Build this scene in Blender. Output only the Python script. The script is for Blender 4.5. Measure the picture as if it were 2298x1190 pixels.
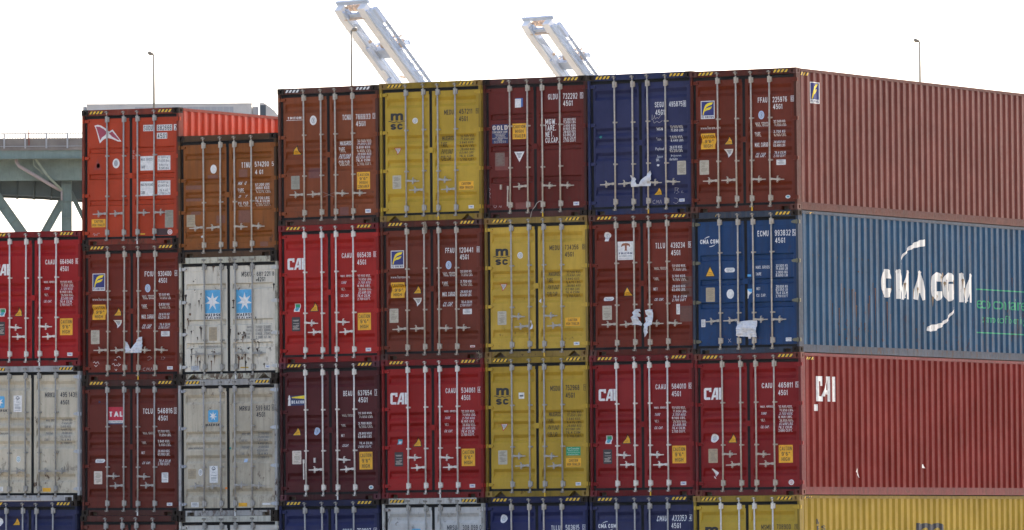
import bpy, bmesh, math, random
from mathutils import Vector, Matrix
from mathutils.geometry import tessellate_polygon
for o in list(bpy.data.objects): bpy.data.objects.remove(o)
SC = bpy.context.scene
COL = SC.collection
R = math.radians
# ---------------------------------------------------------------- camera
CAM = Vector((70.99766, -136.16891, 2.0586))
YAW, PITCH, ROLL, FPX = R(-28.9229153), R(2.08565565), R(-0.39087108), 16846.456
FWD = Vector((math.sin(YAW)*math.cos(PITCH), math.cos(YAW)*math.cos(PITCH), math.sin(PITCH)))
_r0 = Vector((math.cos(YAW), -math.sin(YAW), 0)); _u0 = _r0.cross(FWD)
RGT = math.cos(ROLL)*_r0 + math.sin(ROLL)*_u0
UPV = RGT.cross(FWD)
cd = bpy.data.cameras.new('camera'); cam = bpy.data.objects.new('camera', cd); COL.objects.link(cam)
cd.sensor_width = 36; cd.lens = FPX/2298*36; cd.clip_start = 1; cd.clip_end = 20000
M3 = Matrix((RGT, UPV, -FWD)).transposed()
cam.matrix_world = Matrix.Translation(CAM) @ M3.to_4x4()
SC.camera = cam
def at(px, py, dist):            # the point seen at photo pixel (px,py), dist metres along the view
    return CAM + dist*(FWD + (px-1149)/FPX*RGT - (py-595)/FPX*UPV)
# ---------------------------------------------------------------- world, sun, exposure
SUN_EL, SUN_AZ = R(44), R(2.5)          # azimuth from +Y towards +X: the sun stands behind the stacks
w = bpy.data.worlds.new('World'); SC.world = w; w.use_nodes = True
nt = w.node_tree; bg = nt.nodes['Background']
sky = nt.nodes.new('ShaderNodeTexSky'); sky.sky_type = 'NISHITA'; sky.sun_disc = False
sky.sun_elevation = SUN_EL; sky.sun_rotation = SUN_AZ
sky.air_density = 0.6; sky.dust_density = 4.0; sky.ozone_density = 0.0
nt.links.new(sky.outputs[0], bg.inputs[0]); bg.inputs[1].default_value = 0.15
sd = bpy.data.lights.new('sun', 'SUN'); sd.energy = 3.8; sd.angle = R(.53); sd.color = (1, .95, .88)
sun = bpy.data.objects.new('sun', sd); COL.objects.link(sun)
sdir = Vector((math.sin(SUN_AZ)*math.cos(SUN_EL), math.cos(SUN_AZ)*math.cos(SUN_EL), math.sin(SUN_EL)))
sun.rotation_euler = sdir.to_track_quat('Z', 'Y').to_euler()
SC.view_settings.view_transform = 'Standard'; SC.view_settings.look = 'None'
SC.view_settings.exposure = 2.12; SC.view_settings.gamma = 1
SC.cycles.max_bounces = 6; SC.cycles.diffuse_bounces = 3; SC.cycles.glossy_bounces = 3
FRONT_MARKS = {
(0, 0): [
('cai','company_logo','offwhite',(0.382,2.084,0.396,0.242)),
('text','serial_lettering','offwhite','CAAU',(1.631,2.231,0.238,0.104)),
('text','serial_lettering','offwhite','664948',(2.052,2.234,0.33,0.107)),
('text','serial_lettering','offwhite','6',(2.318,2.24,0.043,0.08)),
('box','serial_lettering','offwhite',(2.318,2.24,0.08,0.117)),
('text','serial_lettering','offwhite','45G1',(1.991,2.081,0.213,0.107)),
('text','weight_lettering','offwhite','MAX. GROSS',(1.621,1.801,0.288,0.045)),
('text','weight_lettering','offwhite','TARE',(1.534,1.665,0.118,0.054)),
('text','weight_lettering','offwhite','NET',(1.517,1.526,0.087,0.054)),
('text','weight_lettering','offwhite','CU. CAP.',(1.576,1.39,0.195,0.056)),
('text','weight_lettering','offwhite','32.500 KGS.',(2.045,1.793,0.315,0.053)),
('text','weight_lettering','offwhite','71.650 LBS.',(2.045,1.724,0.315,0.053)),
('text','weight_lettering','offwhite','3.700 KGS.',(2.044,1.653,0.315,0.051)),
('text','weight_lettering','offwhite','8.160 LBS.',(2.043,1.584,0.315,0.051)),
('text','weight_lettering','offwhite','28.800 KGS.',(2.043,1.516,0.315,0.053)),
('text','weight_lettering','offwhite','63.490 LBS.',(2.042,1.445,0.315,0.056)),
('text','weight_lettering','offwhite','76.4 CU.M.',(2.041,1.377,0.315,0.053)),
('text','weight_lettering','offwhite','2.700 CU.FT.',(2.04,1.309,0.315,0.056)),
('warn','warning_triangle',(0.83,1.174,0.221,0.204)),
('caution','caution_sign',['CAUTION','9\'6"','HIGH'],(2.043,0.836,0.318,0.36)),
('plate','data_plate','darkplate',(0.38,0.816,0.206,0.298)),
('maker','maker_sticker',(2.137,0.244,0.129,0.072)),
('rect','green_sticker','offwhite',(0.401,1.163,0.14,0.172)),
('rect','green_sticker','green',(0.401,1.2,0.109,0.075)),
('oval','green_sticker','teal',(0.4,1.133,0.09,0.081)),
],
(0, 1): [
('text','weight_lettering','greyink','MAX. GROSS',(1.649,1.727,0.258,0.053)),
('text','weight_lettering','greyink','TARE WT.',(1.602,1.588,0.181,0.055)),
('text','weight_lettering','greyink','PAYLOAD',(1.609,1.448,0.178,0.053)),
('text','weight_lettering','greyink','CUBE',(1.558,1.311,0.097,0.05)),
('text','weight_lettering','greyink','32.500 KGS',(2.05,1.733,0.261,0.053)),
('text','weight_lettering','greyink','71.650 LBS',(2.05,1.662,0.261,0.05)),
('text','weight_lettering','greyink','3.810 KGS',(2.049,1.593,0.261,0.05)),
('text','weight_lettering','greyink','8.400 LBS',(2.049,1.524,0.261,0.05)),
('text','weight_lettering','greyink','28.690 KGS',(2.048,1.453,0.261,0.053)),
('text','weight_lettering','greyink','63.250 LBS',(2.048,1.377,0.261,0.05)),
('text','weight_lettering','greyink','76.4 M3',(2.047,1.308,0.261,0.05)),
('text','weight_lettering','greyink','2.700FT3',(2.047,1.236,0.261,0.05)),
('starbox','company_logo',False,(0.359,2.128,0.262,0.255)),
('text','company_name','nearblack','MAERSK',(0.37,1.944,0.386,0.052)),
('text','web_lettering','nearblack','maerskline.com',(0.358,1.457,0.419,0.052)),
('text','serial_lettering','nearblack','MRKU',(1.643,2.273,0.253,0.107)),
('text','serial_lettering','nearblack','495 143',(2.092,2.276,0.364,0.107)),
('text','serial_lettering','nearblack','9',(2.321,2.275,0.022,0.073)),
('box','serial_lettering','nearblack',(2.321,2.275,0.065,0.116)),
('text','serial_lettering','nearblack','45G1',(2.02,2.113,0.22,0.098)),
('fsc','timber_label',(0.824,2.089,0.211,0.355)),
('oval','round_emblem','offwhite',(0.844,0.896,0.116,0.144)),
('ring','round_emblem','teal',(0.844,0.896,0.08,0.095)),
('plate','yellow_sticker','amber',(1.567,0.237,0.206,0.082)),
('plate','white_sticker','offwhite',(0.334,0.255,0.244,0.101)),
],
(0, 2): [
('warn','warning_triangle',(0.853,2.455,0.207,0.174)),
('oval','round_sticker','offwhite',(0.408,2.439,0.167,0.19)),
],
(1, 0): [
('rect','serial_plate','offwhite',(1.638,2.477,0.247,0.132)),
('rect','serial_plate','offwhite',(2.045,2.474,0.384,0.129)),
('rect','serial_plate','offwhite',(2.322,2.475,0.084,0.129)),
('rect','serial_plate','offwhite',(1.982,2.303,0.259,0.129)),
('text','serial_lettering','black','SUDU',(1.638,2.475,0.226,0.104)),
('text','serial_lettering','black','882666',(2.048,2.472,0.35,0.104)),
('text','serial_lettering','black','2',(2.322,2.472,0.05,0.101)),
('text','serial_lettering','black','45G1',(1.984,2.301,0.229,0.104)),
('poly','flag_logo','offwhite',[(0.284,2.56),(0.369,2.578),(0.454,2.558),(0.556,2.501),(0.617,2.45),(0.658,2.426),(0.743,2.467),(0.966,2.204),(0.878,2.209),(0.726,2.268),(0.624,2.288),(0.556,2.278),(0.488,2.239),(0.42,2.178),(0.369,2.347),(0.328,2.478)]),
('poly','flag_logo','flagred',[(0.318,2.544),(0.42,2.533),(0.522,2.481),(0.62,2.403),(0.539,2.342),(0.471,2.301),(0.427,2.235),(0.392,2.36),(0.352,2.463)]),
('poly','flag_logo','flagred',[(0.651,2.385),(0.732,2.429),(0.929,2.228),(0.872,2.241),(0.743,2.308)]),
('oval','round_sticker','offwhite',(0.831,1.74,0.176,0.208)),
('oval','round_sticker','greyink',(0.827,1.743,0.095,0.133)),
('tri','old_triangle','rustred',(0.365,1.732,0.211,0.246)),
('oval','paint_blot','nearblack',(0.381,1.699,0.085,0.11)),
('rect','weight_plate','offwhite',(1.603,1.724,0.324,0.305)),
('rect','weight_plate','offwhite',(2.031,1.724,0.323,0.308)),
('rect','weight_plate','offwhite',(1.602,1.181,0.324,0.308)),
('rect','weight_plate','offwhite',(2.031,1.193,0.323,0.31)),
('text','weight_lettering','black','MAX. GROSS',(1.598,1.806,0.287,0.055)),
('text','weight_lettering','black','TARE',(1.508,1.644,0.108,0.06)),
('text','weight_lettering','black','32.500 kg',(2.009,1.839,0.253,0.055)),
('text','weight_lettering','black','71.650 lbs',(2.016,1.773,0.266,0.055)),
('text','weight_lettering','black','3.860 kg',(2.022,1.675,0.226,0.055)),
('text','weight_lettering','black','8.510 lbs',(2.029,1.612,0.239,0.055)),
('text','weight_lettering','black','MAX.PAYLOAD',(1.603,1.266,0.304,0.058)),
('text','weight_lettering','black','CUBE',(1.506,1.101,0.111,0.058)),
('text','weight_lettering','black','28.640 kg',(2.009,1.307,0.253,0.055)),
('text','weight_lettering','black','63.140 lbs',(2.016,1.241,0.266,0.055)),
('text','weight_lettering','black','76.4 m3',(2.027,1.14,0.216,0.055)),
('text','weight_lettering','black','2.700 cu.ft',(2.036,1.077,0.286,0.055)),
('plate','data_plate','olivegrey',(2.159,0.527,0.209,0.373)),
('caution','caution_sign',['CAUTION','HIGH TRAILER'],(0.388,0.468,0.35,0.173)),
('rect','paint_patch','darkbrown',(1.99,0.254,0.276,0.144)),
('oval','round_sticker','offwhite',(2.182,0.246,0.121,0.112)),
('ring','round_sticker','red',(2.182,0.246,0.087,0.078)),
('rect','tape','yellow',(1.503,0.215,0.118,0.023)),
('line','chalk','chalk',0.008,[(1.244,1.992),(1.292,2.0),(1.258,1.949),(1.298,1.942)]),
('line','chalk','chalk',0.008,[(1.244,1.891),(1.292,1.89),(1.251,1.839),(1.298,1.838)]),
('line','chalk','chalk',0.008,[(0.25,0.217),(0.267,0.254),(0.301,0.239),(0.284,0.196),(0.335,0.238),(0.352,0.197),(0.369,0.252),(0.423,0.251)]),
],
(1, 1): [
('florens','company_logo',(0.375,2.101,0.317,0.368)),
('text','web_lettering','offwhite','www.florens.com',(0.412,1.736,0.459,0.059)),
('caution','caution_sign',['CAUTION','9\'6"','HIGH'],(0.378,1.458,0.326,0.322)),
('warn','warning_triangle',(0.85,1.463,0.214,0.188)),
('warndown','warning_triangle','offwhite',(0.844,1.195,0.214,0.177)),
('plate','data_plate','paperplate',(0.283,0.924,0.214,0.295)),
('text','serial_lettering','offwhite','FCIU',(1.636,2.257,0.216,0.107)),
('text','serial_lettering','offwhite','930400',(2.028,2.257,0.329,0.109)),
('text','serial_lettering','offwhite','4',(2.314,2.263,0.036,0.083)),
('box','serial_lettering','offwhite',(2.314,2.263,0.072,0.12)),
('text','serial_lettering','offwhite','45G1',(1.98,2.112,0.212,0.104)),
('oval','round_emblem','paleblue',(1.604,1.952,0.135,0.174)),
('ring','round_emblem','greyink',(1.604,1.952,0.087,0.115)),
('text','weight_lettering','offwhite','MAX. GROSS',(1.612,1.762,0.299,0.088)),
('text','weight_lettering','offwhite','TARE',(1.515,1.561,0.123,0.091)),
('text','weight_lettering','offwhite','MAX. CARGO',(1.601,1.346,0.299,0.091)),
('text','weight_lettering','offwhite','CU. CAP.',(1.575,1.137,0.228,0.094)),
('text','weight_lettering','offwhite','32.500 KG',(2.015,1.81,0.266,0.053)),
('text','weight_lettering','offwhite','71.650 LB',(2.014,1.742,0.266,0.056)),
('text','weight_lettering','offwhite','3.830 KG',(2.013,1.604,0.266,0.056)),
('text','weight_lettering','offwhite','8.440 LB',(2.012,1.535,0.266,0.053)),
('text','weight_lettering','offwhite','28.670 KG',(2.01,1.391,0.266,0.053)),
('text','weight_lettering','offwhite','63.210 LB',(2.009,1.321,0.266,0.056)),
('text','weight_lettering','offwhite','76.4 CU.M.',(2.008,1.176,0.266,0.056)),
('text','weight_lettering','offwhite','2.700 CU.FT',(2.007,1.108,0.266,0.053)),
('plate','white_sticker','offwhite',(2.044,0.975,0.212,0.109)),
('maker','maker_sticker',(2.16,0.247,0.138,0.066)),
('line','chalk','offwhite',0.01,[(0.23,0.374),(0.264,0.403),(0.298,0.359),(0.349,0.402),(0.383,0.344)]),
('line','chalk','offwhite',0.01,[(0.264,0.322),(0.305,0.293),(0.339,0.33)]),
('line','chalk','offwhite',0.01,[(0.706,0.34),(0.757,0.354),(0.774,0.305),(0.835,0.324),(0.875,0.295)]),
('line','chalk','offwhite',0.01,[(0.78,0.238),(0.814,0.201),(0.835,0.238)]),
('line','chalk','offwhite',0.01,[(0.875,0.367),(0.892,0.309),(0.926,0.338)]),
('line','chalk','offwhite',0.01,[(0.79,0.483),(0.858,0.511),(0.892,0.468)]),
('line','chalk','offwhite',0.01,[(0.74,0.426),(0.774,0.44),(0.807,0.42)]),
('line','chalk','chalk',0.008,[(1.545,0.259),(1.491,0.239),(1.491,0.202),(1.545,0.193)]),
('line','chalk','chalk',0.008,[(1.569,0.192),(1.592,0.258),(1.619,0.209),(1.64,0.258),(1.646,0.191)]),
('line','chalk','chalk',0.008,[(1.67,0.191),(1.704,0.257),(1.727,0.191)]),
('line','chalk','chalk',0.008,[(1.569,0.474),(1.619,0.502),(1.67,0.467),(1.619,0.416),(1.586,0.422)]),
('line','chalk','chalk',0.008,[(1.923,0.484),(1.923,0.427)]),
('line','chalk','chalk',0.008,[(1.957,0.484),(2.007,0.469),(1.963,0.418)]),
('rect','tape','offwhite',(1.197,1.455,0.061,0.029)),
],
(1, 2): [
('tal','company_plaque',(0.82,2.136,0.372,0.368)),
('text','serial_lettering','offwhite','TCLU',(1.623,2.227,0.242,0.112)),
('text','serial_lettering','offwhite','546816',(2.053,2.231,0.369,0.115)),
('text','serial_lettering','offwhite','3',(2.311,2.231,0.032,0.091)),
('box','serial_lettering','offwhite',(2.311,2.231,0.074,0.133)),
('text','serial_lettering','offwhite','45G1',(1.995,2.075,0.238,0.106)),
('text','weight_lettering','offwhite','MAX. GROSS',(1.626,1.757,0.285,0.052)),
('text','weight_lettering','offwhite','TARE',(1.519,1.552,0.093,0.055)),
('text','weight_lettering','offwhite','NET',(1.507,1.34,0.082,0.055)),
('text','weight_lettering','offwhite','CU. CAP.',(1.584,1.124,0.199,0.055)),
('text','weight_lettering','offwhite','32.500 KGS.',(2.023,1.792,0.302,0.055)),
('text','weight_lettering','offwhite','71.650 LBS.',(2.023,1.717,0.302,0.058)),
('text','weight_lettering','offwhite','3.840 KGS.',(2.023,1.581,0.302,0.058)),
('text','weight_lettering','offwhite','8.460 LBS.',(2.023,1.508,0.302,0.058)),
('text','weight_lettering','offwhite','28.660 KGS.',(2.023,1.374,0.302,0.055)),
('text','weight_lettering','offwhite','63.190 LBS.',(2.023,1.301,0.302,0.061)),
('text','weight_lettering','offwhite','76.4 CU.M.',(2.023,1.166,0.302,0.058)),
('text','weight_lettering','offwhite','2.700 CU.FT.',(2.023,1.1,0.302,0.058)),
('pill','oval_label','offwhite',(0.397,1.172,0.244,0.082)),
('plate','data_plate','cream',(0.372,0.813,0.208,0.277)),
('plate','white_sticker','offwhite',(2.049,0.812,0.163,0.209)),
('maker','maker_sticker',(2.166,0.242,0.135,0.064)),
('scrap','torn_sticker','navy',(0.375,2.434,0.072,0.067)),
],
(2, 0): [
('text','serial_lettering','offwhite','TTNU',(1.656,1.932,0.213,0.114)),
('text','serial_lettering','offwhite','574290',(2.046,1.94,0.348,0.108)),
('text','serial_lettering','offwhite','5',(2.318,1.939,0.05,0.094)),
('text','serial_lettering','offwhite','4 G1',(1.977,1.775,0.199,0.094)),
('text','weight_lettering','offwhite','MA  O',(1.554,1.549,0.2,0.074)),
('text','weight_lettering','offwhite','TARE',(1.524,1.392,0.143,0.094)),
('text','weight_lettering','offwhite','D   Y',(1.567,1.272,0.203,0.057)),
('text','weight_lettering','offwhite','CU. CAP.',(1.592,1.106,0.263,0.103)),
('text','weight_lettering','offwhite','67.200 LBS',(2.058,1.509,0.345,0.057)),
('text','weight_lettering','offwhite','3660 KGS',(2.058,1.438,0.345,0.057)),
('text','weight_lettering','offwhite','8.070 LBS',(2.057,1.363,0.345,0.057)),
('text','weight_lettering','offwhite','8.730 LBS',(2.056,1.224,0.345,0.057)),
('text','weight_lettering','offwhite','76.4 CU.M',(2.056,1.158,0.345,0.051)),
('text','weight_lettering','offwhite','2.390 CU.FT',(2.055,1.086,0.345,0.06)),
('oval','round_sticker','offwhite',(0.853,1.869,0.154,0.192)),
('plate','data_plate','tan',(0.283,0.784,0.208,0.258)),
('scrap','torn_sticker','offwhite',(0.544,0.442,0.097,0.069)),
('rect','paint_patch','patchmaroon',(0.36,1.493,0.385,0.086)),
('rect','paint_patch','patchmaroon',(0.358,1.231,0.385,0.066)),
('rect','paint_patch','patchmaroon',(0.401,0.947,0.241,0.074)),
('rect','paint_patch','patchmaroon',(1.025,0.799,0.22,0.166)),
('rect','paint_patch','patchmaroon',(1.607,0.847,0.283,0.265)),
('rect','paint_patch','patchmaroon',(0.83,1.703,0.251,0.086)),
('rect','paint_patch','patchmaroon',(2.092,0.252,0.199,0.1)),
('rect','paint_patch','patchmaroon',(1.585,1.757,0.206,0.171)),
],
(2, 1): [
('stain','rust_stain','rustdark',(0.861,2.402,0.034,0.0)),
('stain','rust_stain','rustmid',(0.86,2.388,0.034,0.0)),
('stain','rust_stain','rustmid',(0.827,2.387,0.067,0.16)),
('stain','rust_stain','rustmid',(1.766,2.334,0.034,0.0)),
('stain','rust_stain','rustdark',(1.699,2.391,0.034,0.0)),
('stain','rust_stain','rustdark',(1.744,2.389,0.068,0.16)),
('stain','rust_stain','rustmid',(0.244,1.39,0.074,0)),
('stain','rust_stain','rustmid',(0.423,0.514,0.023,0.0)),
('stain','rust_stain','rustmid',(0.455,0.485,0.023,0.0)),
('stain','rust_stain','rustmid',(0.425,0.474,0.047,0.28)),
('stain','rust_stain','rustdark',(0.855,0.627,0.034,0.0)),
('stain','rust_stain','rustmid',(0.843,0.577,0.068,0.28)),
('stain','rust_stain','rustdark',(1.469,0.684,0.021,0)),
('stain','rust_stain','rustmid',(1.446,0.64,0.043,0)),
('stain','rust_stain','rustdark',(1.689,0.647,0.073,0)),
('stain','rust_stain','rustdark',(1.633,0.343,0.034,0.0)),
('stain','rust_stain','rustdark',(1.616,0.366,0.068,0.28)),
('stain','rust_stain','rustmid',(2.048,0.296,0.026,0.0)),
('stain','rust_stain','rustdark',(2.072,0.309,0.053,0.08)),
('stain','rust_stain','rustdark',(2.255,0.596,0.023,0.0)),
('stain','rust_stain','rustmid',(2.175,0.621,0.023,0.0)),
('stain','rust_stain','rustdark',(2.217,0.637,0.046,0.08)),
('stain','rust_stain','rustdark',(2.263,1.004,0.032,0.16)),
('stain','rust_stain','rustdark',(2.318,1.983,0.083,0.16)),
('stain','rust_stain','rustmid',(0.204,1.298,0.028,0.0)),
('stain','rust_stain','rustdark',(0.23,1.252,0.028,0.0)),
('stain','rust_stain','rustmid',(0.186,1.292,0.057,0.28)),
('stain','rust_stain','rustmid',(0.167,1.102,0.025,0.0)),
('stain','rust_stain','rustmid',(0.14,1.053,0.025,0.0)),
('stain','rust_stain','rustdark',(0.126,1.071,0.05,0.28)),
('stain','rust_stain','rustdark',(0.159,1.8,0.04,0.0)),
('stain','rust_stain','rustdark',(0.091,1.749,0.04,0.0)),
('stain','rust_stain','rustdark',(0.14,1.786,0.079,0.28)),
('stain','rust_stain','rustdark',(1.261,1.108,0.021,0.0)),
('stain','rust_stain','rustmid',(1.229,1.017,0.021,0.0)),
('stain','rust_stain','rustdark',(1.248,1.049,0.042,0.16)),
('stain','rust_stain','rustdark',(1.315,1.515,0.062,0)),
('stain','rust_stain','rustdark',(1.324,1.662,0.076,0.16)),
('stain','rust_stain','rustdark',(1.407,1.971,0.026,0.0)),
('stain','rust_stain','rustmid',(1.455,1.917,0.052,0.08)),
('stain','rust_stain','rustdark',(0.375,1.851,0.019,0)),
('stain','rust_stain','rustmid',(0.35,1.909,0.019,0)),
('stain','rust_stain','rustdark',(0.363,1.9,0.037,0)),
('stain','rust_stain','rustmid',(0.253,0.509,0.024,0.0)),
('stain','rust_stain','rustmid',(0.261,0.446,0.024,0.0)),
('stain','rust_stain','rustdark',(0.267,0.489,0.047,0.28)),
('stain','rust_stain','rustmid',(0.3,0.662,0.028,0.0)),
('stain','rust_stain','rustdark',(0.309,0.708,0.028,0.0)),
('stain','rust_stain','rustdark',(0.282,0.649,0.057,0.28)),
('stain','rust_stain','rustdark',(1.884,0.624,0.039,0.0)),
('stain','rust_stain','rustdark',(1.944,0.644,0.039,0.0)),
('stain','rust_stain','rustdark',(1.903,0.619,0.078,0.08)),
('stain','rust_stain','rustdark',(1.474,0.416,0.042,0.0)),
('stain','rust_stain','rustdark',(1.425,0.496,0.042,0.0)),
('stain','rust_stain','rustmid',(1.445,0.455,0.085,0.28)),
('stain','rust_stain','rustmid',(1.703,0.423,0.024,0.0)),
('stain','rust_stain','rustmid',(1.673,0.439,0.047,0.08)),
('stain','rust_stain','rustdark',(1.518,0.464,0.039,0)),
('stain','rust_stain','rustmid',(1.53,0.429,0.078,0)),
('stain','rust_stain','rustmid',(1.557,0.463,0.03,0.0)),
('stain','rust_stain','rustdark',(1.609,0.485,0.03,0.0)),
('stain','rust_stain','rustdark',(1.602,0.514,0.061,0.28)),
('stain','rust_stain','rustdark',(1.503,0.626,0.042,0)),
('stain','rust_stain','rustdark',(0.482,0.379,0.064,0.16)),
('stain','rust_stain','rustmid',(0.77,0.382,0.052,0.28)),
('stain','rust_stain','rustmid',(0.786,0.591,0.045,0)),
('stain','rust_stain','rustdark',(0.699,0.499,0.045,0.08)),
('stain','rust_stain','rustdark',(1.918,0.821,0.024,0.0)),
('stain','rust_stain','rustmid',(1.949,0.758,0.024,0.0)),
('stain','rust_stain','rustdark',(1.919,0.778,0.049,0.28)),
('stain','rust_stain','rustmid',(1.887,0.835,0.018,0.0)),
('stain','rust_stain','rustdark',(1.807,0.749,0.018,0.0)),
('stain','rust_stain','rustmid',(1.847,0.784,0.036,0.28)),
('stain','rust_stain','rustdark',(1.868,1.294,0.043,0.16)),
('stain','rust_stain','rustdark',(1.899,2.079,0.057,0)),
('stain','rust_stain','rustdark',(1.839,2.194,0.028,0.0)),
('stain','rust_stain','rustdark',(1.8,2.155,0.056,0.08)),
('stain','rust_stain','rustmid',(1.605,0.972,0.035,0.0)),
('stain','rust_stain','rustmid',(1.576,0.917,0.035,0.0)),
('stain','rust_stain','rustdark',(1.614,0.914,0.071,0.08)),
('stain','rust_stain','rustmid',(1.509,0.831,0.037,0.0)),
('stain','rust_stain','rustmid',(1.548,0.883,0.073,0.16)),
('stain','rust_stain','rustdark',(1.532,0.934,0.037,0.0)),
('stain','rust_stain','rustdark',(1.623,0.953,0.037,0.0)),
('stain','rust_stain','rustdark',(1.577,0.973,0.075,0.16)),
('stain','rust_stain','rustdark',(1.484,0.969,0.041,0)),
('stain','rust_stain','rustdark',(1.44,0.954,0.083,0)),
('stain','rust_stain','rustmid',(0.322,1.052,0.024,0.0)),
('stain','rust_stain','rustdark',(0.276,1.024,0.048,0.08)),
('stain','rust_stain','rustmid',(0.44,0.861,0.024,0.0)),
('stain','rust_stain','rustdark',(0.428,0.893,0.048,0.08)),
('stain','rust_stain','rustdark',(0.501,1.118,0.042,0.0)),
('stain','rust_stain','rustdark',(0.486,1.104,0.042,0.0)),
('stain','rust_stain','rustdark',(0.516,1.088,0.085,0.28)),
('stain','rust_stain','rustmid',(0.204,1.607,0.023,0.0)),
('stain','rust_stain','rustdark',(0.219,1.583,0.023,0.0)),
('stain','rust_stain','rustdark',(0.246,1.611,0.046,0.16)),
('stain','rust_stain','rustmid',(0.562,1.522,0.017,0.0)),
('stain','rust_stain','rustdark',(0.572,1.619,0.017,0.0)),
('stain','rust_stain','rustdark',(0.528,1.581,0.035,0.16)),
('stain','rust_stain','rustmid',(0.506,1.714,0.033,0.0)),
('stain','rust_stain','rustdark',(0.471,1.668,0.065,0.16)),
('stain','rust_stain','rustdark',(0.521,1.82,0.045,0.08)),
('stain','rust_stain','rustmid',(0.313,2.095,0.021,0)),
('stain','rust_stain','rustdark',(0.383,2.126,0.021,0)),
('stain','rust_stain','rustdark',(0.341,2.09,0.043,0)),
('starbox','company_logo',True,(0.803,1.649,0.411,0.492)),
('rect','company_name','offwhite',(0.804,1.338,0.417,0.128)),
('text','company_name','nearblack','MAERSK',(0.807,1.364,0.4,0.062)),
('text','company_name','nearblack','SEALAND',(0.806,1.301,0.4,0.044)),
('starbox','company_logo',True,(1.596,1.641,0.412,0.496)),
('rect','company_name','offwhite',(1.595,1.332,0.415,0.128)),
('text','company_name','nearblack','MAERSK',(1.598,1.357,0.403,0.061)),
('text','company_name','nearblack','SEALAND',(1.598,1.295,0.403,0.044)),
('text','serial_lettering','black','MSKU',(1.645,2.211,0.243,0.106)),
('text','serial_lettering','black','681 221 8',(2.114,2.211,0.428,0.093)),
('text','serial_lettering','black','42G1',(2.011,2.098,0.194,0.098)),
('text','weight_lettering','greyink','GROSS',(1.721,1.088,0.143,0.049)),
('text','weight_lettering','greyink','PAYLOAD',(1.713,1.017,0.129,0.049)),
('text','weight_lettering','greyink','TARE',(1.691,0.947,0.086,0.049)),
('text','weight_lettering','greyink','CUBE',(1.684,0.873,0.071,0.049)),
('text','weight_lettering','greyink','71.650LB  32.500KG',(2.049,1.089,0.365,0.059)),
('text','weight_lettering','greyink','63.490LB  28.800KG',(2.049,1.021,0.365,0.059)),
('text','weight_lettering','greyink','8.160LB  3.700KG',(2.048,0.947,0.365,0.059)),
('text','weight_lettering','greyink','2.390F  67.7M',(2.048,0.871,0.365,0.059)),
('text','web_lettering','greyink','www.maersksealand.com',(0.722,0.701,0.589,0.052)),
('plate','data_plate','tan',(0.811,0.963,0.201,0.288)),
('plate','white_sticker','silver',(0.366,0.246,0.19,0.099)),
('maker','maker_sticker',(2.157,0.252,0.125,0.061)),
('rect','tape','ochre',(1.586,0.237,0.2,0.029)),
],
(2, 2): [
('starbox','company_logo',False,(0.836,2.118,0.247,0.258)),
('text','company_name','nearblack','MAERSK',(0.825,1.932,0.357,0.053)),
('text','serial_lettering','nearblack','MRKU',(1.614,2.268,0.258,0.103)),
('text','serial_lettering','nearblack','589 682',(2.07,2.271,0.345,0.111)),
('text','serial_lettering','nearblack','4',(2.312,2.279,0.023,0.086)),
('box','serial_lettering','nearblack',(2.312,2.279,0.061,0.124)),
('text','serial_lettering','nearblack','45G1',(2.011,2.133,0.216,0.1)),
('text','weight_lettering','greyink','MAX. GROSS',(1.649,1.727,0.258,0.053)),
('text','weight_lettering','greyink','TARE WT.',(1.602,1.588,0.181,0.055)),
('text','weight_lettering','greyink','PAYLOAD',(1.609,1.448,0.178,0.053)),
('text','weight_lettering','greyink','CUBE',(1.558,1.311,0.097,0.05)),
('text','weight_lettering','greyink','32.500 KGS',(2.05,1.733,0.261,0.053)),
('text','weight_lettering','greyink','71.650 LBS',(2.05,1.662,0.261,0.05)),
('text','weight_lettering','greyink','3.810 KGS',(2.049,1.593,0.261,0.05)),
('text','weight_lettering','greyink','8.400 LBS',(2.049,1.524,0.261,0.05)),
('text','weight_lettering','greyink','28.690 KGS',(2.048,1.453,0.261,0.053)),
('text','weight_lettering','greyink','63.250 LBS',(2.048,1.377,0.261,0.05)),
('text','weight_lettering','greyink','76.4 M3',(2.047,1.308,0.261,0.05)),
('text','weight_lettering','greyink','2.700FT3',(2.047,1.236,0.261,0.05)),
('text','web_lettering','nearblack','maerskline.com',(0.397,1.448,0.4,0.05)),
('plate','data_plate','tan',(0.304,0.898,0.202,0.217)),
('oval','round_emblem','offwhite',(0.514,0.928,0.107,0.153)),
('ring','round_emblem','greyink',(0.514,0.926,0.068,0.1)),
('fsc','timber_label',(0.84,0.884,0.201,0.355)),
('rect','square_sticker','paleblue',(1.614,1.168,0.081,0.075)),
('plate','yellow_sticker','amber',(1.559,0.234,0.21,0.078)),
('plate','white_sticker','offwhite',(0.373,0.243,0.185,0.103)),
('rect','maker_sticker','offwhite',(2.139,0.247,0.196,0.041)),
('rect','tape','orange',(1.147,0.587,0.055,0.044)),
('rect','tape','greenish',(1.262,1.433,0.045,0.036)),
],
(3, 0): [
('text','company_name','offwhite','TRITON',(0.383,2.27,0.334,0.05)),
('rect','company_name','offwhite',(0.378,2.224,0.395,0.008)),
('oval','round_sticker','offwhite',(0.837,2.205,0.166,0.202)),
('ring','round_sticker','greyink',(0.839,2.205,0.093,0.119)),
('warn','warning_triangle',(0.413,1.593,0.234,0.21)),
('plate','data_plate','olivegrey',(0.387,0.906,0.209,0.285)),
('text','serial_lettering','offwhite','TCNU',(1.655,2.24,0.204,0.11)),
('text','serial_lettering','offwhite','766933',(2.051,2.24,0.353,0.113)),
('text','serial_lettering','offwhite','3',(2.317,2.246,0.032,0.077)),
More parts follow.
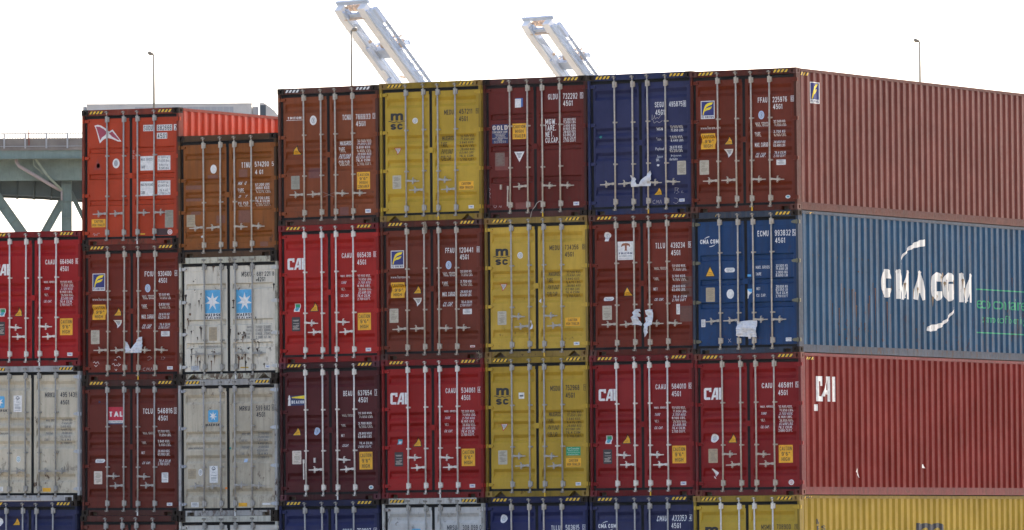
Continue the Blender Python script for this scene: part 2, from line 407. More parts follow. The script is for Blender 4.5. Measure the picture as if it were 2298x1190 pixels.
('box','serial_lettering','offwhite',(2.317,2.246,0.07,0.116)),
('text','serial_lettering','offwhite','45G1',(1.99,2.094,0.232,0.107)),
('text','weight_lettering','offwhite','MAXGROSS',(1.616,1.699,0.315,0.096)),
('text','weight_lettering','offwhite','TARE',(1.527,1.56,0.14,0.105)),
('text','weight_lettering','offwhite','PAYLOAD',(1.589,1.42,0.268,0.105)),
('text','weight_lettering','offwhite','CUB.CAP.',(1.59,1.278,0.271,0.108)),
('text','weight_lettering','offwhite','32.500 KGS',(2.049,1.738,0.334,0.055)),
('text','weight_lettering','offwhite','71.650 LBS',(2.049,1.668,0.334,0.052)),
('text','weight_lettering','offwhite','3.810 KGS',(2.048,1.596,0.334,0.052)),
('text','weight_lettering','offwhite','8.400 LBS',(2.047,1.527,0.334,0.052)),
('text','weight_lettering','offwhite','28.690 KGS',(2.046,1.457,0.334,0.055)),
('text','weight_lettering','offwhite','63.250 LBS',(2.046,1.388,0.334,0.055)),
('text','weight_lettering','offwhite','76.4 CUM',(2.045,1.321,0.334,0.052)),
('text','weight_lettering','offwhite','2.700 CUFT',(2.044,1.248,0.333,0.055)),
('caution','caution_sign',['CAUTION','9\'6"','HIGH','CONTAINER'],(2.047,0.897,0.314,0.361)),
('maker','maker_sticker',(2.153,0.255,0.133,0.08)),
('rect','paint_patch','patchred',(1.573,0.268,0.213,0.171)),
('rect','paint_patch','patchred',(0.844,1.093,0.272,0.213)),
],
(3, 1): [
('cai','company_logo','offwhite',(0.382,2.084,0.396,0.242)),
('text','serial_lettering','offwhite','CAAU',(1.631,2.231,0.238,0.104)),
('text','serial_lettering','offwhite','665438',(2.052,2.234,0.33,0.107)),
('text','serial_lettering','offwhite','0',(2.318,2.24,0.043,0.08)),
('box','serial_lettering','offwhite',(2.318,2.24,0.08,0.117)),
('text','serial_lettering','offwhite','45G1',(1.991,2.081,0.213,0.107)),
('text','weight_lettering','offwhite','MAX. GROSS',(1.621,1.801,0.288,0.045)),
('text','weight_lettering','offwhite','TARE',(1.534,1.665,0.118,0.054)),
('text','weight_lettering','offwhite','NET',(1.517,1.526,0.087,0.054)),
('text','weight_lettering','offwhite','CU. CAP.',(1.576,1.39,0.195,0.056)),
('text','weight_lettering','offwhite','32.500 KGS.',(2.045,1.793,0.315,0.053)),
('text','weight_lettering','offwhite','71.650 LBS.',(2.045,1.724,0.315,0.053)),
('text','weight_lettering','offwhite','3.700 KGS.',(2.044,1.653,0.315,0.051)),
('text','weight_lettering','offwhite','8.160 LBS.',(2.043,1.584,0.315,0.051)),
('text','weight_lettering','offwhite','28.800 KGS.',(2.043,1.516,0.315,0.053)),
('text','weight_lettering','offwhite','63.490 LBS.',(2.042,1.445,0.315,0.056)),
('text','weight_lettering','offwhite','76.4 CU.M.',(2.041,1.377,0.315,0.053)),
('text','weight_lettering','offwhite','2.700 CU.FT.',(2.04,1.309,0.315,0.056)),
('warn','warning_triangle',(0.83,1.174,0.221,0.204)),
('caution','caution_sign',['CAUTION','9\'6"','HIGH'],(2.043,0.836,0.318,0.36)),
('plate','data_plate','darkplate',(0.38,0.816,0.206,0.298)),
('maker','maker_sticker',(2.137,0.244,0.129,0.072)),
('rect','green_sticker','offwhite',(0.401,1.163,0.14,0.172)),
('rect','green_sticker','green',(0.401,1.2,0.109,0.075)),
('oval','green_sticker','teal',(0.4,1.133,0.09,0.081)),
],
(3, 2): [
('beacon','company_logo',(0.379,2.107,0.414,0.23)),
('text','serial_lettering','offwhite','BEAU',(1.634,2.229,0.218,0.11)),
('text','serial_lettering','offwhite','637654',(2.048,2.234,0.334,0.11)),
('text','serial_lettering','offwhite','3',(2.323,2.239,0.036,0.088)),
('box','serial_lettering','offwhite',(2.323,2.239,0.08,0.132)),
('text','serial_lettering','offwhite','45G1',(1.999,2.088,0.225,0.107)),
('text','weight_lettering','offwhite','MAX. GROSS',(1.629,1.767,0.291,0.053)),
('text','weight_lettering','offwhite','TARE',(1.518,1.558,0.095,0.053)),
('text','weight_lettering','offwhite','NET',(1.506,1.348,0.076,0.053)),
('text','weight_lettering','offwhite','CU.CAP.',(1.559,1.138,0.149,0.057)),
('text','weight_lettering','offwhite','32.500 KGS',(2.045,1.808,0.323,0.05)),
('text','weight_lettering','offwhite','71.650 LBS',(2.044,1.736,0.323,0.05)),
('text','weight_lettering','offwhite','3.700 KGS',(2.043,1.596,0.323,0.053)),
('text','weight_lettering','offwhite','8.160 LBS',(2.042,1.527,0.323,0.053)),
('text','weight_lettering','offwhite','28.800 KGS',(2.041,1.386,0.323,0.053)),
('text','weight_lettering','offwhite','63.490 LBS',(2.04,1.317,0.323,0.053)),
('text','weight_lettering','offwhite','76.4 CU.M.',(2.038,1.182,0.323,0.053)),
('text','weight_lettering','offwhite','2.690 CU.FT.',(2.038,1.108,0.323,0.05)),
('warn','warning_triangle',(0.387,1.455,0.223,0.189)),
('oval','round_emblem','paleblue',(0.859,1.449,0.135,0.167)),
('ring','round_emblem','greyink',(0.86,1.449,0.08,0.098)),
('plate','data_plate','cream',(0.379,0.903,0.22,0.284)),
('caution','caution_sign',['CAUTION','9\'6"','HIGH'],(2.06,0.813,0.315,0.37)),
('oval','oval_sticker','offwhite',(2.181,0.255,0.112,0.085)),
('oval','oval_sticker','teal',(2.181,0.255,0.069,0.041)),
],
(3, 3): [
('text','serial_lettering','offwhite','CMAU',(1.632,2.238,0.222,0.104)),
('text','serial_lettering','offwhite','750007',(2.037,2.24,0.333,0.11)),
('text','serial_lettering','offwhite','4',(2.308,2.241,0.036,0.078)),
('box','serial_lettering','offwhite',(2.308,2.241,0.08,0.122)),
('text','serial_lettering','offwhite','45G1',(1.981,2.093,0.225,0.103)),
],
(4, 0): [
('msc','company_logo','black',(0.378,2.094,0.402,0.343)),
('oval','round_sticker','offwhite',(0.828,2.095,0.132,0.123)),
('ring','round_sticker','greyink',(0.828,2.095,0.093,0.086)),
('warndown','warning_triangle','red',(0.388,1.465,0.18,0.154)),
('plate','data_plate','paperplate',(0.378,0.822,0.209,0.283)),
('text','serial_lettering','black','MEDU',(1.638,2.247,0.226,0.104)),
('text','serial_lettering','black','457211',(2.039,2.252,0.319,0.104)),
('text','serial_lettering','black','5',(2.317,2.252,0.031,0.068)),
('box','serial_lettering','black',(2.317,2.252,0.069,0.107)),
('text','serial_lettering','black','45G1',(1.983,2.098,0.21,0.104)),
('text','weight_lettering','black','MAXGROSS',(1.605,1.707,0.314,0.101)),
('text','weight_lettering','black','TARE',(1.519,1.57,0.144,0.107)),
('text','weight_lettering','black','PAYLOAD',(1.576,1.425,0.26,0.109)),
('text','weight_lettering','black','CUB.CAP.',(1.575,1.288,0.26,0.109)),
('text','weight_lettering','black','32.500 KGS',(2.053,1.743,0.332,0.055)),
('text','weight_lettering','black','71.650 LBS',(2.053,1.673,0.332,0.052)),
('text','weight_lettering','black','3.840 KGS',(2.052,1.604,0.332,0.049)),
('text','weight_lettering','black','8.470 LBS',(2.051,1.531,0.332,0.052)),
('text','weight_lettering','black','28.660 KGS',(2.051,1.463,0.332,0.052)),
('text','weight_lettering','black','63.180 LBS',(2.05,1.393,0.332,0.049)),
('text','weight_lettering','black','76.4 CUM',(2.05,1.321,0.332,0.052)),
('text','weight_lettering','black','2.700 CUFT',(2.049,1.246,0.332,0.055)),
('caution','caution_sign',['CAUTION','HIGH TRAILER'],(2.04,0.706,0.354,0.178)),
('maker','maker_sticker',(2.159,0.258,0.125,0.068)),
],
(4, 1): [
('florens','company_logo',(0.375,2.101,0.317,0.368)),
('text','web_lettering','offwhite','www.florens.com',(0.412,1.736,0.459,0.059)),
('caution','caution_sign',['CAUTION','9\'6"','HIGH'],(0.378,1.458,0.326,0.322)),
('warn','warning_triangle',(0.85,1.463,0.214,0.188)),
('warndown','warning_triangle','offwhite',(0.844,1.195,0.214,0.177)),
('plate','data_plate','paperplate',(0.283,0.924,0.214,0.295)),
('text','serial_lettering','offwhite','FFAU',(1.636,2.257,0.216,0.107)),
('text','serial_lettering','offwhite','120441',(2.028,2.257,0.329,0.109)),
('text','serial_lettering','offwhite','8',(2.314,2.263,0.036,0.083)),
('box','serial_lettering','offwhite',(2.314,2.263,0.072,0.12)),
('text','serial_lettering','offwhite','45G1',(1.98,2.112,0.212,0.104)),
('oval','round_emblem','paleblue',(1.604,1.952,0.135,0.174)),
('ring','round_emblem','greyink',(1.604,1.952,0.087,0.115)),
('text','weight_lettering','offwhite','MAX. GROSS',(1.612,1.762,0.299,0.088)),
('text','weight_lettering','offwhite','TARE',(1.515,1.561,0.123,0.091)),
('text','weight_lettering','offwhite','MAX. CARGO',(1.601,1.346,0.299,0.091)),
('text','weight_lettering','offwhite','CU. CAP.',(1.575,1.137,0.228,0.094)),
('text','weight_lettering','offwhite','32.500 KG',(2.015,1.81,0.266,0.053)),
('text','weight_lettering','offwhite','71.650 LBS',(2.014,1.742,0.266,0.056)),
('text','weight_lettering','offwhite','3.700 KG',(2.013,1.604,0.266,0.056)),
('text','weight_lettering','offwhite','8.160 LBS',(2.012,1.535,0.266,0.053)),
('text','weight_lettering','offwhite','28.800 KG',(2.01,1.391,0.266,0.053)),
('text','weight_lettering','offwhite','63.490 LBS',(2.009,1.321,0.266,0.056)),
('text','weight_lettering','offwhite','76.4 CU.M.',(2.008,1.176,0.266,0.056)),
('text','weight_lettering','offwhite','2.700 CU.FT',(2.007,1.108,0.266,0.053)),
('plate','white_sticker','offwhite',(2.044,0.975,0.212,0.109)),
('rect','maker_sticker','offwhite',(2.165,0.249,0.112,0.04)),
('rect','maker_sticker','red',(2.165,0.249,0.082,0.019)),
],
(4, 2): [
('cai','company_logo','offwhite',(0.382,2.084,0.396,0.242)),
('text','serial_lettering','offwhite','CAAU',(1.631,2.231,0.238,0.104)),
('text','serial_lettering','offwhite','534061',(2.052,2.234,0.33,0.107)),
('text','serial_lettering','offwhite','4',(2.318,2.24,0.043,0.08)),
('box','serial_lettering','offwhite',(2.318,2.24,0.08,0.117)),
('text','serial_lettering','offwhite','45G1',(1.991,2.081,0.213,0.107)),
('text','weight_lettering','offwhite','MAX. GROSS',(1.621,1.801,0.288,0.045)),
('text','weight_lettering','offwhite','TARE',(1.534,1.665,0.118,0.054)),
('text','weight_lettering','offwhite','NET',(1.517,1.526,0.087,0.054)),
('text','weight_lettering','offwhite','CU. CAP.',(1.576,1.39,0.195,0.056)),
('text','weight_lettering','offwhite','32.500 KGS.',(2.045,1.793,0.315,0.053)),
('text','weight_lettering','offwhite','71.650 LBS.',(2.045,1.724,0.315,0.053)),
('text','weight_lettering','offwhite','3.700 KGS.',(2.044,1.653,0.315,0.051)),
('text','weight_lettering','offwhite','8.160 LBS.',(2.043,1.584,0.315,0.051)),
('text','weight_lettering','offwhite','28.800 KGS.',(2.043,1.516,0.315,0.053)),
('text','weight_lettering','offwhite','63.490 LBS.',(2.042,1.445,0.315,0.056)),
('text','weight_lettering','offwhite','76.4 CU.M.',(2.041,1.377,0.315,0.053)),
('text','weight_lettering','offwhite','2.700 CU.FT.',(2.04,1.309,0.315,0.056)),
('warn','warning_triangle',(0.83,1.174,0.221,0.204)),
('caution','caution_sign',['CAUTION','9\'6"','HIGH'],(2.043,0.836,0.318,0.36)),
('plate','data_plate','darkplate',(0.38,0.816,0.206,0.298)),
('maker','maker_sticker',(2.137,0.244,0.129,0.072)),
('rect','green_sticker','teal',(0.387,1.18,0.108,0.11)),
('rect','green_sticker','offwhite',(0.389,1.163,0.061,0.05)),
],
(4, 3): [
('text','serial_lettering','nearblack','MRSU',(1.647,2.272,0.233,0.106)),
('text','serial_lettering','nearblack','308 099 0',(2.127,2.273,0.45,0.109)),
('text','serial_lettering','nearblack','45G1',(2.013,2.121,0.211,0.103)),
('starbox','company_logo',False,(0.793,2.135,0.216,0.25)),
],
(5, 0): [
('rect','company_sign','navy',(0.372,1.753,0.383,0.395)),
('text','company_sign','cream','GOLD',(0.374,1.88,0.361,0.098)),
('text','company_sign','cream','CONTAINER CORP.',(0.375,1.79,0.364,0.044)),
('text','company_sign','cream','EUROPEAN OFFICE',(0.376,1.746,0.255,0.022)),
('text','company_sign','cream','TOUR MIRABEAU',(0.376,1.716,0.206,0.022)),
('text','company_sign','cream','LA DEFENSE',(0.376,1.686,0.243,0.022)),
('text','company_sign','cream','PARIS LA DEFENSE CEDEX',(0.371,1.656,0.371,0.022)),
('text','company_sign','cream','FRANCE',(0.366,1.626,0.112,0.022)),
('text','company_sign','cream','TEL 33 1 46 92 33 33',(0.369,1.599,0.28,0.022)),
('text','company_sign','cream','FAX 33 1 46 92 33 37',(0.369,1.572,0.28,0.022)),
('caution','caution_sign',['CAUTION','HIGH','TRAILER'],(0.83,1.793,0.326,0.324)),
('rect','square_sticker','blue',(0.832,2.391,0.171,0.18)),
('rect','square_sticker','offwhite',(0.802,2.378,0.143,0.18)),
('warndown','warning_triangle','offwhite',(0.827,1.26,0.242,0.218)),
('plate','data_plate','dullplate',(0.367,1.221,0.227,0.286)),
('text','serial_lettering','offwhite','GLDU',(1.628,2.483,0.223,0.114)),
('text','serial_lettering','offwhite','732292',(2.037,2.484,0.336,0.119)),
('text','serial_lettering','offwhite','5',(2.306,2.487,0.037,0.084)),
('box','serial_lettering','offwhite',(2.306,2.487,0.074,0.122)),
('text','serial_lettering','offwhite','45G1',(1.98,2.336,0.225,0.111)),
('text','weight_lettering','offwhite','MGW.',(1.575,1.966,0.263,0.117)),
('text','weight_lettering','offwhite','TARE.',(1.569,1.838,0.254,0.114)),
('text','weight_lettering','offwhite','NET.',(1.543,1.708,0.192,0.109)),
('text','weight_lettering','offwhite','CU.CAP.',(1.604,1.584,0.315,0.109)),
('text','weight_lettering','offwhite','32.500 KGS',(2.016,1.999,0.29,0.054)),
('text','weight_lettering','offwhite','71.650 LBS',(2.015,1.939,0.29,0.049)),
('text','weight_lettering','offwhite','3.900 KGS',(2.014,1.872,0.29,0.049)),
('text','weight_lettering','offwhite','8.600 LBS',(2.014,1.811,0.29,0.052)),
('text','weight_lettering','offwhite','28.600 KGS',(2.013,1.747,0.29,0.054)),
('text','weight_lettering','offwhite','63.050 LBS',(2.013,1.684,0.29,0.054)),
('text','weight_lettering','offwhite','76.4 CU.M',(2.012,1.619,0.29,0.054)),
('text','weight_lettering','offwhite','2.700 CU.FT',(2.012,1.561,0.29,0.052)),
('maker','maker_sticker',(2.162,0.254,0.132,0.073)),
('rect','paint_patch','patchorange',(0.942,0.244,0.428,0.136)),
('rect','paint_patch','patchorange',(0.402,1.132,0.311,0.273)),
('line','chalk','chalk',0.008,[(0.096,0.636),(0.133,0.608),(0.095,0.554),(0.138,0.512),(0.101,0.472),(0.138,0.422)]),
('line','chalk','chalk',0.008,[(0.224,0.278),(0.208,0.243),(0.239,0.214),(0.28,0.241),(0.261,0.271)]),
('line','chalk','chalk',0.007,[(0.332,0.22),(0.355,0.26),(0.379,0.219),(0.404,0.259)]),
],
(5, 1): [
('msc','company_logo','black',(0.373,2.09,0.402,0.339)),
('oval','round_sticker','offwhite',(0.816,2.111,0.132,0.136)),
('ring','round_sticker','greyink',(0.816,2.111,0.092,0.095)),
('warndown','warning_triangle','red',(0.395,1.453,0.182,0.159)),
('plate','data_plate','paperplate',(0.375,0.818,0.211,0.285)),
('text','serial_lettering','black','MEDU',(1.628,2.247,0.236,0.1)),
('text','serial_lettering','black','734356',(2.034,2.251,0.319,0.102)),
('text','serial_lettering','black','0',(2.317,2.253,0.038,0.074)),
('box','serial_lettering','black',(2.317,2.253,0.072,0.11)),
('text','serial_lettering','black','45G1',(1.976,2.104,0.206,0.102)),
('text','weight_lettering','black','MAXGROSS',(1.608,1.71,0.291,0.089)),
('text','weight_lettering','black','TARE',(1.516,1.571,0.128,0.097)),
('text','weight_lettering','black','PAYLOAD',(1.583,1.433,0.253,0.097)),
('text','weight_lettering','black','CUB.CAP.',(1.576,1.288,0.259,0.097)),
('text','weight_lettering','black','32.500 KGS',(2.05,1.736,0.325,0.054)),
('text','weight_lettering','black','71.650 LBS',(2.049,1.667,0.325,0.049)),
('text','weight_lettering','black','3.840 KGS',(2.048,1.597,0.325,0.051)),
('text','weight_lettering','black','8.470 LBS',(2.048,1.526,0.325,0.054)),
('text','weight_lettering','black','28.660 KGS',(2.047,1.456,0.325,0.051)),
('text','weight_lettering','black','63.180 LBS',(2.047,1.383,0.325,0.054)),
('text','weight_lettering','black','76.4 CUM',(2.046,1.316,0.325,0.051)),
('text','weight_lettering','black','2.700 CUFT',(2.045,1.242,0.325,0.056)),
('caution','caution_sign',['CAUTION','HIGH TRAILER'],(2.044,0.708,0.348,0.174)),
('maker','maker_sticker',(2.134,0.257,0.131,0.066)),
],
(5, 2): [
('msc','company_logo','black',(0.375,2.088,0.405,0.348)),
('rect','round_sticker','offwhite',(0.834,2.095,0.131,0.127)),
('rect','round_sticker','greyink',(0.834,2.093,0.089,0.037)),
('warndown','warning_triangle','red',(0.396,1.441,0.181,0.155)),
('plate','data_plate','paperplate',(0.38,0.82,0.217,0.292)),
('text','serial_lettering','black','MSDU',(1.628,2.234,0.229,0.108)),
('text','serial_lettering','black','752968',(2.038,2.244,0.324,0.111)),
('text','serial_lettering','black','1',(2.332,2.242,0.025,0.08)),
('box','serial_lettering','black',(2.332,2.242,0.067,0.124)),
('text','serial_lettering','black','45G1',(1.982,2.086,0.215,0.108)),
('text','weight_lettering','black','MAXGROSS',(1.611,1.701,0.31,0.096)),
('text','weight_lettering','black','TARE',(1.516,1.56,0.138,0.096)),
('text','weight_lettering','black','PAYLOAD',(1.575,1.422,0.25,0.099)),
('text','weight_lettering','black','CUB.CAP.',(1.568,1.278,0.247,0.102)),
('text','weight_lettering','black','32.500 KGS',(2.053,1.737,0.334,0.056)),
('text','weight_lettering','black','71.650 LBS',(2.052,1.67,0.334,0.053)),
('text','weight_lettering','black','3.840 KGS',(2.052,1.599,0.334,0.053)),
('text','weight_lettering','black','8.470 LBS',(2.051,1.528,0.334,0.053)),
('text','weight_lettering','black','28.660 KGS',(2.051,1.457,0.334,0.053)),
('text','weight_lettering','black','63.180 LBS',(2.05,1.386,0.334,0.053)),
('text','weight_lettering','black','76.4 CUM',(2.049,1.315,0.334,0.053)),
('text','weight_lettering','black','2.700 CUFT',(2.049,1.242,0.334,0.056)),
('caution','caution_sign',['CAUTION','HIGH TRAILER'],(2.049,0.699,0.352,0.176)),
('maker','maker_sticker',(2.16,0.255,0.123,0.068)),
('rect','eco_sticker','green',(2.046,0.931,0.341,0.182)),
('text','eco_sticker','offwhite','Eco-Container',(2.045,0.987,0.288,0.04)),
('text','eco_sticker','offwhite','Bamboo Flooring',(2.048,0.939,0.232,0.025)),
('text','eco_sticker','offwhite','Waterborne Paint System',(2.048,0.902,0.302,0.025)),
('text','eco_sticker','offwhite','Waterborne Sealant',(2.047,0.865,0.246,0.025)),
],
(5, 3): [
('oval','round_emblem','offwhite',(0.404,2.445,0.163,0.18)),
('ring','round_emblem','greyink',(0.406,2.444,0.089,0.096)),
('text','serial_lettering','offwhite','TLLU',(1.652,2.245,0.211,0.102)),
('text','serial_lettering','offwhite','503615',(2.042,2.252,0.323,0.108)),
('text','serial_lettering','offwhite','2',(2.316,2.251,0.035,0.074)),
('box','serial_lettering','offwhite',(2.316,2.251,0.077,0.117)),
('text','serial_lettering','offwhite','45G1',(1.987,2.096,0.215,0.105)),
],
(6, 0): [
('text','serial_lettering','offwhite','SEGU',(1.648,2.236,0.207,0.108)),
('text','serial_lettering','offwhite','495875',(2.028,2.235,0.31,0.108)),
('text','serial_lettering','offwhite','8',(2.23,2.236,0.033,0.086)),
('box','serial_lettering','offwhite',(2.23,2.236,0.07,0.124)),
('text','serial_lettering','offwhite','45G1',(1.661,2.076,0.213,0.108)),
('text','weight_lettering','offwhite','MGW',(1.634,1.736,0.143,0.062)),
('text','weight_lettering','offwhite','Tare',(1.611,1.528,0.1,0.059)),
('text','weight_lettering','offwhite','Payload',(1.649,1.318,0.195,0.073)),
('text','weight_lettering','offwhite','Seaco',(1.628,1.169,0.131,0.059)),
('text','weight_lettering','offwhite','SRL.',(1.604,1.099,0.085,0.054)),
('text','weight_lettering','offwhite','32.500 KGS',(2.03,1.766,0.288,0.054)),
('text','weight_lettering','offwhite','71.650 LBS',(2.029,1.696,0.288,0.054)),
('text','weight_lettering','offwhite','3.830 KGS',(2.027,1.556,0.288,0.054)),
('text','weight_lettering','offwhite','8.440 LBS',(2.027,1.49,0.288,0.051)),
('text','weight_lettering','offwhite','28.670 KGS',(2.025,1.348,0.288,0.057)),
('text','weight_lettering','offwhite','63.210 LBS',(2.024,1.278,0.288,0.057)),
('text','weight_lettering','offwhite','Bridgetown,',(2.006,1.171,0.243,0.057)),
('text','weight_lettering','offwhite','Barbados',(1.97,1.106,0.185,0.054)),
('plate','data_plate','paperplate',(2.15,0.921,0.203,0.282)),
('warn','warning_triangle',(1.603,0.459,0.213,0.175)),
('maker','maker_sticker',(2.153,0.256,0.121,0.062)),
('scrap','leaf_sticker','offwhite',(1.604,0.993,0.082,0.062)),
('line','chalk','chalk',0.009,[(1.481,2.034),(1.474,1.926),(1.52,1.965),(1.536,2.019),(1.55,1.937),(1.596,1.976),(1.626,1.948),(1.688,2.026)]),
('line','chalk','chalk',0.008,[(1.504,1.925),(1.521,1.857),(1.595,1.895),(1.64,1.861),(1.717,1.904)]),
('line','chalk','chalk',0.009,[(1.973,0.401),(1.968,0.522),(2.05,0.506),(2.004,0.459),(2.079,0.424),(2.018,0.391)]),
('line','chalk','chalk',0.008,[(2.11,0.437),(2.14,0.449),(2.125,0.409),(2.185,0.407)]),
('line','chalk','chalk',0.008,[(1.531,0.28),(1.475,0.254),(1.484,0.206),(1.53,0.204)]),
('line','chalk','chalk',0.008,[(1.551,0.204),(1.57,0.273),(1.591,0.224),(1.613,0.272),(1.621,0.201)]),
('line','chalk','chalk',0.008,[(1.636,0.201),(1.661,0.276),(1.682,0.2)]),
('line','chalk','chalk',0.007,[(1.972,0.306),(2.047,0.291),(2.077,0.236),(2.016,0.184),(1.955,0.213)]),
('scrap','torn_sticker','greenish',(0.273,1.615,0.083,0.07)),
],
(6, 1): [
('emblemshape','round_emblem','offwhite',(0.386,2.452,0.162,0.192)),
('ring','round_emblem','greyink',(0.389,2.454,0.089,0.108)),
('triton','company_plaque',(0.825,2.15,0.373,0.378)),
('text','serial_lettering','offwhite','TLLU',(1.634,2.232,0.219,0.113)),
('text','serial_lettering','offwhite','439234',(2.039,2.232,0.331,0.113)),
('text','serial_lettering','offwhite','9',(2.32,2.236,0.042,0.089)),
('box','serial_lettering','offwhite',(2.32,2.236,0.079,0.126)),
('text','serial_lettering','offwhite','45G1',(1.988,2.077,0.212,0.108)),
('text','weight_lettering','offwhite','MAX. GROSS',(1.624,1.765,0.289,0.057)),
('text','weight_lettering','offwhite','TARE',(1.524,1.55,0.106,0.057)),
('text','weight_lettering','offwhite','NET',(1.513,1.343,0.088,0.057)),
('text','weight_lettering','offwhite','CU. CAP.',(1.591,1.128,0.207,0.057)),
('text','weight_lettering','offwhite','32.500 KGS.',(2.06,1.806,0.315,0.054)),
('text','weight_lettering','offwhite','71.650 LBS.',(2.059,1.736,0.315,0.054)),
('text','weight_lettering','offwhite','3.700 KGS.',(2.058,1.598,0.315,0.051)),
('text','weight_lettering','offwhite','8.160 LBS.',(2.057,1.529,0.315,0.054)),
('text','weight_lettering','offwhite','28.800 KGS.',(2.055,1.388,0.315,0.051)),
('text','weight_lettering','offwhite','63.490 LBS.',(2.054,1.317,0.315,0.054)),
('text','weight_lettering','offwhite','76.4 CUM',(2.053,1.177,0.315,0.048)),
('text','weight_lettering','offwhite','2.700 CUFT',(2.052,1.107,0.315,0.054)),
('warn','warning_triangle',(0.855,1.316,0.238,0.208)),
('pill','oval_label','offwhite',(0.4,1.167,0.233,0.081)),
('plate','data_plate','paperplate',(0.38,0.881,0.218,0.292)),
('plate','white_sticker','offwhite',(2.032,0.917,0.079,0.21)),
('rect','paint_patch','patchbrown',(2.231,1.479,0.294,0.215)),
('rect','paint_patch','patchbrown',(2.23,1.258,0.309,0.175)),
('rect','paint_patch','patchbrown',(2.227,0.821,0.303,0.322)),
],
(6, 2): [
('cai','company_logo','offwhite',(0.382,2.084,0.396,0.242)),
('text','serial_lettering','offwhite','CAAU',(1.631,2.231,0.238,0.104)),
('text','serial_lettering','offwhite','584010',(2.052,2.234,0.33,0.107)),
('text','serial_lettering','offwhite','0',(2.318,2.24,0.043,0.08)),
('box','serial_lettering','offwhite',(2.318,2.24,0.08,0.117)),
('text','serial_lettering','offwhite','45G1',(1.991,2.081,0.213,0.107)),
('text','weight_lettering','offwhite','MAX. GROSS',(1.621,1.801,0.288,0.045)),
('text','weight_lettering','offwhite','TARE',(1.534,1.665,0.118,0.054)),
('text','weight_lettering','offwhite','NET',(1.517,1.526,0.087,0.054)),
('text','weight_lettering','offwhite','CU. CAP.',(1.576,1.39,0.195,0.056)),
('text','weight_lettering','offwhite','32.500 KGS.',(2.045,1.793,0.315,0.053)),
('text','weight_lettering','offwhite','71.650 LBS.',(2.045,1.724,0.315,0.053)),
('text','weight_lettering','offwhite','3.700 KGS.',(2.044,1.653,0.315,0.051)),
('text','weight_lettering','offwhite','8.160 LBS.',(2.043,1.584,0.315,0.051)),
('text','weight_lettering','offwhite','28.800 KGS.',(2.043,1.516,0.315,0.053)),
('text','weight_lettering','offwhite','63.490 LBS.',(2.042,1.445,0.315,0.056)),
('text','weight_lettering','offwhite','76.4 CU.M.',(2.041,1.377,0.315,0.053)),
('text','weight_lettering','offwhite','2.700 CU.FT.',(2.04,1.309,0.315,0.056)),
('warn','warning_triangle',(0.83,1.174,0.221,0.204)),
('caution','caution_sign',['CAUTION','9\'6"','HIGH'],(2.043,0.836,0.318,0.36)),
('plate','data_plate','darkplate',(0.38,0.816,0.206,0.298)),
('maker','maker_sticker',(2.137,0.244,0.129,0.072)),
('rect','green_sticker','offwhite',(0.401,1.163,0.14,0.172)),
('rect','green_sticker','green',(0.401,1.2,0.109,0.075)),
('oval','green_sticker','teal',(0.4,1.133,0.09,0.081)),
],
(6, 3): [
('cmacgm','company_logo','offwhite',(0.382,2.283,0.42,0.208)),
('text','serial_lettering','offwhite','CMAU',(1.639,2.425,0.228,0.113)),
('text','serial_lettering','offwhite','433353',(2.035,2.429,0.33,0.123)),
('text','serial_lettering','offwhite','4',(2.31,2.432,0.043,0.085)),
('box','serial_lettering','offwhite',(2.31,2.432,0.085,0.129)),
('text','serial_lettering','offwhite','45G1',(1.979,2.277,0.22,0.107)),
],
(7, 0): [
('florens','company_logo',(0.375,2.101,0.317,0.368)),
('text','web_lettering','offwhite','www.florens.com',(0.412,1.736,0.459,0.059)),
('caution','caution_sign',['CAUTION','9\'6"','HIGH'],(0.378,1.458,0.326,0.322)),
('warn','warning_triangle',(0.85,1.463,0.214,0.188)),
('warndown','warning_triangle','offwhite',(0.844,1.195,0.214,0.177)),
('plate','data_plate','paperplate',(0.283,0.924,0.214,0.295)),
('text','serial_lettering','offwhite','FFAU',(1.636,2.257,0.216,0.107)),
('text','serial_lettering','offwhite','225976',(2.028,2.257,0.329,0.109)),
('text','serial_lettering','offwhite','0',(2.314,2.263,0.036,0.083)),
('box','serial_lettering','offwhite',(2.314,2.263,0.072,0.12)),
('text','serial_lettering','offwhite','45G1',(1.98,2.112,0.212,0.104)),
('oval','round_emblem','paleblue',(1.604,1.952,0.135,0.174)),
('ring','round_emblem','greyink',(1.604,1.952,0.087,0.115)),
('text','weight_lettering','offwhite','MAX. GROSS',(1.612,1.762,0.299,0.088)),
('text','weight_lettering','offwhite','TARE',(1.515,1.561,0.123,0.091)),
('text','weight_lettering','offwhite','MAX. CARGO',(1.601,1.346,0.299,0.091)),
('text','weight_lettering','offwhite','CU. CAP.',(1.575,1.137,0.228,0.094)),
('text','weight_lettering','offwhite','32.500 KG',(2.015,1.81,0.266,0.053)),
('text','weight_lettering','offwhite','71.650 LBS',(2.014,1.742,0.266,0.056)),
('text','weight_lettering','offwhite','3.700 KG',(2.013,1.604,0.266,0.056)),
('text','weight_lettering','offwhite','8.160 LBS',(2.012,1.535,0.266,0.053)),
('text','weight_lettering','offwhite','28.800 KG',(2.01,1.391,0.266,0.053)),
('text','weight_lettering','offwhite','63.490 LBS',(2.009,1.321,0.266,0.056)),
('text','weight_lettering','offwhite','76.4 CU.M.',(2.008,1.176,0.266,0.056)),
('text','weight_lettering','offwhite','2.700 CU.FT',(2.007,1.108,0.266,0.053)),
('plate','white_sticker','offwhite',(2.044,0.975,0.212,0.109)),
('oval','oval_sticker','offwhite',(2.194,0.269,0.11,0.072)),
('oval','oval_sticker','teal',(2.195,0.269,0.072,0.04)),
],
(7, 1): [
('cmacgm','company_logo','offwhite',(0.373,2.299,0.428,0.22)),
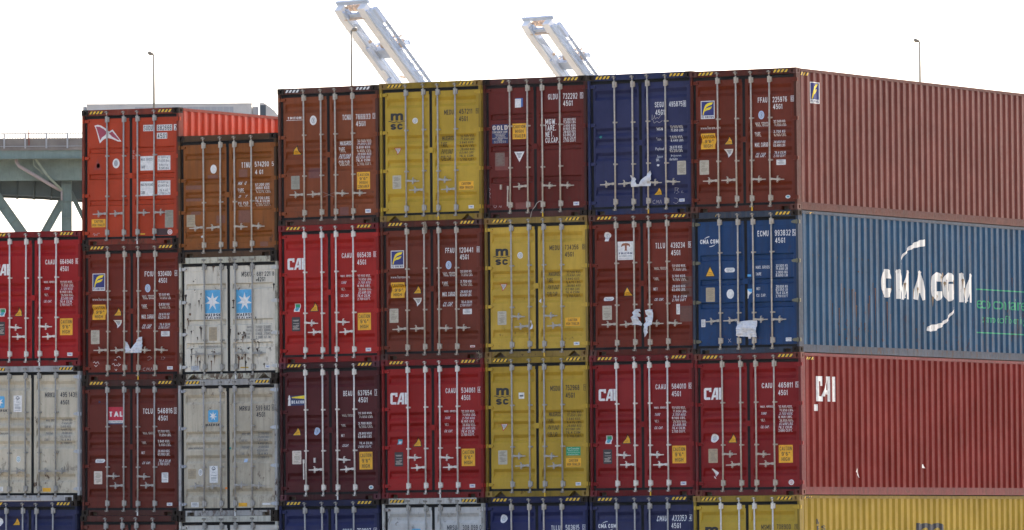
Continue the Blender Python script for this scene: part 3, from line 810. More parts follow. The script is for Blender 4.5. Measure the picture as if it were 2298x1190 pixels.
('text','serial_lettering','offwhite','ECMU',(1.604,2.432,0.251,0.115)),
('text','serial_lettering','offwhite','993832',(2.052,2.435,0.358,0.12)),
('text','serial_lettering','offwhite','5',(2.31,2.432,0.045,0.096)),
('box','serial_lettering','offwhite',(2.31,2.432,0.08,0.133)),
('text','serial_lettering','offwhite','45G1',(1.991,2.283,0.227,0.107)),
('text','weight_lettering','offwhite','MAX. GROSS',(1.588,1.746,0.314,0.061)),
('text','weight_lettering','offwhite','TARE',(1.491,1.609,0.123,0.061)),
('text','weight_lettering','offwhite','NET',(1.483,1.31,0.084,0.056)),
('text','weight_lettering','offwhite','CU. CAP.',(1.55,1.174,0.221,0.059)),
('text','weight_lettering','offwhite','32.500 KG',(2.024,1.768,0.269,0.053)),
('text','weight_lettering','offwhite','71.650 LB',(2.023,1.704,0.269,0.053)),
('text','weight_lettering','offwhite','3.900 KG',(2.022,1.633,0.269,0.056)),
('text','weight_lettering','offwhite','8.600 LB',(2.021,1.57,0.269,0.053)),
('text','weight_lettering','offwhite','28.600 KG',(2.019,1.343,0.269,0.056)),
('text','weight_lettering','offwhite','63.050 LB',(2.018,1.28,0.269,0.053)),
('text','weight_lettering','offwhite','76.4 CU.M',(2.017,1.216,0.269,0.053)),
('text','weight_lettering','offwhite','2.700 CU.FT',(2.016,1.149,0.269,0.053)),
('warn','warning_triangle',(0.381,1.693,0.235,0.225)),
('pill','oval_label','offwhite',(0.832,1.707,0.238,0.094)),
('plate','data_plate','tan',(0.382,1.213,0.205,0.289)),
('oval','round_sticker','offwhite',(0.84,1.218,0.168,0.198)),
('poly','torn_sticker','offwhite',[(1.201,1.311),(1.342,1.313),(1.338,1.238),(1.272,1.181),(1.253,1.114),(1.196,1.121)]),
('poly','torn_sticker','skyblue',[(1.228,1.31),(1.342,1.313),(1.338,1.238),(1.273,1.255)]),
('rect','torn_sticker','skyblue',(1.276,1.584,0.09,0.043)),
('plate','white_sticker','offwhite',(2.163,0.264,0.128,0.075)),
('plate','white_sticker','offwhite',(0.214,0.633,0.094,0.155)),
('line','chalk','chalk',0.008,[(0.781,0.304),(0.849,0.233)]),
('line','chalk','chalk',0.008,[(0.841,0.308),(0.786,0.229)]),
],
(7, 2): [
('cai','company_logo','offwhite',(0.382,2.084,0.396,0.242)),
('text','serial_lettering','offwhite','CAIU',(1.631,2.231,0.238,0.104)),
('text','serial_lettering','offwhite','465811',(2.052,2.234,0.33,0.107)),
('text','serial_lettering','offwhite','5',(2.318,2.24,0.043,0.08)),
('box','serial_lettering','offwhite',(2.318,2.24,0.08,0.117)),
('text','serial_lettering','offwhite','45G1',(1.991,2.081,0.213,0.107)),
('text','weight_lettering','offwhite','MAX. GROSS',(1.621,1.801,0.288,0.045)),
('text','weight_lettering','offwhite','TARE',(1.534,1.665,0.118,0.054)),
('text','weight_lettering','offwhite','NET',(1.517,1.526,0.087,0.054)),
('text','weight_lettering','offwhite','CU. CAP.',(1.576,1.39,0.195,0.056)),
('text','weight_lettering','offwhite','32.500 KGS.',(2.045,1.793,0.315,0.053)),
('text','weight_lettering','offwhite','71.650 LBS.',(2.045,1.724,0.315,0.053)),
('text','weight_lettering','offwhite','3.700 KGS.',(2.044,1.653,0.315,0.051)),
('text','weight_lettering','offwhite','8.160 LBS.',(2.043,1.584,0.315,0.051)),
('text','weight_lettering','offwhite','28.800 KGS.',(2.043,1.516,0.315,0.053)),
('text','weight_lettering','offwhite','63.490 LBS.',(2.042,1.445,0.315,0.056)),
('text','weight_lettering','offwhite','76.2 CU.M.',(2.041,1.377,0.315,0.053)),
('text','weight_lettering','offwhite','2.690 CU.FT.',(2.04,1.309,0.315,0.056)),
('warn','warning_triangle',(0.83,1.174,0.221,0.204)),
('caution','caution_sign',['CAUTION','9\'6"','HIGH'],(2.043,0.836,0.318,0.36)),
('oval','round_emblem','offwhite',(0.404,1.178,0.176,0.182)),
('ring','round_emblem','greyink',(0.404,1.178,0.092,0.094)),
('plate','data_plate','tan',(0.379,0.818,0.212,0.288)),
('oval','round_sticker','offwhite',(2.164,0.257,0.122,0.112)),
('ring','round_sticker','red',(2.164,0.257,0.073,0.069)),
('poly','torn_sticker','offwhite',[(0.334,0.549),(0.362,0.561),(0.481,0.475),(0.466,0.418),(0.403,0.454),(0.459,0.412),(0.445,0.391)]),
('poly','torn_sticker','offwhite',[(0.396,0.404),(0.424,0.391),(0.451,0.34),(0.409,0.366)]),
],
(7, 3): [
('msc','company_logo','black',(0.378,2.094,0.402,0.343)),
('oval','round_sticker','offwhite',(0.828,2.095,0.132,0.123)),
('ring','round_sticker','greyink',(0.828,2.095,0.093,0.086)),
('warndown','warning_triangle','red',(0.388,1.465,0.18,0.154)),
('plate','data_plate','paperplate',(0.378,0.822,0.209,0.283)),
('text','serial_lettering','black','MSMU',(1.638,2.247,0.226,0.104)),
('text','serial_lettering','black','708900',(2.039,2.252,0.319,0.104)),
('text','serial_lettering','black','1',(2.317,2.252,0.031,0.068)),
('box','serial_lettering','black',(2.317,2.252,0.069,0.107)),
('text','serial_lettering','black','45G1',(1.983,2.098,0.21,0.104)),
('text','weight_lettering','black','MAXGROSS',(1.605,1.707,0.314,0.101)),
('text','weight_lettering','black','TARE',(1.519,1.57,0.144,0.107)),
('text','weight_lettering','black','PAYLOAD',(1.576,1.425,0.26,0.109)),
('text','weight_lettering','black','CUB.CAP.',(1.575,1.288,0.26,0.109)),
('text','weight_lettering','black','32.500 KGS',(2.053,1.743,0.332,0.055)),
('text','weight_lettering','black','71.650 LBS',(2.053,1.673,0.332,0.052)),
('text','weight_lettering','black','3.840 KGS',(2.052,1.604,0.332,0.049)),
('text','weight_lettering','black','8.470 LBS',(2.051,1.531,0.332,0.052)),
('text','weight_lettering','black','28.660 KGS',(2.051,1.463,0.332,0.052)),
('text','weight_lettering','black','63.180 LBS',(2.05,1.393,0.332,0.049)),
('text','weight_lettering','black','76.4 CUM',(2.05,1.321,0.332,0.052)),
('text','weight_lettering','black','2.700 CUFT',(2.049,1.246,0.332,0.055)),
('caution','caution_sign',['CAUTION','HIGH TRAILER'],(2.04,0.706,0.354,0.178)),
('maker','maker_sticker',(2.159,0.258,0.125,0.068)),
],
}
SIDE_MARKS = {
0: [
('florens_side','company_logo',(0.9,2.415,0.371,0.436)),
('hazard','hazard_stripe',(0.41,2.78,0.351,0.064)),
],
1: [
('text','company_logo','wornwhite','C',(4.102,1.503,0.517,0.592)),
('text','company_logo','wornwhite','M',(4.887,1.498,0.64,0.604)),
('text','company_logo','wornwhite','A',(5.676,1.502,0.575,0.603)),
('text','company_logo','wornwhite','C',(6.525,1.501,0.531,0.603)),
('text','company_logo','wornwhite','G',(7.104,1.504,0.556,0.605)),
('text','company_logo','wornwhite','M',(7.927,1.503,0.662,0.608)),
('poly','company_logo','wornwhite',[(5.998,2.475),(5.995,2.337),(5.643,2.304),(5.377,2.266),(5.152,2.21),(4.976,2.122),(4.856,2.012),(4.763,1.906),(4.886,2.12),(5.069,2.226),(5.224,2.313),(5.505,2.404),(5.752,2.455)]),
('poly','company_logo','wornwhite',[(7.374,1.09),(7.286,0.971),(7.112,0.85),(6.918,0.74),(6.703,0.65),(6.418,0.567),(6.17,0.54),(6.03,0.559),(6.045,0.642),(6.173,0.684),(6.491,0.7),(6.74,0.749),(6.955,0.824),(7.171,0.953)]),
('frame','eco_lettering','green',0.025,(9.872,1.033,2.895,0.946)),
('text','eco_lettering','green','eco container',(9.791,1.208,2.591,0.247)),
('text','eco_lettering','green','bamboo flooring',(9.824,0.849,2.188,0.222)),
('hazard','hazard_stripe',(0.541,2.841,0.351,0.042)),
('stain','rust_stain','rustdark',(1.518,1.072,0.052,0.27)),
('stain','rust_stain','rustdark',(1.594,1.015,0.037,0.73)),
('stain','rust_stain','rustmid',(1.885,0.93,0.042,0.64)),
('stain','rust_stain','rustmid',(1.952,1.433,0.032,0.58)),
('stain','rust_stain','rustdark',(2.143,1.34,0.054,0.71)),
('stain','rust_stain','rustdark',(2.394,1.328,0.044,0.53)),
('stain','rust_stain','rustdark',(2.465,1.322,0.058,0.85)),
('stain','rust_stain','rustmid',(2.531,1.332,0.038,0.58)),
('stain','rust_stain','rustmid',(2.678,1.272,0.05,0.67)),
('stain','rust_stain','rustmid',(2.699,0.994,0.06,0.36)),
('stain','rust_stain','rustmid',(3.256,1.052,0.038,0.39)),
('stain','rust_stain','rustmid',(3.283,1.212,0.04,0.55)),
('stain','rust_stain','rustdark',(3.5,1.479,0.055,0.32)),
('stain','rust_stain','rustmid',(3.564,1.378,0.05,0.84)),
('stain','rust_stain','rustmid',(4.118,1.104,0.057,0.74)),
('stain','rust_stain','rustmid',(4.25,1.096,0.048,0.66)),
('stain','rust_stain','rustmid',(4.312,0.855,0.041,0.89)),
('stain','rust_stain','rustmid',(4.548,1.053,0.032,0.35)),
('stain','rust_stain','rustdark',(6.241,1.204,0.058,0.69)),
('stain','rust_stain','rustmid',(6.288,1.974,0.034,0.56)),
('stain','rust_stain','rustmid',(6.518,1.451,0.043,0.51)),
('stain','rust_stain','rustmid',(6.523,1.096,0.035,0.39)),
('stain','rust_stain','rustdark',(6.957,1.641,0.058,0.69)),
('stain','rust_stain','rustdark',(7.376,1.653,0.058,0.37)),
('stain','rust_stain','rustdark',(7.909,1.911,0.031,0.33)),
('stain','rust_stain','rustmid',(8.443,1.05,0.058,0.57)),
('stain','rust_stain','rustdark',(8.842,0.887,0.054,0.36)),
('stain','rust_stain','rustdark',(9.08,1.35,0.03,0.7)),
('stain','rust_stain','rustmid',(9.818,2.178,0.052,0.52)),
('stain','rust_stain','rustmid',(10.239,1.775,0.032,0.3)),
('stain','rust_stain','rustmid',(10.511,0.893,0.035,0.65)),
('stain','rust_stain','rustdark',(7.032,0.558,0.06,0)),
('stain','rust_stain','grimeblack',(2.663,0.366,0.039,0.12)),
('stain','rust_stain','rustdark',(7.018,0.681,0.037,0.12)),
('stain','rust_stain','rustdark',(2.148,0.509,0.061,0)),
('stain','rust_stain','rustdark',(2.945,0.499,0.037,0)),
('stain','rust_stain','rustdark',(5.818,0.717,0.035,0.05)),
('stain','rust_stain','grimeblack',(2.093,1.533,0.041,0)),
('stain','rust_stain','grimeblack',(5.666,0.597,0.041,0)),
('stain','rust_stain','rustdark',(2.757,1.706,0.066,0)),
('stain','rust_stain','rustdark',(3.245,0.5,0.046,0.05)),
('stain','rust_stain','rustdark',(2.204,0.584,0.042,0)),
('stain','rust_stain','rustdark',(5.504,0.58,0.049,0.12)),
('stain','rust_stain','grimeblack',(0.789,0.456,0.041,0.05)),
('stain','rust_stain','grimeblack',(3.961,0.531,0.051,0)),
('stain','rust_stain','grimeblack',(3.361,0.505,0.049,0.12)),
('stain','rust_stain','grimeblack',(1.947,0.778,0.047,0.12)),
('stain','rust_stain','rustdark',(2.529,0.345,0.036,0)),
('stain','rust_stain','rustdark',(4.757,0.288,0.02,0.12)),
('stain','rust_stain','grimeblack',(2.684,0.562,0.052,0.12)),
('stain','rust_stain','rustdark',(2.22,0.405,0.04,0.05)),
('stain','rust_stain','rustdark',(2.736,0.381,0.037,0.12)),
('stain','rust_stain','grimeblack',(0.375,0.5,0.038,0.12)),
('stain','rust_stain','rustdark',(2.903,0.391,0.031,0)),
('stain','rust_stain','grimeblack',(2.924,0.597,0.065,0.05)),
('stain','rust_stain','grimeblack',(4.372,1.398,0.066,0)),
('stain','rust_stain','rustdark',(8.833,0.854,0.056,0)),
('stain','rust_stain','rustdark',(3.04,0.541,0.059,0.12)),
('stain','rust_stain','rustdark',(2.66,1.274,0.047,0.12)),
('stain','rust_stain','grimeblack',(2.045,1.274,0.038,0.12)),
('stain','rust_stain','grimeblack',(1.868,0.622,0.068,0.05)),
('stain','rust_stain','rustdark',(3.114,0.871,0.033,0.12)),
('stain','rust_stain','rustdark',(8.989,0.63,0.035,0)),
('stain','rust_stain','rustdark',(8.696,0.517,0.049,0.05)),
('stain','rust_stain','rustdark',(1.704,0.499,0.031,0.12)),
('stain','rust_stain','rustdark',(1.884,0.394,0.06,0)),
('stain','rust_stain','rustdark',(5.377,0.688,0.055,0.05)),
('stain','rust_stain','rustdark',(6.568,0.498,0.056,0.05)),
('stain','rust_stain','rustdark',(2.27,0.492,0.067,0.12)),
('stain','rust_stain','rustdark',(9.001,1.457,0.061,0.12)),
('stain','rust_stain','grimeblack',(6.733,1.513,0.048,0)),
('stain','rust_stain','rustdark',(2.771,0.531,0.055,0.12)),
('stain','rust_stain','rustdark',(2.189,0.322,0.055,0.05)),
('stain','rust_stain','rustdark',(2.211,0.613,0.024,0.05)),
('stain','rust_stain','rustdark',(3.171,0.434,0.061,0)),
('stain','rust_stain','rustdark',(3.032,0.644,0.04,0.12)),
('stain','rust_stain','grimeblack',(2.593,1.181,0.032,0)),
('stain','rust_stain','grimeblack',(0.728,1.996,0.045,0.05)),
('stain','rust_stain','grimeblack',(1.007,1.993,0.049,0.05)),
('stain','rust_stain','grimeblack',(1.287,1.99,0.034,0.05)),
('stain','rust_stain','grimeblack',(1.567,1.987,0.041,0.05)),
('stain','rust_stain','grimeblack',(1.849,1.984,0.049,0.05)),
('stain','rust_stain','grimeblack',(2.131,1.981,0.036,0.05)),
('stain','rust_stain','grimeblack',(2.415,1.978,0.042,0.05)),
('stain','rust_stain','grimeblack',(2.699,1.975,0.046,0.05)),
('stain','rust_stain','grimeblack',(2.985,1.972,0.042,0.05)),
('stain','rust_stain','grimeblack',(3.271,1.969,0.039,0.05)),
('stain','rust_stain','rustpale',(4.826,1.554,0.1,0.2)),
('stain','rust_stain','rustpale',(4.964,1.512,0.1,0.2)),
('stain','rust_stain','rustpale',(6.689,1.696,0.1,0.2)),
('stain','rust_stain','rustpale',(6.899,1.578,0.1,0.1)),
('stain','rust_stain','rustpale',(7.292,1.62,0.1,0.2)),
('stain','rust_stain','rustpale',(7.758,1.663,0.1,0.2)),
('stain','rust_stain','rustpale',(5.556,1.42,0.1,0.2)),
('stain','rust_stain','rustpale',(6.326,1.256,0.1,0.2)),
('stain','rust_stain','rustpale',(6.539,1.292,0.1,0.1)),
('stain','rust_stain','rustpale',(6.832,1.761,0.1,0.1)),
('stain','rust_stain','rustpale',(7.826,1.479,0.1,0.2)),
('stain','rust_stain','rustpale',(5.415,1.386,0.1,0.2)),
],
2: [
('caiside','company_logo','offwhite',(1.182,2.162,0.853,0.51)),
('rect','white_sticker','offwhite',(0.709,1.776,0.159,0.131)),
('poly','torn_sticker','offwhite',[(2.555,0.555),(2.575,0.501),(2.641,0.456),(2.707,0.351),(2.6,0.432),(2.493,0.479)]),
('poly','torn_sticker','offwhite',[(5.649,0.616),(5.72,0.653),(5.796,0.567),(5.67,0.573)]),
('hazard','hazard_stripe',(0.469,2.777,0.397,0.053)),
],
3: [
('text','side_lettering','nearblack','M',(0.863,2.353,0.159,0.11)),
('text','side_lettering','nearblack','E',(0.86,2.213,0.133,0.11)),
('text','side_lettering','nearblack','S',(1.099,2.219,0.133,0.11)),
('text','company_logo','nearblack','m',(6.149,2.076,1.338,0.481)),
('hazard','hazard_stripe',(0.408,2.846,0.343,0.056)),
],
}
TORN = {'a': [[(1.023,0.792),(1.044,0.8),(1.062,0.75),(1.099,0.755),(1.129,0.721),(1.104,0.682),(1.143,0.613),(1.204,0.611),(1.25,0.704),(1.343,0.763),(1.379,0.773),(1.38,0.821),(1.435,0.852),(1.478,0.88),(1.482,0.696),(1.448,0.671),(1.478,0.616),(1.474,0.565),(1.249,0.569),(1.023,0.557)]],'b': [[(1.086,0.83),(1.137,0.809),(1.181,0.722),(1.208,0.656),(1.272,0.721),(1.339,0.792),(1.39,0.855),(1.431,0.906),(1.502,0.917),(1.508,0.675),(1.478,0.575),(1.086,0.574)]],'c': [[(1.007,0.87),(1.078,0.938),(1.185,0.938),(1.215,0.884),(1.139,0.886),(1.19,0.831),(1.183,0.777),(1.116,0.786),(1.167,0.71),(1.227,0.641),(1.211,0.596),(1.12,0.617),(1.004,0.611),(0.994,0.768),(1.046,0.807)],[(1.313,0.908),(1.398,0.928),(1.489,0.918),(1.496,0.702),(1.47,0.609),(1.379,0.584),(1.369,0.49),(1.383,0.449),(1.3,0.357),(1.265,0.479),(1.287,0.572),(1.257,0.614),(1.319,0.666),(1.299,0.761),(1.351,0.786),(1.318,0.828)]],'d': [[(1.024,0.677),(1.083,0.644),(1.204,0.662),(1.324,0.67),(1.479,0.662),(1.478,0.32),(1.335,0.328),(1.334,0.296),(1.295,0.292),(1.296,0.332),(1.11,0.341),(1.026,0.356)]],'e': [[(1.076,0.757),(1.105,0.741),(1.124,0.646),(1.118,0.575),(1.083,0.57),(1.089,0.66)],[(1.292,1.137),(1.357,1.204),(1.367,1.109),(1.327,1.126)]],'cord': [[(1.388,-0.005,0.327),(1.32,-0.005,0.318),(1.273,-0.005,0.286),(1.232,-0.005,0.22),(1.179,-0.005,0.167),(1.141,-0.005,0.1),(1.119,-0.005,-0.008)]],'twine1': [[(1.089,-0.01,2.879),(1.078,-0.01,2.836),(1.075,-0.01,2.809),(1.067,-0.01,2.809),(1.057,-0.01,2.813),(1.05,-0.01,2.777)],[(1.089,-0.01,2.862),(1.092,-0.01,2.782),(1.093,-0.01,2.732),(1.096,-0.01,2.718),(1.096,-0.01,2.636),(1.098,-0.01,2.62)],[(1.089,-0.01,2.84),(1.091,-0.01,2.778),(1.091,-0.01,2.723),(1.093,-0.01,2.729),(1.096,-0.01,2.651),(1.097,-0.01,2.603)],[(1.089,-0.01,2.869),(1.098,-0.01,2.862),(1.108,-0.01,2.812),(1.116,-0.01,2.744),(1.122,-0.01,2.684),(1.133,-0.01,2.689)],[(1.089,-0.01,2.842),(1.086,-0.01,2.844),(1.082,-0.01,2.83),(1.077,-0.01,2.818),(1.074,-0.01,2.794),(1.07,-0.01,2.79)],[(1.089,-0.01,2.874),(1.099,-0.01,2.833),(1.11,-0.01,2.828),(1.121,-0.01,2.826),(1.132,-0.01,2.779),(1.139,-0.01,2.696)],[(1.089,-0.01,2.845),(1.092,-0.01,2.824),(1.096,-0.01,2.82),(1.1,-0.01,2.749),(1.104,-0.01,2.735),(1.112,-0.01,2.665)],[(1.089,-0.01,2.837),(1.092,-0.01,2.798),(1.1,-0.01,2.808),(1.108,-0.01,2.787),(1.114,-0.01,2.735),(1.121,-0.01,2.698)],[(1.089,-0.01,2.856),(1.081,-0.01,2.86),(1.072,-0.01,2.822),(1.059,-0.01,2.798),(1.056,-0.01,2.761),(1.05,-0.01,2.702)]],'twine2': [[(2.38,-0.01,0.069),(2.365,-0.01,0.081),(2.358,-0.01,0.099),(2.349,-0.01,0.147),(2.339,-0.01,0.098),(2.329,-0.01,0.07)],[(2.38,-0.01,0.024),(2.392,-0.01,-0.012),(2.406,-0.01,0.016),(2.414,-0.01,0.034),(2.42,-0.01,0.026),(2.426,-0.01,0.012)],[(2.38,-0.01,0.053),(2.362,-0.01,0.066),(2.335,-0.01,0.115),(2.326,-0.01,0.113),(2.309,-0.01,0.095),(2.294,-0.01,0.13)],[(2.38,-0.01,0.025),(2.374,-0.01,0.051),(2.363,-0.01,0.083),(2.347,-0.01,0.033),(2.341,-0.01,0.043),(2.322,-0.01,-0.002)],[(2.38,-0.01,0.02),(2.36,-0.01,-0.024),(2.354,-0.01,-0.034),(2.345,-0.01,-0.065),(2.313,-0.01,-0.069),(2.31,-0.01,-0.018)],[(2.38,-0.01,0.066),(2.385,-0.01,0.047),(2.393,-0.01,0.074),(2.405,-0.01,0.096),(2.412,-0.01,0.065),(2.421,-0.01,0.032)],[(2.38,-0.01,0.058),(2.363,-0.01,0.015),(2.343,-0.01,-0.038),(2.34,-0.01,-0.02),(2.314,-0.01,-0.041),(2.294,-0.01,-0.06)],[(2.38,-0.01,0.03),(2.383,-0.01,0.022),(2.386,-0.01,0.043),(2.389,-0.01,0.029),(2.393,-0.01,0.032),(2.394,-0.01,0.027)]],'wire': [[(1.078,0.0,0.69),(1.237,0.0,0.624),(1.396,0.0,0.558)],[(1.091,0.004,0.573),(1.251,0.004,0.623),(1.401,0.004,0.674)]]}
# ---------------------------------------------------------------- materials
random.seed(7)
def srgb(r, g, b):
    f = lambda v: (v/255/12.92 if v <= 10 else ((v/255+.055)/1.055)**2.4)
    return (f(r), f(g), f(b))
MATS = {}
def nodes(name, rough=.5, spec=.5, metal=0):
    m = bpy.data.materials.new(name); m.use_nodes = True
    n = m.node_tree.nodes; b = n['Principled BSDF']
    b.inputs['Roughness'].default_value = rough; b.inputs['Metallic'].default_value = metal
    b.inputs['Specular IOR Level'].default_value = spec
    return m, n, m.node_tree.links, b
def coords(n, l, seed, scale=(1,1,1)):
    tc = n.new('ShaderNodeTexCoord'); mp = n.new('ShaderNodeMapping')
    mp.inputs['Location'].default_value = (seed*3.17, seed*1.31, seed*2.23); mp.inputs['Scale'].default_value = scale
    l.new(tc.outputs['Object'], mp.inputs['Vector']); return mp.outputs[0]
def n_tc(n):
    t = n.new('ShaderNodeTexCoord'); return t.outputs['Object']
def noise(n, l, vec, scale, detail=4, rough=.6):
    t = n.new('ShaderNodeTexNoise'); t.inputs['Scale'].default_value = scale; t.inputs['Detail'].default_value = detail; t.inputs['Roughness'].default_value = rough
    l.new(vec, t.inputs['Vector']); return t.outputs['Fac']
def ramp(n, l, fac, a, b, lo=0., hi=1.):
    t = n.new('ShaderNodeMapRange'); t.inputs[1].default_value = a; t.inputs[2].default_value = b; t.inputs[3].default_value = lo; t.inputs[4].default_value = hi
    l.new(fac, t.inputs[0]); return t.outputs[0]
def mul(n, l, a, b):
    t = n.new('ShaderNodeMath'); t.operation = 'MULTIPLY'
    for i, v in enumerate((a, b)):
        if isinstance(v, (int, float)): t.inputs[i].default_value = v
        else: l.new(v, t.inputs[i])
    return t.outputs[0]
def mixc(n, l, fac, a, b):
    t = n.new('ShaderNodeMix'); t.data_type = 'RGBA'
    l.new(fac, t.inputs[0]) if not isinstance(fac, float) else setattr(t.inputs[0], 'default_value', fac)
    for s, v in ((t.inputs[6], a), (t.inputs[7], b)):
        if isinstance(v, tuple): s.default_value = (*v, 1)
        else: l.new(v, s)
    return t.outputs[2]
def paint(name, rgb, seed=0, dirt=.35, rust=0., chips=.3, rough=.47, dents=.25, fade=.12, spec=.15):
    """weathered container paint: uneven fading, vertical dirt runs, chips and (if rust > 0) rust blooms with runs"""
    if name in MATS: return MATS[name]
    m, n, l, b = nodes(name, rough, spec)
    v = coords(n, l, seed); vs = coords(n, l, seed+.5, (5, 5, .35))
    big = noise(n, l, v, .9, 5, .65); fine = noise(n, l, v, 14, 5, .7); streak = noise(n, l, vs, 2.2, 5, .65)
    light = tuple(min(1, c*(1+fade)+.012*fade*4) for c in rgb); dark = tuple(c*(1-fade*1.3) for c in rgb)
    c = mixc(n, l, ramp(n, l, big, .35, .65), dark, light)
    grime = tuple(x*.45+y for x, y in zip(rgb, (.012, .010, .007)))
    c = mixc(n, l, mul(n, l, ramp(n, l, streak, .48, .72), dirt), c, grime)
    c = mixc(n, l, mul(n, l, ramp(n, l, fine, .55, .75), dirt*.45), c, grime)
    if chips:
        ch = noise(n, l, coords(n, l, seed+2, (1, 1, .7)), 38, 3, .5)
        c = mixc(n, l, mul(n, l, ramp(n, l, ch, .705, .73), chips), c, (.05, .026, .014))
    rg = ramp(n, l, fine, .3, .7, rough-.08, rough+.14)
    if rust > 0:
        spots = noise(n, l, coords(n, l, seed+4, (1, 1, .55)), 7.5, 6, .72)
        runs = noise(n, l, coords(n, l, seed+6, (7, 7, .5)), 2.0, 4, .6)
        area = ramp(n, l, noise(n, l, v, .8, 3, .5), .42, .62)
        sx = n.new('ShaderNodeSeparateXYZ'); l.new(n_tc(n), sx.inputs[0])
        low = ramp(n, l, sx.outputs[2], 1.25, .25, 0, .07); ad = n.new('ShaderNodeMath'); ad.operation = 'ADD'; l.new(spots, ad.inputs[0]); l.new(low, ad.inputs[1]); spots = ad.outputs[0]
        t0 = .655-.10*rust
        spot = mul(n, l, ramp(n, l, spots, t0, t0+.07), ramp(n, l, area, 0, 1, .35, 1))
        run = mul(n, l, ramp(n, l, runs, .54-.1*rust, .72), mul(n, l, area, .42*min(1, rust+.15)))
        c = mixc(n, l, run, c, (.17, .125, .075))
        c = mixc(n, l, mul(n, l, spot, .92), c, mixc(n, l, ramp(n, l, fine, .35, .65), (.020, .011, .007), (.10, .038, .014)))
    l.new(c, b.inputs['Base Color']); l.new(rg, b.inputs['Roughness'])
    bp = n.new('ShaderNodeBump'); bp.inputs['Strength'].default_value = dents; bp.inputs['Distance'].default_value = .02
    l.new(noise(n, l, v, 2.6, 2, .5), bp.inputs['Height']); l.new(bp.outputs[0], b.inputs['Normal'])
    MATS[name] = m; return m
def flat(name, rgb, rough=.55, vary=.12, scale=9, spec=.4, metal=0):
    if name in MATS: return MATS[name]
    m, n, l, b = nodes(name, rough, spec, metal)
    v = coords(n, l, len(MATS)*.37)
    c = mixc(n, l, ramp(n, l, noise(n, l, v, scale, 5, .65), .35, .68), tuple(min(1, x*(1+vary*.5)) for x in rgb), tuple(x*(1-vary) for x in rgb))
    l.new(c, b.inputs['Base Color']); MATS[name] = m; return m
INK = dict(offwhite=(.70,.665,.59), black=(.014,.013,.014), nearblack=(.02,.02,.024), cream=(.62,.52,.40), flagred=(.34,.045,.07), greyink=(.10,.105,.11), rustred=(.27,.03,.015),
  darkbrown=(.045,.014,.012), red=(.42,.03,.03), yellow=(.72,.42,.02), amber=(.74,.36,.012), olivegrey=(.27,.25,.18), tan=(.38,.29,.17), paperplate=(.44,.38,.27), dullplate=(.16,.085,.06),
  darkplate=(.035,.03,.026), navy=(.018,.026,.085), blue=(.04,.12,.33), paleblue=(.42,.50,.60), teal=(.08,.30,.33), green=(.015,.26,.10), greenish=(.03,.24,.17), skyblue=(.10,.36,.62), silver=(.42,.43,.43),
  ochre=(.42,.26,.03), orange=(.80,.24,.03), sketch=(.30,.30,.29), rustdark=(.035,.018,.010), rustmid=(.12,.052,.020), rustpale=(.23,.155,.075), grimeblack=(.022,.020,.018), patchmaroon=(.18,.062,.030), patchred=(.15,.045,.03), patchorange=(.17,.035,.02), patchbrown=(.125,.042,.024), platetext=(.20,.165,.115), chalk=(.36,.31,.28), logoblue=(.09,.34,.52), florblue=(.02,.025,.13), floryellow=(.82,.60,.02), tritonbrown=(.25,.08,.03), talred=(.45,.012,.03))
def ink(k):
    if k == 'wornwhite': return paint('ink_wornwhite', (.66,.63,.55), 5, .35, .42, .4, .55)
    wear = k in ('offwhite', 'black', 'nearblack', 'cream')
    return flat('ink_'+k, INK[k], .55, .22 if wear else .18, 16)
# ---------------------------------------------------------------- mesh helpers
def add_box(bm, x0, y0, z0, x1, y1, z1, mi=0):
    v = [bm.verts.new(p) for p in ((x0,y0,z0),(x1,y0,z0),(x1,y1,z0),(x0,y1,z0),(x0,y0,z1),(x1,y0,z1),(x1,y1,z1),(x0,y1,z1))]
    for f in ((0,1,5,4),(1,2,6,5),(2,3,7,6),(3,0,4,7),(4,5,6,7),(3,2,1,0)):
        bm.faces.new([v[i] for i in f]).material_index = mi
def add_beam(bm, p, q, wd, ht, up=Vector((0,0,1)), mi=0):
    p = Vector(p); q = Vector(q); d = (q-p).normalized(); s = d.cross(up)
    if s.length < 1e-4: s = d.cross(Vector((0,1,0)))
    s.normalize(); u = s.cross(d)
    v = [bm.verts.new(a+s*i*wd/2+u*j*ht/2) for a in (p, q) for i, j in ((-1,-1),(1,-1),(1,1),(-1,1))]
    for f in ((3,2,1,0),(4,5,6,7),(0,1,5,4),(1,2,6,5),(2,3,7,6),(3,0,4,7)):
        bm.faces.new([v[i] for i in f]).material_index = mi
def add_tube(bm, pts, rad, sides=8, mi=0, smooth=True):
    pts = [Vector(p) for p in pts]; rings = []
    for i, p in enumerate(pts):
        d = (pts[min(i+1, len(pts)-1)]-pts[max(i-1, 0)]).normalized()
        a = d.cross(Vector((0,0,1)) if abs(d.z) < .9 else Vector((1,0,0))).normalized(); b = d.cross(a)
        r = rad[i] if isinstance(rad, (list, tuple)) else rad
        rings.append([bm.verts.new(p+r*(math.cos(t)*a+math.sin(t)*b)) for t in (2*math.pi*k/sides for k in range(sides))])
    for A, B in zip(rings, rings[1:]):
        for k in range(sides):
            f = bm.faces.new((A[k], A[(k+1) % sides], B[(k+1) % sides], B[k])); f.material_index = mi; f.smooth = smooth
    for ring in (rings[0][::-1], rings[-1]):
        try: bm.faces.new(ring).material_index = mi
        except ValueError: pass
def mesh_of(name, bm, nmat=1, recalc=True):
    if recalc: bmesh.ops.recalc_face_normals(bm, faces=bm.faces)
    me = bpy.data.meshes.new(name); bm.to_mesh(me); bm.free()
    for i in range(nmat): me.materials.append(None)
    return me
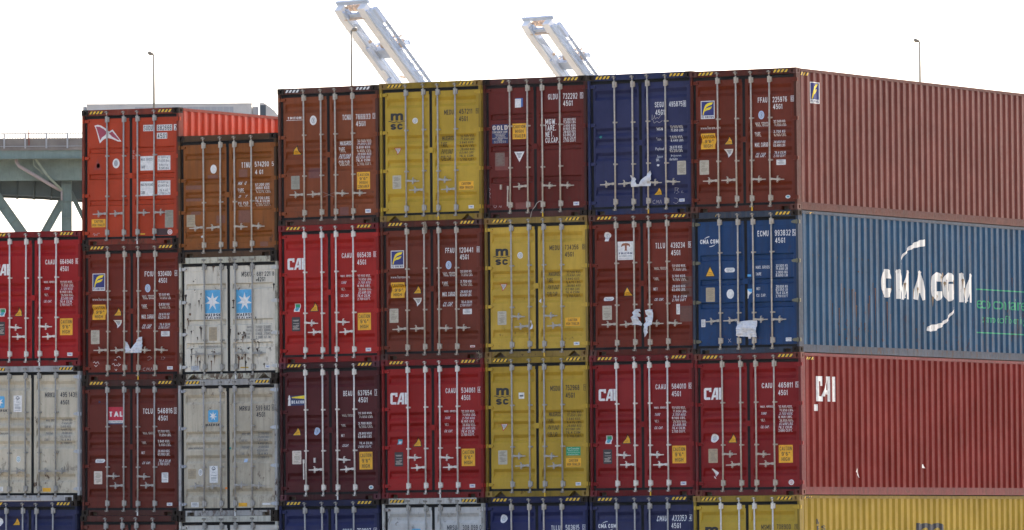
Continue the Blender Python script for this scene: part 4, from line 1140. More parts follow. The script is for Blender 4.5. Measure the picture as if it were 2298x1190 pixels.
def obj(name, me, mats, parent=None):
    o = bpy.data.objects.new(name, me); COL.objects.link(o)
    for s, m in zip(o.material_slots, mats if isinstance(mats, (list, tuple)) else [mats]):
        s.link = 'OBJECT'; s.material = m
    if parent: o.parent = parent
    return o
def new(name, bm, mats, parent=None, recalc=True):
    mats = mats if isinstance(mats, (list, tuple)) else [mats]
    return obj(name, mesh_of(name, bm, len(mats), recalc), mats, parent)
def thing(name, label, cat, loc=(0,0,0), group=None):
    o = bpy.data.objects.new(name, None); COL.objects.link(o); o.location = loc
    o.empty_display_size = .2
    return tag(o, label, cat, group)
def tag(o, label, cat, group=None):
    o['label'] = label; o['category'] = cat
    if group: o['group'] = group
    return o
# ---------------------------------------------------------------- setting
def ground():
    m, n, l, b = nodes('yard_asphalt', .9, .3)
    v = coords(n, l, 1)
    c = mixc(n, l, ramp(n, l, noise(n, l, v, .12, 8, .65), .35, .65), (.10,.088,.072), (.17,.15,.122))
    c = mixc(n, l, mul(n, l, ramp(n, l, noise(n, l, v, 1.1, 8, .7), .5, .75), .5), c, (.06,.053,.043))
    l.new(c, b.inputs['Base Color'])
    bm = bmesh.new(); S = 9000
    bm.faces.new([bm.verts.new(p) for p in ((-S,-S,-.03),(S,-S,-.03),(S,S,-.03),(-S,S,-.03))])
    o = new('ground', bm, m); o['kind'] = 'structure'
ground()
# ---------------------------------------------------------------- lettering
CHARS = ''.join(sorted(set("ABCDEFGHIJKLMNOPQRSTUVWXYZabcdefghijklmnopqrstuvwxyz0123456789.,'\"-")))
GLYPH = {}
def make_glyphs():
    tmp = []
    for bold, off in ((0, 0), (1, .02)):
        for ch in CHARS:
            cu = bpy.data.curves.new('glyph', 'FONT'); cu.body = ch; cu.offset = off; cu.resolution_u = 3
            o = bpy.data.objects.new('glyph', cu); COL.objects.link(o); tmp.append((bold, ch, o, cu))
    dg = bpy.context.evaluated_depsgraph_get(); dg.update()
    for bold, ch, o, cu in tmp:
        me = o.evaluated_get(dg).to_mesh()
        vs = [(v.co.x, v.co.y) for v in me.vertices]; fs = [tuple(p.vertices) for p in me.polygons]
        x0 = min(v[0] for v in vs); x1 = max(v[0] for v in vs)
        GLYPH[bold, ch] = ([(x-x0, y) for x, y in vs], fs, x1-x0)
        o.evaluated_get(dg).to_mesh_clear()
    for _, _, o, cu in tmp:
        bpy.data.objects.remove(o); bpy.data.curves.remove(cu)
make_glyphs()
Z8 = lambda *p: list(p)
RING = [(0,.2),(0,.8),(.3,1),(.7,1),(1,.8),(1,.2),(.7,0),(.3,0)]
STROKES = {   # centre lines of a plain condensed lettering: (width, [(closed, points)])
 '0': (.56, [(1, RING)]), '1': (.34, [(0, [(0,.80),(.62,1),(.62,0)])]),
 '2': (.56, [(0, [(0,.78),(.08,.93),(.3,1),(.7,1),(.94,.9),(1,.72),(.88,.5),(0,0),(1,0)])]),
 '3': (.56, [(0, [(0,.84),(.2,1),(.75,1),(1,.85),(1,.66),(.74,.53),(.4,.53)]), (0, [(.6,.52),(.78,.50),(1,.37),(1,.15),(.75,0),(.2,0),(0,.15)])]),
 '4': (.58, [(0, [(.74,0),(.74,1),(0,.27),(1,.27)])]),
 '5': (.56, [(0, [(.95,1),(.08,1),(.04,.53),(.3,.62),(.7,.62),(1,.45),(1,.17),(.75,0),(.2,0),(0,.15)])]),
 '6': (.56, [(0, [(.97,.82),(.75,1),(.3,1),(0,.8),(0,.2),(.3,0),(.7,0),(1,.18),(1,.42),(.7,.58),(.3,.58),(.06,.44)])]),
 '7': (.54, [(0, [(0,1),(1,1),(.38,0)])]),
 '8': (.56, [(1, [(.3,.535),(.06,.68),(.06,.86),(.3,1),(.7,1),(.94,.86),(.94,.68),(.7,.535)]), (1, [(.3,.53),(0,.37),(0,.16),(.3,0),(.7,0),(1,.16),(1,.37),(.7,.53)])]),
 '9': (.56, [(0, [(.03,.18),(.25,0),(.7,0),(1,.2),(1,.8),(.7,1),(.3,1),(0,.82),(0,.58),(.3,.42),(.7,.42),(.94,.56)])]),
 'A': (.60, [(0, [(0,0),(.5,1),(1,0)]), (0, [(.2,.29),(.8,.29)])]),
 'B': (.56, [(0, [(.5,.53),(0,.53),(0,1),(.65,1),(.95,.86),(.95,.67),(.66,.54),(.5,.53)]), (0, [(0,.52),(0,0),(.7,0),(1,.15),(1,.37),(.72,.5)])]),
 'C': (.56, [(0, [(1,.74),(1,.8),(.7,1),(.3,1),(0,.8),(0,.2),(.3,0),(.7,0),(1,.2),(1,.27)])]),
 'D': (.56, [(1, [(0,0),(0,1),(.6,1),(1,.78),(1,.22),(.6,0)])]),
 'E': (.50, [(0, [(1,1),(0,1),(0,0),(1,0)]), (0, [(.05,.52),(.85,.52)])]), 'F': (.50, [(0, [(1,1),(0,1),(0,0)]), (0, [(.05,.52),(.88,.52)])]),
 'G': (.56, [(0, [(1,.76),(1,.8),(.7,1),(.3,1),(0,.8),(0,.2),(.3,0),(.7,0),(1,.2),(1,.47),(.56,.47)])]),
 'H': (.56, [(0, [(0,0),(0,1)]), (0, [(1,0),(1,1)]), (0, [(.05,.52),(.95,.52)])]), 'I': (.15, [(0, [(.5,0),(.5,1)])]), 'J': (.46, [(0, [(1,1),(1,.2),(.7,0),(.3,0),(0,.2)])]),
 'K': (.56, [(0, [(0,0),(0,1)]), (0, [(.98,1),(.06,.42)]), (0, [(.34,.58),(1,0)])]), 'L': (.46, [(0, [(0,1),(0,0),(1,0)])]),
 'M': (.74, [(0, [(0,0),(0,1),(.5,.26),(1,1),(1,0)])]), 'N': (.58, [(0, [(0,0),(0,1),(1,0),(1,1)])]), 'O': (.56, [(1, RING)]),
 'P': (.54, [(0, [(0,0),(0,1),(.65,1),(1,.85),(1,.6),(.65,.45),(.08,.45)])]), 'Q': (.58, [(1, RING), (0, [(.6,.25),(1.02,-.05)])]),
 'R': (.56, [(0, [(0,0),(0,1),(.65,1),(1,.86),(1,.63),(.65,.49),(.08,.49)]), (0, [(.55,.47),(1,0)])]),
 'S': (.56, [(0, [(1,.78),(.96,.86),(.72,1),(.28,1),(0,.83),(0,.67),(.25,.55),(.75,.45),(1,.33),(1,.17),(.72,0),(.28,0),(.03,.14),(0,.22)])]),
 'T': (.54, [(0, [(.5,0),(.5,.93)]), (0, [(0,1),(1,1)])]), 'U': (.56, [(0, [(0,1),(0,.2),(.3,0),(.7,0),(1,.2),(1,1)])]), 'V': (.58, [(0, [(0,1),(.5,0),(1,1)])]),
 'W': (.78, [(0, [(0,1),(.24,0),(.5,.85),(.76,0),(1,1)])]), 'X': (.56, [(0, [(0,0),(1,1)]), (0, [(0,1),(1,0)])]), 'Y': (.56, [(0, [(0,1),(.5,.45),(1,1)]), (0, [(.5,.45),(.5,0)])]), 'Z': (.54, [(0, [(0,1),(1,1),(0,0),(1,0)])]),
 '.': (.15, [(0, [(.5,-.001),(.5,.03)])]), ',': (.15, [(0, [(.6,.02),(.3,-.12)])]), "'": (.15, [(0, [(.5,.78),(.5,1)])]), '"': (.34, [(0, [(0,.78),(0,1)]), (0, [(1,.78),(1,1)])]), '-': (.4, [(0, [(0,.45),(1,.45)])]),
 'm': (1.35, [(0, [(0,0),(0,1)]), (0, [(.03,.72),(.12,.93),(.22,1),(.36,1),(.46,.93),(.5,.80),(.5,0)]), (0, [(.53,.72),(.62,.93),(.72,1),(.86,1),(.96,.93),(1,.80),(1,0)])]),
}
STROKES['s'] = (.80, STROKES['S'][1]); STROKES['c'] = (.78, STROKES['C'][1])
def soften(pts, closed):
    """round the shallow corners of a stroke, keep the sharp ones"""
    for _ in range(2):
        out = []; n = len(pts)
        for i, p in enumerate(pts):
            if not closed and i in (0, n-1): out.append(p); continue
            a = Vector(pts[i-1]); q = Vector(p); c = Vector(pts[(i+1) % n]); d1 = q-a; d2 = c-q
            if d1.length < 1e-6 or d2.length < 1e-6 or d1.angle(d2) > 1.15: out.append(p); continue
            out += [tuple(q-d1*.25), tuple(q+d2*.25)]
        pts = out
    return pts
def stroke_faces(pts, closed, t):
    n = len(pts); out = []
    for i in range(n):
        p = Vector(pts[i]); a = Vector(pts[i-1]) if (i or closed) else None; b = Vector(pts[(i+1) % n]) if (i < n-1 or closed) else None
        d1 = (p-a).normalized() if a is not None else None; d2 = (b-p).normalized() if b is not None else None
        if d1 is None: d1 = d2
        if d2 is None: d2 = d1
        m = (d1+d2); m = Vector((-m.y, m.x)).normalized() if m.length > 1e-4 else Vector((-d1.y, d1.x))
        k = max(.5, m.dot(Vector((-d1.y, d1.x)))); q = m*(t/2/k)
        if a is None: p = p-d1*0
        out.append((p+q, p-q))
    P = [tuple(v) for pr in out for v in pr]; F = []
    for i in range(n if closed else n-1):
        j = (i+1) % n; F.append((2*i, 2*i+1, 2*j+1, 2*j))
    return P, F
def text_shapes(s, cx, cz, wd, ht, bold=0):
    """lettering fitted to a box: one flat piece per stroke"""
    if any(ch not in STROKES and ch != ' ' for ch in s) or (any(ch.islower() for ch in s) and s not in ('m', 'sc')): return [text_shape(s, cx, cz, wd, ht, bold)]
    t = .15 if not bold else .22; x = 0; sh = []
    if s in ('m', 'sc'): t = .30 if wd < .9 else .20
    if len(s) == 1 and bold and s not in 'm': t = {'A': .19, 'M': .21}.get(s, .27)
    for ch in s:
        if ch == ' ': x += .40; continue
        w_, st = STROKES[ch]
        if ch == 'M' and len(s) == 1: w_, st = .82, [(0, [(0,0),(0,1),(.5,.0),(1,1),(1,0)])]
        w_ = w_*(1.12 if bold and len(s) > 1 else 1)
        for closed, pts in st:
            ext = [(x+t/2+a*max(0, w_-t), t/2+b*(1-t)) for a, b in pts]
            if not closed:      # run the ends out to the edge of the letter
                for e, f in ((0, 1), (-1, -2)):
                    if pts[e][1] in (0, 1) and pts[f][0] == pts[e][0] or ch in '14MNVWAKXYIHF"\'.m' : 
                        d = (Vector(ext[e])-Vector(ext[f])).normalized()*t/2; ext[e] = (ext[e][0]+d.x, min(1, max(0, ext[e][1]+d.y)) if ch != ',' else ext[e][1])
            runs = [ext]
            if not closed:      # very sharp corners: separate strokes, each run out to the letter's edge
                runs = [[ext[0]]]
                for e in range(1, len(ext)):
                    runs[-1].append(ext[e])
                    if e < len(ext)-1:
                        d1 = Vector(ext[e])-Vector(ext[e-1]); d2 = Vector(ext[e+1])-Vector(ext[e])
                        if d1.length > 1e-6 and d2.length > 1e-6 and d1.angle(d2) > 1.75:
                            q1 = Vector(ext[e])+d1.normalized()*t/2; q2 = Vector(ext[e])-d2.normalized()*t/2
                            runs[-1][-1] = (q1.x, min(1, max(0, q1.y))); runs.append([(q2.x, min(1, max(0, q2.y)))])
            for rn in runs: sh.append(stroke_faces(soften(rn, closed), closed, t))
        x += w_+.17
    al = [p for P, F in sh for p in P]; x0 = min(p[0] for p in al); x1 = max(p[0] for p in al); y0, y1 = 0, 1
    return [([((a-x0)/(x1-x0)*wd+cx-wd/2, (b-y0)/(y1-y0)*ht+cz-ht/2) for a, b in P], F) for P, F in sh]
def text_shape(s, cx, cz, wd, ht, bold=0):
    """glyph faces of s fitted to the box (cx,cz,wd,ht)"""
    x = 0; P = []; F = []
    for ch in s:
        if ch == ' ': x += .30; continue
        v, f, a = GLYPH[bold, ch]; b = len(P)
        P += [(x+px, py) for px, py in v]; F += [tuple(b+i for i in q) for q in f]; x += a+.11
    x0 = min(p[0] for p in P); x1 = max(p[0] for p in P); y0 = min(0, min(p[1] for p in P if 1)) if any(c in s for c in 'gjpqy') else min(p[1] for p in P); y1 = max(p[1] for p in P)
    return [((px-x0)/(x1-x0)*wd+cx-wd/2, (py-y0)/(y1-y0)*ht+cz-ht/2) for px, py in P], F
def poly_shape(pts):
    t = tessellate_polygon([[Vector((a, b, 0)) for a, b in pts]])
    return list(pts), [tuple(q) for q in t]
def oval_pts(cx, cz, wd, ht, n=20): return [(cx+wd/2*math.cos(2*math.pi*k/n), cz+ht/2*math.sin(2*math.pi*k/n)) for k in range(n)]
def rect_pts(cx, cz, wd, ht): return [(cx-wd/2, cz-ht/2), (cx+wd/2, cz-ht/2), (cx+wd/2, cz+ht/2), (cx-wd/2, cz+ht/2)]
def round_pts(cx, cz, wd, ht, r, n=5):
    out = []
    for sx, sz, a0 in ((1,1,0),(-1,1,90),(-1,-1,180),(1,-1,270)):
        for k in range(n+1):
            a = R(a0+90*k/n); out.append((cx+sx*(wd/2-r)+r*math.cos(a), cz+sz*(ht/2-r)+r*math.sin(a)))
    return out
def ribbon(pts, wd):
    out = []
    for (a, b), (c, d) in zip(pts, pts[1:]):
        L = math.hypot(c-a, d-b) or 1; nx, nz = -(d-b)/L*wd/2, (c-a)/L*wd/2
        out.append(([(a+nx, b+nz), (a-nx, b-nz), (c-nx, d-nz), (c+nx, d+nz)], [(0,1,2,3)]))
    return out
def star_pts(cx, cz, rx, rz, n=7, inner=.40):
    return [(cx+rx*(1 if k % 2 == 0 else inner)*math.sin(math.pi*k/n), cz+rz*(1 if k % 2 == 0 else inner)*math.cos(math.pi*k/n)) for k in range(2*n)]
def marks(it):
    """one mark -> list of (shape, ink key, layer)"""
    k = it[0]; out = []
    def U(box):
        cx, cz, wd, ht = box
        return lambda pts: [(cx-wd/2+a*wd, cz-ht/2+b*ht) for a, b in pts]
    def T(s, box, x0, z0, x1, z1, col, lay, bold=0):
        cx, cz, wd, ht = box
        out.extend((q, col, lay) for q in text_shapes(s, cx+((x0+x1)/2-.5)*wd, cz+((z0+z1)/2-.5)*ht, (x1-x0)*wd, (z1-z0)*ht, bold))
    if k == 'text':
        col, s, b = it[2], it[3], it[4]
        bold = 1 if it[1] in ('company_name', 'company_logo') or s in ('GOLD', 'MGW.', 'TARE.', 'NET.', 'CU.CAP.') and it[1] != 'weight_lettering' else 0
        out.extend((q, col, 2) for q in text_shapes(s, *b, bold)); return out
    if k == 'poly': return [(poly_shape(it[3]), it[2], 3.2 if it[1] == 'rust_stain' else 1 if 'white' in it[2] else 2)]
    if k == 'line': return [(sh, it[2], 1) for sh in ribbon(it[4], it[3])]
    b = it[-1]; cx, cz, wd, ht = b; u = U(b)
    rnd = random.Random(str(b))
    if k == 'stain':        # rust bloom with a tapering run below it
        pts = [(cx+wd/2*rnd.uniform(.5, 1)*math.cos(a), cz+wd/2*rnd.uniform(.45, 1)*math.sin(a)) for a in (2*math.pi*i/8 for i in range(8))]
        out.append((poly_shape(pts), it[2], 3.2))
        if ht > 0:
            q = [(cx-wd*.22, cz-wd*.2), (cx-wd*.10, cz-ht*.55), (cx+wd*rnd.uniform(-.1, .1), cz-ht), (cx+wd*.12, cz-ht*.5), (cx+wd*.22, cz-wd*.15)]
            out.append((poly_shape(q), it[2], 3.1))
        return out
    if k == 'rect': out.append((poly_shape(rect_pts(*b)), it[2], 0 if 'patch' in it[1] else 1))
    elif k == 'box' or k == 'frame':
        t = .009 if k == 'box' else it[3]
        for q in (rect_pts(cx, cz+ht/2-t/2, wd, t), rect_pts(cx, cz-ht/2+t/2, wd, t), rect_pts(cx-wd/2+t/2, cz, t, ht-2*t), rect_pts(cx+wd/2-t/2, cz, t, ht-2*t)): out.append((poly_shape(q), it[2], 1))
    elif k == 'oval': out.append((poly_shape(oval_pts(*b)), {'greyink': 'sketch'}.get(it[2], it[2]), 2 if it[2] in ('greyink', 'teal') else 1))
    elif k == 'emblemshape':
        out.append((poly_shape(oval_pts(cx, cz+ht*.15, wd, ht*.7)), it[2], 1)); out.append((poly_shape(rect_pts(cx, cz-ht*.33, wd*.55, ht*.34)), it[2], 1.3))
    elif k == 'ring':
        A = oval_pts(*b); B = oval_pts(cx, cz, wd*.74, ht*.74); n = len(A)
        out.append((A+B, 0, 0)) if 0 else out.append(((A+B, [(i, (i+1) % n, n+(i+1) % n, n+i) for i in range(n)]), {'greyink': 'sketch'}.get(it[2], it[2]), 2))
        out.append((poly_shape(rect_pts(cx, cz, wd*.16, ht*.5)), it[2], 2))
    elif k == 'pill':
        out.append((poly_shape(round_pts(cx, cz, wd, ht, ht*.49)), it[2], 1)); T('CORTEN STEEL', b, .14, .56, .86, .78, 'greyink', 2); T('CONTAINER', b, .22, .22, .78, .44, 'greyink', 2)
    elif k == 'plate':
        out.append((poly_shape(round_pts(cx, cz, wd, ht, min(wd, ht)*.06, 2)), it[2], 1))
        dk = 'cream' if it[2] == 'darkplate' else 'greyink' if it[2] in ('offwhite', 'silver') else 'platetext'
        if it[2] not in ('amber',):
            z = .9; 
            while z > .12:
                if rnd.random() < .82:
                    L = rnd.uniform(.3, .8); x0 = rnd.uniform(.1, .92-L)
                    out.append((poly_shape(u([(x0, z-.012), (x0+L, z-.012), (x0+L, z+.01), (x0, z+.01)])), dk, 2))
                z -= .058
    elif k == 'caution':
        out.append((poly_shape(rect_pts(*b)), 'amber', 1)); L = it[2]; n = len(L); pit = .9/n
        for i, s in enumerate(L):
            zc = .95-pit*(i+.5); hw = min(.44, .075*len(s)) if len(s) < 5 else .43
            if n == 2: hw = .30 if i == 0 else .44
            T(s, b, .5-hw, zc-pit*.36, .5+hw, zc+pit*.36, 'black', 2)
    elif k == 'maker':
        out.append((poly_shape(rect_pts(*b)), 'offwhite', 1)); T('CIMC', b, .16, .28, .84, .74, 'blue', 2, 1)
    elif k == 'tri': out.append((poly_shape(u([(0,0),(1,0),(.5,1)])), it[2], 1))
    elif k == 'warn':
        out.append((poly_shape(u([(0,.02),(.04,0),(.96,0),(1,.02),(.54,.98),(.46,.98)])), 'black', 1)); out.append((poly_shape(u([(.10,.07),(.90,.07),(.5,.87)])), 'amber', 2))
        T('SUPER', b, .36, .34, .64, .41, 'black', 3); T('HEAVY', b, .34, .18, .66, .25, 'black', 3)
    elif k == 'warndown':
        out.append((poly_shape(u([(0,1),(.5,0),(1,1)])), it[2], 1))
        if it[2] == 'red': out.append((poly_shape(u([(.13,.93),(.5,.18),(.87,.93)])), 'offwhite', 2))
        for x0, x1, z in ((.24,.76,.82),(.3,.7,.70),(.35,.65,.58),(.40,.60,.46)): out.append((poly_shape(u([(x0,z-.035),(x1,z-.035),(x1,z+.025),(x0,z+.025)])), 'greyink', 3))
    elif k == 'scrap':
        out.append((poly_shape([(cx+wd/2*rnd.uniform(.55,1)*math.cos(a), cz+ht/2*rnd.uniform(.5,1)*math.sin(a)) for a in (2*math.pi*i/9 for i in range(9))]), it[2], 1))
    elif k == 'hazard':
        y = it[2] if len(it) > 3 else 'yellow'
        out.append((poly_shape(rect_pts(*b)), 'black', 1)); n = max(1, round(wd/.088)); s = 1/n; sl = .042/wd
        for i in range(n):
            a0 = i*s-.02; f = lambda x: min(1, max(0, x))
            q = [(f(a0), .03), (f(a0+.55*s), .03), (f(a0+.55*s+sl), .97), (f(a0+sl), .97)]
            out.append((poly_shape(u(q)), y, 2))
    elif k == 'caiside':
        for q in ([(0,0),(.34,0),(.34,.2),(.09,.2),(.09,.8),(.25,.8),(.25,.62),(.33,.62),(.33,1),(0,1)], [(.30,.2),(.40,.2),(.62,.85),(.62,1),(.55,1),(.50,.88)], [(.625,0),(.70,0),(.70,1),(.625,1)], [(.47,.28),(.62,.28),(.62,.45),(.53,.45)], [(.86,0),(1,0),(1,1),(.86,1)]): out.append((poly_shape(u(q)), it[2], 1))
    elif k == 'cai':
        for q in ([(0,.1),(.06,0),(.36,0),(.36,.2),(.14,.2),(.14,.8),(.30,.8),(.30,.66),(.43,.66),(.43,1),(.06,1),(0,.9)], [(.40,0),(.53,0),(.565,.2),(.69,.2),(.69,.38),(.60,.38),(.69,.8),(.69,1),(.63,1),(.59,.9)], [(.69,0),(.83,0),(.83,1),(.69,1)], [(.87,0),(1,0),(1,1),(.87,1)]): out.append((poly_shape(u(q)), it[2], 1))
    elif k == 'msc':
        T('m', b, .14, .56, .90, 1, 'black', 1, 1); T('sc', b, .14, 0, .88, .36, 'black', 1, 1)
        out.append((poly_shape(u([(0,.47),(.06,.51),(.14,.49),(.24,.45),(.34,.42),(.42,.43),(.5,.47),(.6,.43),(.68,.42),(.78,.45),(.9,.50),(1,.47),(1,.50),(.92,.545),(.8,.50),(.7,.465),(.62,.47),(.5,.52),(.4,.47),(.33,.465),(.24,.50),(.12,.545),(.04,.55)])), 'black', 1))
    elif k in ('florens', 'florens_side'):
        out.append((poly_shape(rect_pts(*b)), 'offwhite', 1)); out.append((poly_shape(u([(.05,.19),(.95,.19),(.95,.96),(.05,.96)])), 'florblue', 2))
        out.append((poly_shape(u([(.13,.22),(.20,.22),(.26,.40),(.33,.56),(.44,.67),(.62,.73),(.80,.78),(.90,.92),(.70,.90),(.50,.87),(.34,.78),(.24,.60),(.18,.42)])), 'floryellow', 3))
        out.append((poly_shape(u([(.275,.40),(.40,.47),(.60,.50),(.74,.56),(.82,.69),(.62,.64),(.45,.60),(.345,.545)])), 'floryellow', 3))
        T('FLORENS', b, .06, .04, .94, .155, 'navy', 2, 1)
    elif k == 'triton':
        out.append((poly_shape(rect_pts(*b)), 'offwhite', 1))
        out.append((poly_shape(u([(.43,.50),(.60,.50),(.58,.56),(.58,.78),(.70,.77),(.76,.70),(.79,.72),(.76,.86),(.62,.91),(.5,.92),(.38,.91),(.26,.86),(.23,.72),(.26,.70),(.32,.77),(.46,.78),(.46,.56)])), 'tritonbrown', 2))
        T('TRITON', b, .09, .31, .92, .41, 'navy', 2, 1); T('INTERNATIONAL', b, .10, .18, .92, .24, 'greyink', 2); T('www.tritoncontainer.com', b, .10, .07, .92, .11, 'greyink', 2)
    elif k == 'tal':
        out.append((poly_shape(u([(0,.22),(1,.22),(1,1),(0,1)])), 'talred', 1)); out.append((poly_shape(u([(0,.07),(1,.07),(1,.22),(0,.22)])), 'offwhite', 1)); out.append((poly_shape(u([(0,0),(1,0),(1,.07),(0,.07)])), 'navy', 1))
        T('TAL', b, .07, .44, .95, .74, 'offwhite', 2, 1); T('INTERNATIONAL', b, .04, .10, .96, .19, 'greyink', 2)
    elif k == 'beacon':
        out.append((poly_shape(u([(.10,.0),(1,.04),(1,.98),(.10,.90)])), 'navy', 1)); out.append((poly_shape(u([(.24,.72),(1,.62),(1,.94),(.24,.80)])), 'floryellow', 2))
        out.append((poly_shape(u([(.01,.02),(.17,.02),(.15,.60),(.18,.62),(.15,.70),(.13,.90),(.09,1),(.05,.90),(.03,.70),(0,.62),(.04,.60)])), 'offwhite', 3)); T('BEACON', b, .22, .20, .97, .48, 'offwhite', 2, 1)
    elif k == 'cmacgm':
        T('CMA CGM', b, 0, .30, 1, .70, 'offwhite', 1, 1)
        out.append((poly_shape(u([(.21,.74),(.28,.86),(.38,.95),(.50,1),(.50,.93),(.38,.87),(.29,.80)])), 'offwhite', 1)); out.append((poly_shape(u([(.50,0),(.64,.02),(.76,.12),(.84,.27),(.74,.17),(.62,.09),(.50,.07)])), 'offwhite', 1))
    elif k == 'starbox':
        big = it[2]; out.append((poly_shape(rect_pts(*b) if big else round_pts(cx, cz, wd, ht, wd*.14)), 'logoblue', 1))
        r = wd*(.46 if big else .40); out.append((poly_shape(star_pts(cx, cz+(0 if big else 0), r, r*(1.02))), 'offwhite', 2))
    elif k == 'fsc':
        out.append((poly_shape(rect_pts(*b)), 'cream' if 0 else 'offwhite', 1))
        out.append((poly_shape(u([(.40,.68),(.46,.68),(.46,.76),(.66,.76),(.75,.83),(.66,.92),(.5,.97),(.34,.92),(.25,.83),(.40,.76)])), 'greyink', 2)); out.append((poly_shape(u([(.34,.82),(.66,.82),(.62,.89),(.5,.93),(.38,.89)])), 'offwhite', 3))
        T('FSC', b, .34, .57, .66, .63, 'greyink', 2)
        for z in (.42, .30, .25, .20, .10): out.append((poly_shape(u([(.16,z),(.84,z),(.84,z+.02),(.16,z+.02)])), 'greyink', 2))
    return out
MERGE = {'rust_stain', 'serial_lettering', 'weight_lettering', 'company_sign', 'company_name', 'eco_sticker', 'green_sticker', 'flag_logo', 'company_logo', 'chalk', 'side_lettering', 'web_lettering', 'eco_lettering', 'company_logo'}
def put_marks(items, depth, cuts_u, cuts_z, owner_of, place, suffix=None):
    """turn marks into flat pieces that lie on the (corrugated) surface, one object per mark"""
    groups = []
    for it in items:
        nm = it[1] if it[0] not in () else it[1]
        sh = marks(it)
        if not sh: continue
        us = [p[0] for s in sh for p in s[0][0]]; zs = [p[1] for s in sh for p in s[0][0]]
        c = ((min(us)+max(us))/2, (min(zs)+max(zs))/2); own = owner_of(c[0])
        for g in groups:
            if g['name'] == nm and g['own'] == own and (nm in MERGE or (g['b'][0] <= c[0] <= g['b'][1] and g['b'][2] <= c[1] <= g['b'][3])):
                g['sh'] += sh; break
        else: groups.append(dict(name=nm, own=own, sh=list(sh), b=(min(us), max(us), min(zs), max(zs))))
    for g in groups:
        bm = bmesh.new(); lay = bm.verts.layers.float.new('lift'); cols = []
        for i, ((P, F), col, ly) in enumerate(g['sh']):
            if col not in cols: cols.append(col)
            vs = []
            for a, z in P:
                v = bm.verts.new((a, 0, z)); v[lay] = .0014+.0013*ly+.00011*(i % 10); vs.append(v)
            for f in F:
                try: bm.faces.new([vs[q] for q in f]).material_index = cols.index(col)
                except ValueError: pass
        us = [v.co.x for v in bm.verts]; zs = [v.co.z for v in bm.verts]
        for cu in cuts_u:
            if min(us) < cu < max(us): bmesh.ops.bisect_plane(bm, geom=bm.verts[:]+bm.edges[:]+bm.faces[:], plane_co=(cu,0,0), plane_no=(1,0,0))
        for cz in cuts_z:
            if min(zs) < cz < max(zs): bmesh.ops.bisect_plane(bm, geom=bm.verts[:]+bm.edges[:]+bm.faces[:], plane_co=(0,0,cz), plane_no=(0,0,1))
        lay = bm.verts.layers.float['lift']
        for v in bm.verts: v.co = Vector(place(v.co.x, v.co.z, depth(v.co.x, v.co.z), v[lay] if v[lay] > 0 else .003))
        for f in bm.faces:
            f.normal_update()
        nm = {'chalk': 'chalk_scribble', 'tape': 'tape_strip', 'old_triangle': 'faded_triangle'}.get(g['name'], g['name'])
        new(nm, bm, [ink(c) for c in cols], g['own'], recalc=False)
# ---------------------------------------------------------------- container meshes (shared, local coordinates: x along the front, y into the box, z up)
W, L = 2.438, 12.192
DY = .066                       # how far the door skin sits behind the corner castings
def profile(style, H):
    """(z, depth) of the pressed ribs of a door"""
    if style == 'wide':
        rows = [(2.575,2.50,2.433,2.366),(1.794,1.735,1.681,1.614),(1.569,1.507,1.453,1.386),(1.292,1.225,1.171,1.112),(.581,.514,.453,.394)]
        if H < 2.7: rows = [(2.212,2.165,2.107,2.06),(1.681,1.633,1.586,1.538),(1.395,1.345,1.296,1.246),(1.108,1.06,1.013,.965),(.549,.50,.455,.406)]
        d = .050
    else:
        tops = dict(slim_high=(2.165,1.503,.848), slim_mid=(2.081,1.524,.960), slim_blue=(2.021,1.525,1.048), slim_low=(2.029,1.269,.776))[style]
        rows = [(t, t-.022, t-.105, t-.127) for t in tops]; d = .042
    out = []
    for a, b, c, e in rows: out += [(a, 0), (b, d), (c, d), (e, 0)]
    return out
def rib_depth(pr, z):
    for (z0, d0), (z1, d1) in zip(pr, pr[1:]):
        if z1 <= z <= z0: return d0+(d1-d0)*(z0-z)/max(1e-9, z0-z1)
    return 0.
XL = (.107, .150, .172, 1.115, 1.137, 1.178); XR = (1.238, 1.303, 1.325, 2.268, 2.290, 2.360)
def door_depth(pr, u, z, H):
    for X in (XL, XR):
        if X[1] <= u <= X[4]:
            k = min(1, (u-X[1])/(X[2]-X[1]), (X[4]-u)/(X[4]-X[3])); return DY+.004+rib_depth(pr, z)*k if .2935 < z < H-.2985 else DY
    return DY
CACHE = {}
def cached(key, fn):
    if key not in CACHE: CACHE[key] = fn()
    return CACHE[key]
def door_mesh(right, style, H):
    pr = profile(style, H); X = XR if right else XL; zb, zt = .169, H-.193
    zs = sorted({zb, .29, .294, H-.295, H-.299, zt, *[z for z, _ in pr]})
    xs = [X[0], X[1]-.004, X[1], X[2], X[3], X[4], X[4]+.004, X[5]]
    bm = bmesh.new(); g = []
    for z in zs:
        row = []
        for i, x in enumerate(xs):
            inside = 2 <= i <= 5 and .293 < z < H-.298
            d = DY if not inside else DY+.004+(rib_depth(pr, z) if 3 <= i <= 4 else 0)
            row.append(bm.verts.new((x, d, z)))
        g.append(row)
    for a, b in zip(g, g[1:]):
        for i in range(len(xs)-1): bm.faces.new((a[i], a[i+1], b[i+1], b[i]))
    # edges and back of the leaf
    rim = g[0][:]+[r[-1] for r in g[1:]]+g[-1][-2::-1]+[r[0] for r in g[-2:0:-1]]
    back = [bm.verts.new((v.co.x, DY+.078, v.co.z)) for v in rim]
    for i in range(len(rim)):
        j = (i+1) % len(rim); bm.faces.new((rim[j], rim[i], back[i], back[j]))
    bm.faces.new(back[::-1])
    return mesh_of('door', bm)
